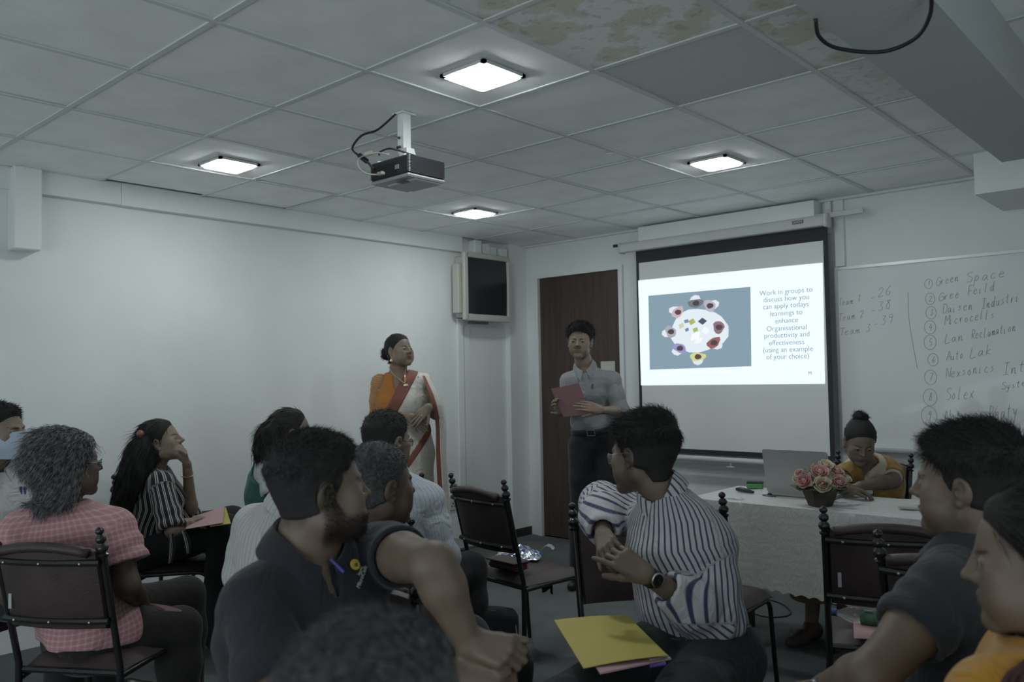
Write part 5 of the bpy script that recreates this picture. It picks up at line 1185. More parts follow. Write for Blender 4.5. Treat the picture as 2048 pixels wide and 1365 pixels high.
# ---- 5 masked man at the left edge
H_ = Head(at(2, 866, 3.5), 98, 0, 0, size=.99, ears=1); N_ = at(-14, 940, 3.52); th = 125; PV_ = V3(*(N_[:2]-hd(125)[:2]*.05), .55)
WHITES = cloth_mat('white_shirt_cloth', (.50, .52, .53), wr=1.0)
sl = N_-hd(th+90)*.17-V3(0, 0, .06); sr = N_+hd(th+90)*.17-V3(0, 0, .06)
aL, aR = relaxed(sl, th, sg=-1), relaxed(sr, th, sg=1)
man5 = person('man in white shirt wearing a pale blue face mask at the left edge', H_, N_, th, PV=PV_, SL=sl, SR=sr, arms={'L': aL, 'R': aR}, legs=seat_legs(PV_, 100, 80), hands={'L': rest_hand(aL, th, -1), 'R': rest_hand(aR, th, 1)}, skin=SK_L, neck=.055, eye=hd(100), shoes=('shoe', SHOEM),
    garments=[dict(kind='shirt', mat=WHITES, sleeve=1.85, hem=-.04, collar=dict(r=.062, point=.07), vneck=(.08, .028), h=.010, off=.014, folds=.010, ff=20, loose=.014), dict(kind='trousers', mat=DARKTR)],
    hair=dict(n=3500, length=.018, top=.014, side=.004, amp=.003, lift=.5, jit=.4, width=.0022))
h = man5['head']; MASK = cloth_mat('mask_cloth', (.42, .52, .62), wr=.1)
rows = []
for i in range(12):
    v = i/11; z = .000-.125*v+.01; row = []
    for j in range(15):
        u = j/14*2-1; w = .062+.012*math.sin(PI*v); fr = .121-.014*v*v-.008*(1-math.sin(PI*min(1, v*1.1))); y = fr-(.075)*abs(u)**1.8-.0; row.append(h.world((u*w*1.05, y+.002*math.sin(v*25), z-.010*abs(u)*(1-2*v))))
    rows.append(row)
mb = MB(); mb.grid(rows, thick=.0015, flip=True); addp(mb, 'face_mask', MASK, man5['t'], smooth=60)
for s in (1, -1):
    mb = MB()
    for z0, z1 in ((.004, .012), (-.100, -.034)): mb.tube([h.world((s*.066, .045, z0-.006)), h.world((s*.080, .01, lerp(z0, z1, .6))), h.world((s*.088, -.022, z1-.01))], .0013, 5)
    addp(mb, 'ear_loop', WHITEP, man5['t'])
for px, c in ((42, (.03, .03, .12)), (50, (.08, .05, .30))):
    mb = MB(); a = surf_pt(man5, px, 976, 3.45, .03); mb.tube([a, a-V3(0, 0, .028)], .0045, 8); mb.ball(a, .006, 8, 6); addp(mb, 'pen', mat('pen_%d' % px, c, .4), man5['t'])
# ---- 6 woman with long hair, chin on her hand
H_ = Head(at(325, 884, 4.32), 84, 14, 0, size=.95, fem=1, fat=.3, lips=1.2); N_ = at(305, 942, 4.34); th = 82
PV_ = at(310, 1112, 4.45); PV_[2] = .53; SR_ = at(322, 968, 4.20); SL_ = at(318, 950, 4.50)
ER, WR = at(345, 1062, 4.10), at(362, 1050, 4.36); WR = at(372, 1046, 4.22); EL, WL = at(384, 1046, 4.45), at(374, 930, 4.36)
hl = hand_field(WL, at(370, 905, 4.33)-WL, at(395, 905, 4.36)-WL, -1, curl=(.9, 1.0, 1.0, 1.0), thumb=(.3, .5), size=.88)
hr = hand_field(WR, at(398, 1038, 4.26)-WR, V3(0, 0, 1), 1, curl=(.3, .3, .35, .4), size=.85)
BSTR = cloth_mat('black_white_stripe', (.012, .013, .018), stripes=((0, .034, .07, (.55, .54, .50), 0), (0, .034, .07, (.55, .54, .50), .26)), wr=.6)
KR = at(452, 1062, 4.30); KL = at(462, 1045, 4.5)
woman6 = person('woman in black and white striped blouse with long black hair, chin on her hand', H_, N_, th, hh=86, PV=PV_, SL=SL_, SR=SR_, bw=.95, bd=.95, arms={'R': (SR_, ER, WR), 'L': (SL_, EL, WL)}, hands={'L': hl, 'R': hr}, legs={'R': (PV_+hd(176)*.09, KR, at(436, 1215, 4.30)*[1, 1, 0]+V3(0, 0, .09), hd(100)), 'L': (PV_+hd(-4)*.09, KL, at(425, 1205, 4.6)*[1, 1, 0]+V3(0, 0, .09), hd(95))}, skin=SK_L, neck=.046, armr=.85, bust=.9,
    garments=[dict(kind='shirt', name='blouse', mat=BSTR, sleeve={'R': .98, 'L': .98}, hem=-.02, h=.009, off=.012, folds=.007, ff=24, loose=.014), dict(kind='trousers', mat=mat('black_trouser_plain', (.008, .008, .009), .85), off=.018, waist=.08)], shoes=('shoe', mat('brown_shoe', (.04, .03, .025), .6)), eye=hd(70, 12),
    hair=dict(style='fem', n=2500, length=.05, top=.010, side=.010, amp=.001, lift=.03, jit=.12, width=.0026, nape=-.09, back=.006, flow=lambda p, N: V3(0, 0, -1)[None]-.6*np.asarray(hd(72))[None]+0*p))
t = woman6['t']
def tress(t, pts, rad, m=HAIRB, n=2500, length=.10, name='long_hair', width=.0026, h=.007, curl=.25, seed=5, flat=None):
    pts = [np.asarray(p, float) for p in spline(pts, 12)]; rr = np.interp(np.linspace(0, 1, 12), np.linspace(0, 1, len(rad)), rad); ch = [(p, r) for p, r in zip(pts, rr)]; cf = chain_fn(ch, .02)
    fn = lambda p: cf(p)-.005*np.sin(p[:, 0]*90+3*np.sin(p[:, 2]*18))*np.sin(p[:, 1]*80+2*np.sin(p[:, 2]*14))
    P = np.array(pts); v, q = surface(fn, P.min(0)-max(rad)-.03, P.max(0)+max(rad)+.03, h); N = vnormals(v, q); ax = nz(pts[-1]-pts[0])
    sv, sq_ = strands(v, N, n, length, lambda p, N: np.array([nz(pts[min(11, int(np.linalg.norm(P-x, axis=1).argmin())+1)]-pts[max(0, int(np.linalg.norm(P-x, axis=1).argmin())-1)]) for x in p]), np.random.RandomState(seed), width, 5, .02, .05, curl, droop=.3); v, q = merge([(v, q), (sv, sq_)]); return qmesh(name, v, q, m, t)
tress(t, [at(300, 880, 4.30), at(285, 905, 4.26), at(270, 950, 4.24), at(252, 995, 4.26), at(236, 1030, 4.28)], [.060, .070, .075, .06, .03], n=3000)
mb = MB(); c = at(281, 869, 4.24); mb.ball(c, (.026, .018, .022), 14, 10); mb.ball(c+HR*-.004-HF*.012, (.012, .012, .010), 10, 8); addp(mb, 'hair_clip', mat('brown_clip', (.20, .07, .05), .35), t)
mb = MB(); c = lerp(at(374, 930, 4.36), at(384, 1046, 4.45), .17); F_ = frame(at(384, 1046, 4.45)-at(374, 930, 4.36)); mb.tube([c+.034*(F_[0]*math.cos(a)+F_[1]*math.sin(a)) for a in np.linspace(0, 2*PI, 21)], .0035, 6); addp(mb, 'bracelet', GOLD, t)
mb = MB(); mb.ball(woman6['head'].world((.080, .0, -.036)), .005, 8, 6); addp(mb, 'earring', GOLD, t)
for k, (a, b) in enumerate(((at(338, 1068, 4.02), at(336, 1128, 4.0)), (at(362, 1062, 4.02), at(373, 1108, 4.0)))):
    sheet(t, 'sleeve_tie', [[a, lerp(a, b, .5), b], [a+HR*.02, lerp(a, b, .5)+HR*.035, b+HR*.02]], BSTR, rows=8, wobx=.002)
# ---- 7 woman in green vest with ponytail
H_ = Head(at(583, 866, 3.95), 66, 2, 0, size=.95, fem=1); N_ = at(562, 918, 3.98); th = 70; PV_ = V3(*at(540, 1060, 4.05)); PV_[2] = .55
SR_ = at(535, 936, 3.86); SL_ = at(592, 928, 4.12); aR = (SR_, at(560, 1018, 3.80), at(640, 1030, 4.0)); aL = (SL_, at(620, 1020, 4.2), at(665, 1010, 4.15))
WSH = cloth_mat('white_tee_cloth', (.55, .57, .57), wr=.6); GREENV = cloth_mat('green_vest_cloth', (.035, .13, .095), wr=1.0, rough=.6)
woman7 = person('woman with a black ponytail in green vest over white shirt, by the left wall', H_, N_, th, hh=85, PV=PV_, SL=SL_, SR=SR_, bw=.98, bd=1.0, arms={'L': aL, 'R': aR}, hands={'R': rest_hand(aR, 80, 1), 'L': rest_hand(aL, 80, -1)}, legs=seat_legs(PV_, 95, 80), skin=SK_L, neck=.046, armr=.85, eye=hd(66), shoes=('shoe', SHOEM),
    garments=[dict(kind='shirt', name='white_shirt', mat=WSH, sleeve=.62, hem=-.02, h=.010, off=.008, folds=.003, loose=.016), dict(kind='shirt', name='vest', mat=GREENV, sleeve={}, hem=-.03, h=.010, off=.022, folds=.008, ff=24, neckr=.075), dict(kind='trousers', mat=DARKTR)],
    hair=dict(style='fem', n=1200, length=.04, top=.006, side=.006, amp=.0005, lift=.02, jit=.06, width=.002, nape=-.08, flow=lambda p, N: -np.asarray(hd(66))[None]+0*p))
t = woman7['t']; tress(t, [at(546, 850, 3.88), at(535, 872, 3.85), at(527, 900, 3.84), at(521, 935, 3.85)], [.030, .042, .034, .010], n=900, length=.08, name='ponytail')
bunball(t, woman7['head'], (.0, -.118, .028), (.030, .020, .030), n=200, name='hair_tie', mat=mat('scrunchie', (.015, .015, .018), .9))
# ---- 8 man mostly hidden behind the bearded man
H_ = Head(at(604, 952, 2.93), 62, 0, 0, size=1.0); N_ = at(565, 1030, 2.96); th = 40; PV_ = V3(*(N_[:2]-hd(40)[:2]*.04), .55)
SR_ = N_+hd(th+90)*.17-V3(0, 0, .06); SL_ = at(508, 1048, 3.00)
PSTR = cloth_mat('white_pinstripe', (.50, .50, .49), stripes=((0, .016, .12, (.30, .30, .32, .8), 0),), wr=.8)
aL, aR = (SL_, at(490, 1150, 2.98), at(560, 1160, 3.07)), relaxed(SR_, th, sg=1)
man8 = person('man in white pinstriped shirt mostly hidden behind the bearded man', H_, N_, th, PV=PV_, SL=SL_, SR=SR_, arms={'L': aL, 'R': aR}, legs=seat_legs(PV_, 60), hands={'L': rest_hand(aL, th, -1), 'R': rest_hand(aR, th, 1)}, skin=SK_M, eye=hd(62), shoes=('shoe', SHOEM),
    garments=[dict(kind='shirt', mat=PSTR, sleeve=1.85, hem=-.06, collar=dict(r=.062), h=.010, off=.014, folds=.010, ff=22, loose=.014), dict(kind='trousers', mat=DARKTR)], hair=dict(n=2500, mat=HAIRM, length=.02, top=.012, side=.005, lift=.4, width=.0022))
# ---- 9 man with cropped greying hair behind the bearded man's arm
H_ = Head(at(762, 972, 2.50), 52, -2, 0, size=1.02, fat=.4); N_ = at(742, 1066, 2.54); th = 45; PV_ = V3(*(N_[:2]-hd(45)[:2]*.06), .55)
SR_ = at(790, 1110, 2.42); SL_ = at(640, 1090, 2.62); aL, aR = relaxed(SL_, th, sg=-1), (SR_, at(815, 1215, 2.40), at(880, 1250, 2.55))
man9 = person('man with cropped greying hair in dark shirt, behind the bearded man', H_, N_, th, PV=PV_, SL=SL_, SR=SR_, bw=1.08, bd=1.1, arms={'L': aL, 'R': aR}, legs=seat_legs(PV_, 70, 55), hands={'L': rest_hand(aL, th, -1), 'R': rest_hand(aR, th, 1)}, skin=SK_D, neck=.060, eye=hd(52), shoes=('shoe', SHOEM), tint=dict(stubble=.2),
    garments=[dict(kind='shirt', mat=cloth_mat('dark_shirt_cloth', (.025, .026, .030), wr=.6), sleeve=.7, hem=-.03, collar=dict(r=.068, point=.06, h=.03), h=.010, off=.014, folds=.006, ff=22), dict(kind='trousers', mat=DARKTR)],
    hair=dict(n=7000, mat=HAIRM, length=.014, top=.010, side=.004, amp=.002, lift=.45, jit=.35, width=.0016, nape=-.06, recede=.006))
# ---- 10 man with glasses and pale striped shirt
H_ = Head(at(776, 884, 3.53), 42, -4, 0, size=1.02); N_ = at(782, 960, 3.59); th = 18; PV_ = V3(*(N_[:2]-hd(20)[:2]*.05), .55)
SR_ = at(858, 1000, 3.54); SL_ = at(705, 985, 3.64); aL, aR = relaxed(SL_, th, sg=-1), (SR_, at(878, 1105, 3.52), at(905, 1130, 3.78))
BSH = cloth_mat('pale_blue_stripe', (.46, .50, .54), stripes=((0, .013, .16, (.30, .34, .42, .8), 0),), wr=.9)
man10 = person('man with glasses and pale striped shirt, seated below the woman in the saree', H_, N_, th, hh=40, PV=PV_, SL=SL_, SR=SR_, bw=1.08, bd=1.05, belly=.02, arms={'L': aL, 'R': aR}, legs=seat_legs(PV_, 36, 20), hands={'L': rest_hand(aL, th, -1), 'R': hand_field(aR[2], hd(30), V3(0, 0, 1), 1, size=.95)}, skin=SK_M, neck=.058, eye=hd(42), shoes=('shoe', SHOEM),
    garments=[dict(kind='shirt', mat=BSH, sleeve=1.7, hem=-.05, collar=dict(r=.064, point=.06, h=.03), h=.009, off=.014, folds=.010, ff=20, loose=.014), dict(kind='trousers', mat=DARKTR)],
    hair=dict(n=5000, length=.018, top=.012, side=.006, amp=.003, lift=.35, jit=.3, width=.002))
glasses(man10['t'], man10['head'])
# ---- 11 man in blue striped shirt turned round in his chair
H_ = Head(at(1281, 912, 2.66), -48, -8, -6, size=1.0, nose=1.0); N_ = at(1338, 1005, 2.62); th = 205
PV_ = at(1392, 1262, 2.52); PV_[2] = .555; SR_ = at(1290, 1040, 2.76); SL_ = at(1424, 1085, 2.50)
ER, WR = at(1206, 1012, 2.88), at(1206, 1072, 2.62); EL, WL = at(1432, 1245, 2.44), at(1295, 1152, 2.34)
hl = hand_field(WL, at(1222, 1105, 2.38)-WL, at(1255, 1085, 2.1)-WL, -1, curl=(.35, .9, .9, .9), thumb=(.55, .25), spread=.10, size=1.0, bend=1.0)
hr = hand_field(WR, at(1222, 1112, 2.46)-WR, at(1190, 1100, 2.3)-WR, 1, curl=(.75, .75, .75, .75), thumb=(.5, .3), spread=.10, size=1.0)
BWS = cloth_mat('blue_stripe_shirt', (.52, .52, .54), stripes=((0, .0175, .28, (.055, .06, .13), 0),), wr=1.0)
lg = {'R': (PV_+hd(-65)*.09+V3(0, 0, -.02), at(1125, 1322, 2.22), at(1120, 1500, 2.3), hd(200)), 'L': (PV_+hd(115)*.09+V3(0, 0, -.02), at(1300, 1400, 1.98), at(1290, 1600, 2.05), hd(195))}
for s in lg: a = lg[s]; k = a[1].copy(); k[2] = .49; an = k+hd(200)*.02; an[2] = .09; lg[s] = (a[0], k, an, hd(205))
man11 = person('man in blue and white striped shirt with clasped hands, turned round on his chair', H_, N_, th, hh=215, PV=PV_, SL=SL_, SR=SR_, bw=.98, bd=.95, arms={'L': (SL_, EL, WL), 'R': (SR_, ER, WR)}, legs=lg, hands={'L': hl, 'R': hr}, skin=SK_M, neck=.054, armr=.92, h_head=.0035, h_hand=.0028, h_arm=.006, tint=dict(beardc=.45, must=.5, fade=.5), beardp=dict(n=1600, length=.005),
    garments=[dict(kind='shirt', mat=BWS, sleeve={'L': 1.74, 'R': 1.88}, hem=.03, collar=dict(r=.064, point=.085, h=.036, drop=.05), vneck=(.07, .03), h=.0070, off=.016, folds=.012, ff=20, loose=.020), dict(kind='trousers', mat=DARKTR, belt=mat('belt_black', (.02, .02, .022), .35), waist=.055, off=.020)], eye=hd(-48), shoes=('shoe', SHOEM),
    hair=dict(n=14000, length=.042, top=.022, side=.010, amp=.006, freq=60, lift=.14, jit=.22, curl=.5, width=.0018, h=.004, back=.010, nape=-.088))
glasses(man11['t'], man11['head'], mat('spectacle_metal', (.25, .25, .27), .3, metal=.8))
def wristwatch(t, W_, E_, nrm, lab=None, strap=BLACKM, r=.031):
    ax = nz(E_-W_); c = W_+ax*.012; n = nz(np.asarray(nrm)-ax*np.dot(nrm, ax)); x = np.cross(ax, n); mb = MB(); P = []
    for w in (-.009, .009): P.append([c+ax*w+(r)*(n*math.cos(a)+x*math.sin(a)*.85) for a in np.linspace(0, 2*PI, 24, endpoint=False)])
    mb.grid(P, closed=True, thick=.0025); o = addp(mb, 'watch', strap, t); F_ = frame(n, ax)
    d = MB(); d.lathe([(.019, 0), (.021, .003), (.021, .008), (.018, .010), (.0175, .008)], c+n*(r-.002), 24, R=F_, cap=False); q = addp(d, 'watch_case', STEEL, t); q.parent = o; q.matrix_parent_inverse = Matrix.Identity(4)
    d = MB(); d.lathe([(.018, .0), (.018, .0075), (.0001, .0076)], c+n*(r-.002), 24, R=F_); q = addp(d, 'watch_dial', mat('watch_dial', (.015, .015, .015), .2), t); q.parent = o; q.matrix_parent_inverse = Matrix.Identity(4)
    d = MB(); 
    for k in range(12): a = k*PI/6; d.box(c+n*(r+.0058)+(F_[0]*math.cos(a)+F_[1]*math.sin(a))*.0145, (.004, .0012, .0006), R=np.array([F_[0]*math.cos(a)+F_[1]*math.sin(a), F_[1]*math.cos(a)-F_[0]*math.sin(a), n]))
    d.box(c+n*(r+.006)+F_[0]*.004, (.010, .001, .0006), R=F_); d.box(c+n*(r+.006)+F_[1]*.005, (.001, .013, .0006), R=F_); q = addp(d, 'watch_hand', STEEL, t); q.parent = o; q.matrix_parent_inverse = Matrix.Identity(4)
wristwatch(man11['t'], WL, EL, CAM-WL+V3(0, 0, .3)); 
wristwatch(man1['t'], at(1203, 821, 5.16), at(1240, 822, 5.38), CAM-at(1203, 821, 5.16), r=.027)
# ---- 12 woman in mustard saree at the table
T_ = 4.32
H_ = Head(at(1720, 884, T_-.02), 190, -30, 4, size=.92, fem=1, lips=1.1, nose=.95, lid=.35); N_ = at(1733, 930, T_+.10); th = 180; PV_ = at(1738, 1030, T_+.30); PV_[2] = .56
SR_, SL_ = at(1692, 948, T_+.08), at(1780, 946, T_+.08); ER, WR = at(1682, 985, T_+.0), at(1690, 982, T_-.22); EL, WL = at(1788, 990, T_-.02), at(1722, 978, T_-.16)
MUST = cloth_mat('mustard_cloth', (.30, .185, .045), wr=.7, rough=.6); CREAM = cloth_mat('cream_silk', (.50, .45, .34), wr=.5, rough=.5)
zt = .775
for a in (ER, WR, EL, WL): a[2] = max(a[2], zt+.03)
woman12 = person('woman in mustard saree looking down, seated behind the laptop and flowers', H_, N_, th, PV=PV_, SL=SL_, SR=SR_, bw=.95, bd=.95, bust=.95, arms={'L': (SL_, EL, WL), 'R': (SR_, ER, WR)}, legs={'R': (PV_+V3(-.09, 0, -.02), V3(3.02, 3.06, .48), V3(3.04, 2.93, .09), V3(-.2, -1, 0)), 'L': (PV_+V3(.09, 0, -.02), V3(3.20, 3.06, .48), V3(3.19, 3.0, .09), V3(0, -1, 0))}, hands={'L': hand_field(WL, hd(-75)+V3(0, 0, -.15), V3(0, 0, 1), -1, curl=(.5, .5, .55, .6), spread=.02, thumb=(.4, .2), size=.85), 'R': hand_field(WR, hd(110)+V3(0, 0, -.15), V3(0, 0, 1), 1, curl=(.5, .5, .55, .6), spread=.02, thumb=(.4, .2), size=.85)}, skin=SK_M, neck=.045, armr=.86, eye=hd(185, -35), shoes=('sandal', mat('sandal_brown', (.10, .07, .06), .6)), tint=dict(),
    garments=[dict(kind='shirt', name='blouse', mat=MUST, sleeve=.62, hem=0, vneck=(.10, .05), neckr=.058, h=.008, off=.010, folds=.003, ff=26), dict(kind='trousers', name='saree_skirt', mat=cloth_mat('saree_skirt_cloth', (.26, .19, .10), wr=.7), off=.05, cutz=.20)],
    hair=dict(style='fem', n=1200, length=.03, top=.007, side=.007, amp=.0005, lift=.02, jit=.06, width=.002, nape=-.07, flow=lambda p, N: -np.asarray(hd(190))[None]+V3(0, 0, .6)[None]+0*p))
t = woman12['t']; bunball(t, woman12['head'], (0, -.070, .120), (.042, .040, .032))
d = woman12; up, yb, XS = nz(d['up']), d['yb'], d['XS']; a_, b_ = N_+XS*.005+up*.02, PV_+XS*.17+d['up']*.60; dn = nz(b_-a_); nn = nz(np.cross(dn, yb)); nn = nn if nn[2] < 0 else -nn; tf_ = torso_fn(d['st'], .022)
def sash(w0, w1, off, cx=None):
    tf_ = torso_fn(d['st'], .016+off)
    def fn(p):
        x = tf_(p); x = smin(x, cone(p, N_-V3(0, 0, .02), SL_, .048+off, .054+off), .03)
        for s in (-1, 1): x = smin(x, sph(p, PV_+d['up']*.60+yb*.085+XS*.072*s, .060+off), .05)
        k = (p-A3(a_))@A3(nn); x = x-.004*(.5+.5*np.sin(k*130)); x = smax(x, np.maximum(w0-k, k-w1), .003); x = smax(x, -cone(p, N_, N_+up*.2, .062, .07), .003); return smax(x, .70-p[:, 2], .004)
    return fn
lo_, hi_ = PV_-.35, N_+.3
part_sdf(t, 'saree_border', sash(.0, .060, .012), lo_, hi_, .007, CREAM); part_sdf(t, 'saree_drape', sash(.055, .26, .010), lo_, hi_, .008, MUST)
S_, E_ = SL_, EL; ax = nz(E_-S_); c = lerp(S_, E_, .60); cf = chain_fn([(S_, .052), (E_, .050)])
part_sdf(t, 'sleeve_band', lambda p: smax(cf(p), np.abs((p-A3(c))@A3(ax))-.011, .002), c-.1, c+.1, .005, CREAM)
mb = MB(); mb.tube(spline([N_-XS*.05+up*.02+yb*.02, N_-XS*.03+yb*.075-up*.015, N_+yb*.09-up*.03, N_+XS*.03+yb*.075-up*.015, N_+XS*.05+up*.02+yb*.02], 24), .003, 6); addp(mb, 'necklace', mat('dark_beads', (.03, .015, .015), .4), t)
# ---- 13 man in dark polo shirt at the right
H_ = Head(at(1928, 968, 1.86), -51, -2, 2, size=1.0, fat=.5); N_ = at(1955, 1108, 1.86); th = -38
PV_ = V3(*(N_[:2]-hd(th)[:2]*.02), .54); SL_ = at(1885, 1190, 1.74); SR_ = at(2075, 1130, 2.02); EL, WL = at(1745, 1352, 1.64), at(1655, 1375, 1.80)
hl = hand_field(WL, at(1610, 1372, 1.90)-WL, V3(0, 0, 1), -1, curl=(.3, .3, .3, .3)); aR = relaxed(SR_, -40, sg=1)
NAVY = cloth_mat('dark_polo_knit', (.032, .036, .043), wr=.5)
man13 = person('man in dark polo shirt seen from behind at the right, looking left', H_, N_, th, PV=PV_, SL=SL_, SR=SR_, bw=1.12, bd=1.12, belly=.03, arms={'L': (SL_, EL, WL), 'R': aR}, legs=seat_legs(PV_, -30, -50), hands={'L': hl, 'R': rest_hand(aR, -40, 1)}, skin=SK_M, neck=.062, armr=1.12, h_head=.0033, h_arm=.007, eye=hd(-62), shoes=('shoe', SHOEM), tint=dict(stubble=.35),
    garments=[dict(kind='shirt', name='polo_shirt', mat=NAVY, sleeve={'L': .50, 'R': .6}, hem=-.03, collar=dict(r=.072, point=.055, h=.032, drop=.040, lean=.3), neckr=.074, h=.0075, off=.014, folds=.006, ff=18, loose=.008, cup=.024), dict(kind='trousers', mat=DARKTR)],
    hair=dict(n=12000, length=.030, top=.020, side=.007, amp=.005, freq=85, lift=.5, jit=.35, curl=.35, width=.0014, h=.0038, nape=-.084, back=.008))
wristwatch(man13['t'], WL, EL, CAM-WL, r=.033, strap=STEEL)
# ---- 14 woman at the right edge
H_ = Head(at(2072, 1124, 1.30), -62, -6, -4, size=.93, fem=1, fat=.8, lips=1.15, nose=1.05); N_ = at(2120, 1300, 1.33); th = -60; PV_ = V3(*(N_[:2]-hd(th)[:2]*.0), .50)
SL_ = at(2010, 1420, 1.20); SR_ = N_+hd(th+90)*.17-V3(0, 0, .06); aL, aR = relaxed(SL_, -60, sg=-1, up=.22, fo=.2), relaxed(SR_, -60, sg=1, up=.22, fo=.2)
woman14 = person('woman in mustard yellow clothing cut off by the right edge', H_, N_, th, PV=PV_, SL=SL_, SR=SR_, bw=1.0, bd=1.0, arms={'L': aL, 'R': aR}, legs=seat_legs(PV_, -50, kz=.48), hands={'L': rest_hand(aL, -60, -1), 'R': rest_hand(aR, -60, 1)}, skin=SK_M, neck=.050, eye=hd(-80, -5), shoes=('shoe', SHOEM),
    garments=[dict(kind='shirt', name='blouse', mat=cloth_mat('mustard_silk', (.46, .22, .02), wr=.9, rough=.5), sleeve=.8, hem=0, h=.009, off=.020, folds=.014, ff=26, neckr=.066, loose=.02), dict(kind='trousers', name='skirt', mat=MUST, off=.04)],
    hair=dict(style='fem', n=5000, length=.07, top=.010, side=.010, amp=.002, lift=.03, jit=.07, curl=.15, width=.0020, nape=-.10, flow=lambda p, N: -np.asarray(hd(-62))[None]-V3(0, 0, .4)[None]+0*p))
bunball(woman14['t'], woman14['head'], (0, -.130, -.02), (.045, .04, .05))
sheet(woman14['t'], 'shawl', [[at(1985, 1402, 1.10), at(2010, 1350, 1.14), at(2050, 1318, 1.18)], [at(2040, 1430, 1.10), at(2050, 1365, 1.13), at(2080, 1330, 1.18)]], mat('maroon_shawl', (.06, .018, .02), .8), rows=12, wobx=.006, freq=20)
# ---- 15 nearest head, only the hair in view
H_ = Head(at(768, 1472, .82), 20, -6, 0, size=.92); N_ = at(768, 1472, .82)-V3(0, 0, .165)-hd(20)*.02; th = 20; PV_ = V3(*(N_[:2]-hd(20)[:2]*.05), .50)
sl = N_-hd(th+90)*.17-V3(0, 0, .06); sr = N_+hd(th+90)*.17-V3(0, 0, .06); aL, aR = relaxed(sl, th, sg=-1, up=.22, fo=.2), relaxed(sr, th, sg=1, up=.22, fo=.2)
man15 = person('person nearest the camera, only the top of greying black hair in view', H_, N_, th, PV=PV_, SL=sl, SR=sr, arms={'L': aL, 'R': aR}, legs=seat_legs(PV_, 20, kz=.48), hands={'L': rest_hand(aL, th, -1), 'R': rest_hand(aR, th, 1)}, skin=SK_M, shoes=('shoe', SHOEM), h_head=.006, h_hand=.006,
    garments=[dict(kind='shirt', mat=BLACKCLOTH, sleeve=.6, hem=-.03, h=.014), dict(kind='trousers', mat=DARKTR, h=.016)],
    hair=dict(n=12000, mat=HAIRM, length=.024, top=.012, side=.010, amp=.003, freq=50, lift=.12, jit=.2, curl=.2, width=.0012, back=.012, h=.005, flow=lambda p, N: np.asarray(hd(-60))[None]-.5*np.asarray(hd(20))[None]+0*p))
# ================================================================ TABLE AND WHAT STANDS ON IT
def onz(px, py, z): d = FW+RT*(px-1024)/FPX-UP*(py-682.5)/FPX; return CAM+d*(z-CAM[2])/d[2]
TX0, TX1, TY0, TY1, TZ = 2.61, 3.98, 2.47, 3.02, .745
WOODT = mat('dark_table_wood', (.02, .017, .015), .5)
tb = thing('table', 'dark wooden table under the white cloth, one leg showing below it', 'table', ((TX0+TX1)/2, (TY0+TY1)/2, 0))
hx, hy = (TX1-TX0)/2, (TY1-TY0)/2
MB().b2(-hx+.01, hx-.01, -hy+.01, hy-.01, .715, .737).build('tabletop', WOODT, tb)
for sx in (-1, 1):
    for sy in (-1, 1): MB().box((sx*(hx-.07), sy*(hy-.06), .3575), (.045, .045, .715)).build('leg', WOODT, tb)
ap = MB(); [ap.box((0, sy*(hy-.06), .67), (2*hx-.18, .02, .08)) for sy in (-1, 1)]; ap.build('apron', WOODT, tb)
def jacquard():
    m = mat('white_jacquard', (.56, .57, .54), .55, spec=.4, sheen=.3); nt = m.node_tree; N = nt.nodes; Lk = nt.links; b = N['Principled BSDF']; a = N.new('ShaderNodeAttribute'); a.attribute_name = 'st'
    n = N.new('ShaderNodeTexNoise'); n.inputs['Scale'].default_value = 9; Lk.new(a.outputs['Vector'], n.inputs['Vector'])
    ad = N.new('ShaderNodeVectorMath'); ad.operation = 'MULTIPLY_ADD'; Lk.new(n.outputs['Color'], ad.inputs[0]); ad.inputs[1].default_value = (.06, .06, 0); Lk.new(a.outputs['Vector'], ad.inputs[2])
    v = N.new('ShaderNodeTexVoronoi'); v.feature = 'DISTANCE_TO_EDGE'; v.inputs['Scale'].default_value = 19; Lk.new(ad.outputs[0], v.inputs['Vector'])
    v2 = N.new('ShaderNodeTexVoronoi'); v2.inputs['Scale'].default_value = 19; Lk.new(ad.outputs[0], v2.inputs['Vector'])
    w = N.new('ShaderNodeTexWave'); w.wave_type = 'RINGS'; w.inputs['Scale'].default_value = 8; w.inputs['Distortion'].default_value = 6; Lk.new(ad.outputs[0], w.inputs['Vector'])
    r = N.new('ShaderNodeValToRGB'); Lk.new(v.outputs['Distance'], r.inputs['Fac']); e = r.color_ramp.elements; e[0].position = .03; e[0].color = (.50, .51, .49, 1); e[1].position = .07; e[1].color = (.58, .59, .56, 1); k = e.new(.16); k.color = (.57, .58, .55, 1); k = e.new(.20); k.color = (.52, .53, .51, 1)
    mx = N.new('ShaderNodeMix'); mx.data_type = 'RGBA'; mx.blend_type = 'MULTIPLY'; mx.inputs[0].default_value = .08; Lk.new(r.outputs['Color'], mx.inputs[6]); Lk.new(w.outputs['Color'], mx.inputs[7]); Lk.new(mx.outputs[2], b.inputs['Base Color'])
    bm = N.new('ShaderNodeBump'); bm.inputs['Strength'].default_value = .3; bm.inputs['Distance'].default_value = .004; Lk.new(r.outputs['Color'], bm.inputs['Height']); Lk.new(bm.outputs['Normal'], b.inputs['Normal']); return m
JAC = jacquard()
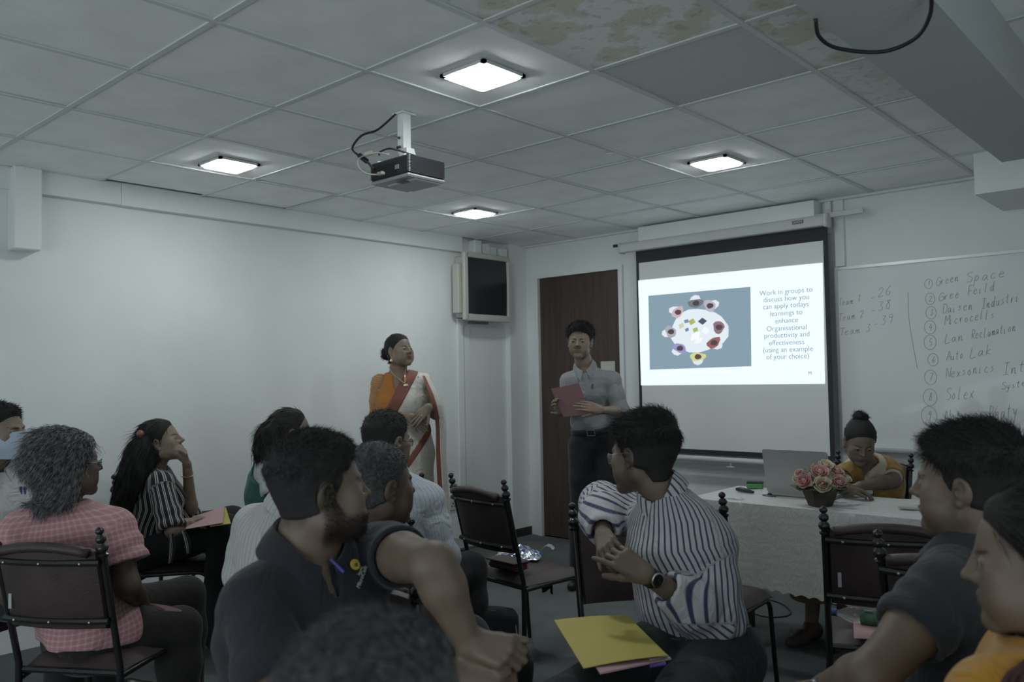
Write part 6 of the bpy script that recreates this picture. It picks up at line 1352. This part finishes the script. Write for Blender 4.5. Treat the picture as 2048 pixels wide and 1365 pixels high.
# cloth: rings from the middle of the top out over the edge and down to the scalloped hem
def rect(u, ex):  # u 0..1 round the rectangle, ex outward offset
    W_, D_ = 2*(hx+ex), 2*(hy+ex); P_ = 2*(W_+D_); s = u*P_
    if s < W_: return (-W_/2+s, -D_/2, 0, -1, s)
    if s < W_+D_: return (W_/2, -D_/2+s-W_, 1, 0, s)
    if s < 2*W_+D_: return (W_/2-(s-W_-D_), D_/2, 0, 1, s)
    return (-W_/2, D_/2-(s-2*W_-D_), -1, 0, s)
nU = 420; rows = []; sts = []
for k in np.linspace(.02, .985, 14):
    row = []; 
    for j in range(nU): x, y, a, b_, s = rect(j/nU, 0); row.append((x*k, y*k, TZ+.004+.0016*math.sin(x*k*23+y*k*31)+.001*math.sin(x*k*60))); sts.append((x*k+5, y*k+5, 0))
    rows.append(row)
for i, k in enumerate(np.linspace(0, 1, 22)):
    row = []
    for j in range(nU):
        x, y, a, b_, s = rect(j/nU, 0); dz = k*.40; fold = k**.8*(.014*math.sin(s*9.5+.7*math.sin(s*3))+.006*math.sin(s*27)); cor = 0
        ox = a*(.006+.012*k+fold); oy = b_*(.006+.012*k+fold); low = TZ+.001-dz
        if i == 21: low += .012*abs(math.sin(s*PI/.062))-.006
        if i < 2: ox *= .6+.4*i; oy *= .6+.4*i; low = TZ+.002-(0 if i == 0 else dz)
        row.append((x+ox, y+oy, low)); sts.append((s+5, -dz+5-hy, 0))
    rows.append(row)
mb = MB(); mb.grid(rows, closed=True, thick=.0018); cl = mb.build('tablecloth', JAC, None, smooth=50, loc=(0, 0, 0)); cl.location = ((TX0+TX1)/2, (TY0+TY1)/2, 0)
tag(cl, 'white patterned tablecloth with a scalloped hem covering the table', 'tablecloth'); A_ = cl.data.attributes.new('st', 'FLOAT_VECTOR', 'POINT'); A_.data.foreach_set('vector', np.array(sts+sts).astype(f32).ravel())
TT = TZ+.0065
# laptop
SILV = mat('laptop_silver', (.42, .42, .42), .35, metal=.3)
lp = thing('laptop', 'open silver laptop, its lid back towards the camera', 'laptop', (3.065, 2.765, TT))
def rrect(w, h, r, n=5): return [(sx*(w/2-r)+r*math.cos(math.radians(a0+q)), sy*(h/2-r)+r*math.sin(math.radians(a0+q))) for sx, sy, a0 in ((1, 1, 0), (-1, 1, 90), (-1, -1, 180), (1, -1, 270)) for q in np.linspace(0, 90, n)]
mb = MB(); mb.poly([(x, y+.115, .016) for x, y in rrect(.335, .23, .014)], .014, (0, 0, 1)); mb.build('base', SILV, lp)
mb = MB(); mb.poly([(x, y+.135, .0168) for x, y in rrect(.29, .11, .006)], .0007, (0, 0, 1)); mb.build('keyboard', BLACKM, lp)
ti = math.radians(12); up_ = V3(0, -math.sin(ti), math.cos(ti)); nn_ = V3(0, -math.cos(ti), -math.sin(ti)); lid = lambda w, h, r, o: [V3(0, .004, .012)+V3(x, 0, 0)+up_*(y+.118)+nn_*o for x, y in rrect(w, h, r)]
mb = MB(); mb.poly(lid(.335, .228, .014, .004)[::-1], .006, nn_); mb.build('lid', SILV, lp)
mb = MB(); mb.poly(lid(.315, .20, .004, -.0022), .0006, -nn_); mb.build('display', mat('display_glow', (.02, .02, .02), .3, emit=(.5, .6, .7), estr=.5), lp)
# flower bowl
fb = thing('flower_arrangement', 'dark bowl of pink and cream roses in front of the laptop', 'flowers', (3.245, 2.585, TT))
mb = MB(); mb.lathe([(.052, 0), (.058, .004), (.086, .072), (.090, .078), (.084, .078), (.078, .066), (.0001, .06)], (0, 0, 0), 8); mb.build('bowl', mat('bowl_brown', (.045, .035, .028), .5, var=.2), fb)
PINKP = mat('rose_pink', (.56, .30, .28), .65, var=.12, vscale=30); CREAMP = mat('rose_cream', (.60, .55, .38), .65); PEACH = mat('rose_heart', (.52, .24, .20), .65); LEAFM = mat('leaf_green', (.05, .11, .05), .5, var=.3, vscale=20); BLUSH = mat('rose_blush', (.60, .44, .36), .65)
def petal_mesh(name, m):
    P = []
    for i in range(6):
        v = i/5; row = []
        for j in range(7):
            u = j/6*2-1; w = .66*math.sin(PI*(.12+.66*v))**.7; row.append((u*w, .18*u*u-.10*v+.30*v*v, v-.12*u*u*v))
        P.append(row)
    return MB().grid(P, thick=.035).build(name, m, None, smooth=True)
pmesh = {}
for nm, m in (('pink', PINKP), ('cream', CREAMP), ('heart', PEACH), ('blush', BLUSH)): o = petal_mesh('petal', m); pmesh[nm] = o.data; bpy.data.objects.remove(o)
def rose(px, py, t_, r, cols_, seed):
    rs = random.Random(seed); c = at(px, py, t_); R_ = r/FPX*t_; nn = nz(nz(CAM-c)*.8+nz(c-V3(3.245, 2.585, TT+.03))*.8); F_ = frame(nn)
    e = bpy.data.objects.new('rose', MB().ball((0, 0, -.1), (.30, .30, .42), 8, 6).build('tmp', MATS['rose_'+('pink' if cols_[-1] == 'pink' else 'heart')], None, smooth=True).data); bpy.data.objects.remove(bpy.data.objects['tmp']); COL.objects.link(e); e.parent = fb
    e.matrix_local = Matrix.Translation(Vector(c-V3(3.245, 2.585, TT)))@Matrix(((F_[0][0], F_[1][0], F_[2][0], 0), (F_[0][1], F_[1][1], F_[2][1], 0), (F_[0][2], F_[1][2], F_[2][2], 0), (0, 0, 0, 1)))@Matrix.Scale(R_, 4)
    k = 0
    for li, (n_, tilt, rad, sc, z) in enumerate(((5, 70, .18, .78, -.35), (5, 50, .14, .72, -.36), (4, 30, .10, .62, -.34), (3, 12, .05, .50, -.26), (2, 4, .02, .36, -.16))):
        for j in range(n_):
            a = 2*PI*j/n_+li*.7+rs.uniform(-.15, .15); p = bpy.data.objects.new('petal', pmesh[cols_[min(li, len(cols_)-1)]]); COL.objects.link(p); p.parent = e
            p.matrix_local = Matrix.Rotation(a, 4, 'Z')@Matrix.Translation((0, -rad, z))@Matrix.Rotation(math.radians(tilt+rs.uniform(-6, 6)), 4, 'X')@Matrix.Scale(sc, 4)
for k, a in enumerate(((1608, 962, 3.90, 19, ['pink']), (1640, 944, 3.92, 21, ['pink']), (1674, 942, 3.97, 18, ['pink']), (1679, 965, 3.86, 20, ['pink']), (1645, 970, 3.83, 21, ['cream', 'cream', 'blush', 'heart']), (1652, 929, 3.98, 17, ['cream', 'cream', 'cream']), (1597, 946, 3.98, 11, ['blush', 'pink']), (1697, 958, 3.96, 10, ['cream']), (1590, 958, 3.94, 8, ['cream']))): rose(*a, k)
lm = MB().grid([[(u*.35*math.sin(PI*min(1, .1+v*.9)), .05*u*u, v) for u in (-1, -.5, 0, .5, 1)] for v in np.linspace(0, 1, 6)], thick=.02).build('leaf', LEAFM, None, smooth=True); ld = lm.data; bpy.data.objects.remove(lm)
for k in range(26):
    a = rnd.uniform(0, 2*PI); o = bpy.data.objects.new('leaf', ld); COL.objects.link(o); o.parent = fb; d = V3(math.cos(a), math.sin(a), rnd.uniform(-.4, 1.0)); p = V3(math.cos(a)*.055, math.sin(a)*.055, .085)+d*.018; F_ = frame(np.cross(d, [0, 0, 1])+V3(.01, 0, 0)); q = Vector(d).to_track_quat('Z', 'Y')
    o.matrix_local = Matrix.Translation(p)@q.to_matrix().to_4x4()@Matrix.Rotation(rnd.uniform(0, 3), 4, 'Z')@Matrix.Scale(rnd.uniform(.035, .06), 4)
for k in range(30):
    a = rnd.uniform(0, 2*PI); e_ = rnd.uniform(.1, 1.1); mb = MB(); d = V3(math.cos(a)*math.cos(e_), math.sin(a)*math.cos(e_), math.sin(e_)); p0 = V3(0, 0, .08)+d*.05; p1 = V3(0, 0, .08)+d*rnd.uniform(.11, .145)*V3(1, 1, .85); mb.tube([p0, lerp(p0, p1, .5)+V3(0, 0, .005), p1], .0009, 4)
    for q in range(4): mb.ball(p1+V3(rnd.gauss(0, .006), rnd.gauss(0, .006), rnd.gauss(0, .006)), .0028, 6, 4)
    mb.build('filler_sprig', (MATS['rose_cream'] if k % 3 else LEAFM), fb)
# small things on the cloth
p = onz(1510, 977, TT); o = MB(); o.box((0, 0, .014), (.085, .048, .028), bev=.004); o = o.build('board_duster', mat('duster_green', (.10, .33, .10), .6), loc=None); o.location = p; o.rotation_euler = (0, 0, .35); tag(o, 'green board duster with a dark top, left of the laptop', 'duster'); MB().box((0, 0, .031), (.085, .048, .008), bev=.002).build('felt_top', mat('felt_dark', (.03, .035, .04), .9), o)
p = onz(1490, 986, TT); o = MB().tube([(-.06, 0, .011), (-.03, 0, .014), (.03, .0, .012), (.06, 0, .009)], [.010, .0145, .012, .008], 10, flat=.9).build('remote_control', BLACKM, smooth=50); o.location = p; o.rotation_euler = (0, 0, -.35); tag(o, 'long black handheld remote lying at the left end of the cloth', 'remote control')
p = onz(1736, 990, TT); ch = thing('charger', 'white square phone charger with cable on the cloth, right of the flowers', 'charger', p, .5)
MB().box((0, 0, .024), (.045, .03, .045), bev=.005).build('plug_body', WHITEP, ch); MB().box((.024, 0, .02), (.004, .026, .04)).build('dark_face', MATS['felt_dark'], ch); MB().tube(spline([(-.022, 0, .02), (-.05, .0, .012), (-.09, -.02, .004), (-.14, -.03, .004), (-.17, -.02, .004)], 20), .0022, 6).build('cable', WHITEP, ch, smooth=True)
p = onz(1818, 1019, TT); o = MB().box((0, 0, .011), (.085, .05, .02), bev=.006).build('power_bank', mat('ivory_plastic', (.5, .5, .44), .4)); o.location = p; o.rotation_euler = (0, 0, .15); tag(o, 'small ivory plastic box at the right end of the cloth', 'box')
MB().box((.02, 0, .0215), (.02, .02, .002)).build('socket_plate', WHITEP, o)
p = onz(1470, 998, TT); o = MB().grid([[(x*.045, y*.025, .003+.003*math.sin(3*x+5*y)) for y in np.linspace(-1, 1, 7)] for x in np.linspace(-1, 1, 9)], thick=.0008).build('plastic_wrapper', mat('clear_plastic', (.7, .72, .72), .1, alpha=.45, spec=.8), smooth=True); o.location = p; tag(o, 'clear plastic wrapper near the left front edge of the cloth', 'wrapper')
p = onz(1535, 993, TT); mb = MB(); mb.tube(spline([(-.0, .05, .003), (-.03, .01, .003), (.0, -.015, .003), (.05, -.01, .003)], 16), .002, 6); mb.tube([(-.02, .045, .004), (.0, .05, .004)], .005, 8); o = mb.build('black_cable', CB, smooth=True); o.location = p; tag(o, 'short black cable beside the laptop base', 'cable')
p = onz(1556, 1232, .004); o = MB().tube(spline([(-.28, .30, .004), (-.10, .25, .004), (.02, .12, .004), (.04, .02, .004), (-.03, -.06, .004), (-.14, -.04, .004), (-.2, .05, .004)], 40), .004, 6).build('floor_cable', CB, smooth=True); o.location = (p[0], p[1], 0); tag(o, 'thin black cable looped on the carpet under the table', 'cable')
# ================================================================ FOLDERS, BAGS, THINGS ON CHAIRS
def paper(cs, name, m, label, cat, th_=.003, bow=.0, parent=None, group=None):
    """folder or sheet from four corners, slightly bowed"""
    a, b, c, d = [np.asarray(k, float) for k in cs]; n = nz(np.cross(b-a, d-a)); n = n if n[2] > 0 else -n; P = [[lerp(lerp(a, b, u), lerp(d, c, u), v)+n*bow*math.sin(PI*u)*1 for u in np.linspace(0, 1, 9)] for v in np.linspace(0, 1, 9)]
    mb = MB(); mb.grid(P, thick=th_); o = mb.build(name, m, None, smooth=40, loc=(a+c)/2)
    return tag(o, label, cat, group)
YEL = mat('yellow_card', (.50, .42, .10), .65, var=.06, vscale=3); PNK = mat('pink_card', (.50, .32, .33), .65); MAR = mat('maroon_card', (.15, .075, .08), .65)
PAPERW = mat('paper_white', (.6, .6, .6), .7)
zf = .650
ya, yb2, yc, yd = onz(1108, 1241, zf), onz(1254, 1231, zf+.01), onz(1342, 1318, zf), onz(1167, 1337, zf-.01)
paper((ya, yb2, lerp(yb2, yc, .93), yd), 'yellow_folder', YEL, 'yellow card folder lying on the striped-shirt man\'s lap', 'folder', .002, .004)
paper((onz(1130, 1239, zf-.012), onz(1230, 1233, zf-.010), onz(1343, 1317, zf-.010), onz(1200, 1347, zf-.012)), 'pink_folder', PNK, 'pink folder under the yellow folder on the striped-shirt man\'s lap', 'folder', .004, .0)
paper((onz(1260, 1265, zf-.008), onz(1275, 1262, zf-.008), onz(1337, 1312, zf-.007), onz(1300, 1322, zf-.007)), 'white_sheet', PAPERW, 'white sheet sticking out between the yellow and pink folders', 'paper', .001)
a = onz(1300, 1334, zf-.008); b = onz(1326, 1329, zf-.006); o = MB().tube([a, b, b+nz(b-a)*.006], [.004, .0045, .006], 8).build('purple_pen', mat('pen_violet', (.09, .06, .30), .4), smooth=40); tag(o, 'violet pen clipped into the pink folder', 'pen')
# maroon folder in the standing man's hands
o = paper((at(1102, 778, 5.22), at(1158, 767, 5.18), at(1180, 828, 5.10), at(1127, 835, 5.14)), 'maroon_folder', MAR, 'maroon folder held by the standing man in the grey shirt', 'folder', .006)
o = paper((at(300, 1207, 2.84), at(336, 1212, 2.78), at(364, 1221, 2.70), at(330, 1219, 2.70)), 'dark_maroon_folder', mat('dark_maroon_card', (.11, .03, .035), .5), 'dark maroon folder on the pink-shirted person\'s lap', 'folder', .005)
zf6 = .615
paper((at(370, 1060, 4.14), at(446, 1047, 4.06), at(449, 1015, 4.34), at(385, 1035, 4.38)), 'pink_folder', PNK, 'pink folder on the lap of the woman in the striped blouse', 'folder', .003)
paper((at(420, 1052, 4.09), at(462, 1046, 4.05), at(452, 1014, 4.36), at(430, 1020, 4.38)), 'yellow_folder', YEL, 'yellow folder under the pink one on the striped-blouse woman\'s lap', 'folder', .003).location.z -= .006
paper(((1.30, 1.86, .448), (1.56, 1.84, .448), (1.58, 2.02, .448), (1.33, 2.05, .448)), 'dark_folder', mat('grey_card', (.10, .10, .11), .6), 'dark folder on the chair near the wall socket', 'folder', .012)
paper(((1.28, 1.76, .457), (1.40, 1.74, .457), (1.42, 1.94, .457), (1.31, 1.95, .457)), 'yellow_folder', YEL, 'small yellow folder on top of the dark folder by the socket', 'folder', .003)
# purse and silver packet on the empty chair
REDP = mat('purse_leather', (.045, .018, .022), .4, bump=.3, bscale=200); REDE = mat('purse_edge', (.22, .02, .03), .5)
pu = thing('purse', 'dark maroon zip purse on the seat of the empty chair', 'purse', onz(1016, 1139, .447), -.1)
MB().box((0, 0, .021), (.19, .10, .034), bev=.012).build('body', REDP, pu, smooth=30); MB().box((0, .0, .045), (.205, .11, .008), bev=.003).build('flap', REDP, pu)
for k in range(3): MB().box((.088, 0, .012+k*.011), (.018, .088, .004)).build('card_edge', REDE, pu)
FOIL = mat('foil_packet', (.55, .60, .68), .22, metal=.9, bump=.8, bscale=22); FB = mat('foil_print_blue', (.05, .08, .30), .35)
rsx = np.random.RandomState(9); P = []; 
for i in range(14):
    P.append([(.24*(i/13-.5), .16*(j/10-.5), .0+.055*(1-abs(2*i/13-1)**2)*(1-abs(2*j/10-1)**3)+.012*rsx.rand()) for j in range(11)])
o = MB().grid(P, thick=.001).build('silver_packet', [FOIL, FB], None); o.data.polygons.foreach_set('material_index', [1 if (i*7 % 11) in (2, 5) else 0 for i in range(len(o.data.polygons))]); o.location = onz(1036, 1116, .449); o.rotation_euler = (0, 0, .5); tag(o, 'crumpled silver foil packet behind the purse on the empty chair', 'packet')
mb = MB(); mb.grid([[(x, y, .03*math.sin(x*40)+.01) for y in (-.03, 0, .03)] for x in np.linspace(0, .07, 5)], thick=.0006); q = mb.build('clear_flap', MATS['clear_plastic'], o); q.location = (.11, .05, .02)
# dark rag hanging under the empty chair's seat
rg = MB(); P = [[(.06+.11*j/12, .02+.02*math.sin(j), .40-.014*i-(.02*abs(math.sin(j*.9))*i/4)) for j in range(13)] for i in range(5)]; rg.grid(P, thick=.004); q = rg.build('torn_lining', LINING, chair0)
q = MB().tube(spline([(-.09, -.19, .39), (-.088, -.2, .36), (-.085, -.195, .34), (-.09, -.2, .31)], 10), .002, 5).build('loose_thread', LINING, chair0)
# bottle and pink folder on the chair at the right
bt = thing('water_bottle', 'clear plastic water bottle with blue cap and purple label lying on a chair', 'bottle', onz(1737, 1234, .480), math.atan2(*(onz(1763, 1236, .48)-onz(1700, 1228, .48))[[1, 0]])); RX = np.array([[0, 0, -1.], [0, 1, 0], [1, 0, 0]]).T
PLAS = mat('bottle_plastic', (.75, .8, .82), .08, trans=.9, alpha=.55, spec=.7)
RB = np.array([[0, 0, -1.], [0, 1, 0], [1, 0, 0]])
MB().lathe([(.011, .02), (.012, .03), (.028, .062), (.031, .075), (.031, .10), (.029, .105), (.031, .11), (.031, .19), (.028, .2), (.001, .198)][::1], (-.13, 0, 0), 20, R=RB).build('bottle_body', PLAS, bt, smooth=40)
MB().lathe([(.0145, 0), (.0145, .020), (.001, .021)], (-.13, 0, 0), 16, R=RB).build('cap', mat('cap_blue', (.05, .08, .25), .4), bt, smooth=40)
MB().lathe([(.0316, .105), (.0318, .165)], (-.13, 0, 0), 24, R=RB, cap=False).build('bottle_label', mat('label_purple', (.06, .05, .14), .5, var=.7, vscale=18, var2=(.08, .20, .10)), bt, smooth=40)
mb = MB(); mb.box((.0, -.024, .0205), (.03, .02, .0008), R=frame((0, -.75, .66)).T if False else None); 
lb = MB().box((.005, -.0225, .0232), (.028, .001, .022), R=np.array([[1, 0, 0], [0, .7, .71], [0, -.71, .7]])).build('label_panel', mat('panel_white', (.55, .55, .55), .5), bt)
paper((onz(1708, 1278, .449), onz(1790, 1282, .449), onz(1775, 1240, .449), onz(1706, 1240, .449)), 'pink_folder', PNK, 'pink folder under the water bottle on the chair', 'folder', .003)
# black laptop bag between the chairs
BAGM = mat('bag_nylon', (.013, .013, .015), .7, bump=.6, bscale=300)
bgc = at(975, 1300, 3.82); bgc[2] = 0; bg = thing('laptop_bag', 'black nylon laptop bag on the floor behind the clasped hands', 'bag', bgc, 0)
xx = nz(HR*.97+HF*.15); yy = nz(np.cross([0, 0, 1], xx)); FB_ = np.array([xx, yy, [0, 0, 1.]])
def bagf(p): q = (p-A3(bgc))@A3(FB_).T; q = q-A3((-.02, 0, .17)); hz_ = .155-.10*np.clip(q[:, 0]-.0, 0, 1)**1.2; d = np.stack([np.abs(q[:, 0])-.165, np.abs(q[:, 1])-.045-.012*np.cos(q[:, 0]*9)*np.cos(q[:, 2]*8), np.abs(q[:, 2]+.15-hz_)-hz_], 1)+.035; return np.linalg.norm(np.maximum(d, 0), axis=1)+np.minimum(d.max(1), 0)-.035-.002*wob(q, 40.)
v, q = surface(bagf, bgc-[.25, .25, .02], bgc+[.25, .25, .38], .008); qmesh('bag_body', v, q, BAGM, bg)
fr_pt = lambda x, y, z: bgc+xx*x-yy*y+V3(0, 0, z)
addp(MB().tube(spline([fr_pt(-.10, .055, .26), fr_pt(-.09, .075, .20), fr_pt(-.05, .085, .17), fr_pt(.0, .08, .19), fr_pt(.015, .058, .25)], 24), .008, 8, flat=1.4), 'bag_handle', BAGM, bg)
addp(MB().tube(spline([fr_pt(-.16, .02, .30), fr_pt(-.05, .03, .325), fr_pt(.06, .035, .305), fr_pt(.13, .035, .25)], 24), .003, 6), 'bag_zip', mat('zip_dark', (.05, .05, .05), .4), bg)
addp(MB().tube([fr_pt(.125, .04, .25), fr_pt(.13, .05, .205)], .004, 6), 'zip_pull', STEEL, bg)
addp(MB().tube(spline([fr_pt(.15, .02, .12), fr_pt(.175, .03, .06), fr_pt(.19, .05, .02), fr_pt(.16, .10, .012), fr_pt(.13, .12, .01)], 20), .011, 8, flat=.3), 'shoulder_strap', BAGM, bg)
addp(MB().tube(spline([fr_pt(.15, .03, .15), fr_pt(.165, .035, .13), fr_pt(.15, .03, .11)], 10), .004, 6), 'strap_buckle', mat('zip_dark'), bg)
p = at(1482, 1330, 3.42); p[2] = 0; cs = thing('carry_case', 'dark navy carry case standing on the floor behind the striped-shirt man', 'case', p, .75)
MB().box((0, 0, .155), (.09, .30, .29), bev=.02).build('case_body', mat('case_navy', (.020, .021, .032), .6, bump=.3), cs, smooth=30); MB().box((.0, 0, .155), (.094, .012, .294)).build('case_seam', BLACKM, cs); MB().tube(spline([(0, -.05, .30), (0, -.04, .325), (0, .04, .325), (0, .05, .30)], 12), .006, 8).build('case_handle', BLACKM, cs, smooth=True)
# papers on the bearded man's knees
z3 = .575
paper((onz(935, 1335, .60), onz(1010, 1345, .60), onz(1060, 1420, .59), onz(940, 1440, .59)), 'cream_folder', mat('cream_card', (.42, .38, .28), .65), 'cream folder bundle on the bearded man\'s knee', 'folder', .02)
a, b = onz(930, 1350, .625), onz(990, 1343, .625); o = MB().tube([a, b], .010, 14, cap=False).build('rolled_paper', PAPERW, smooth=40); MB().tube([a, b], .0075, 14, cap=False).build('inner_face', PAPERW, o, smooth=40); tag(o, 'rolled white paper tube by the bearded man\'s hands', 'paper')
a, b = onz(1016, 1352, .61), onz(1026, 1362, .61); o = MB().tube([a, b], .008, 6).build('yellow_marker', mat('marker_yellow', (.45, .42, .08), .4)); tag(o, 'yellow marker end beside the rolled paper', 'marker')
# chairs carrying the others
def under(d, h, label, back=.03): 
    c = d['PV']-hd(h)*back; place_chair(float(c[0]), float(c[1]), 42-h, label)
under(man5, 110, 'chair under the man in the face mask')
def chair_at(d, h, dx, dy, label): c = d['PV']+HR*dx+HF*dy; place_chair(float(c[0]), float(c[1]), 42-h, label)
chair_at(woman7, 180, .10, .0, 'chair under the woman in the green vest'); chair_at(man8, 180, .20, .0, 'chair under the man hidden behind the bearded man')
chair_at(man9, 180, -.07, 0, 'chair under the man with cropped greying hair'); place_chair(1.99, 1.08, 0, 'chair under the man with glasses and pale striped shirt')
chair_at(man3, 180, .03, -.05, 'chair under the bearded man, one turned post end showing by his sleeve'); chair_at(man13, -90, .0, 0, 'chair under the man in the dark polo shirt'); under(woman14, -55, 'chair under the woman at the right edge'); under(man15, 20, 'chair under the person nearest the camera')
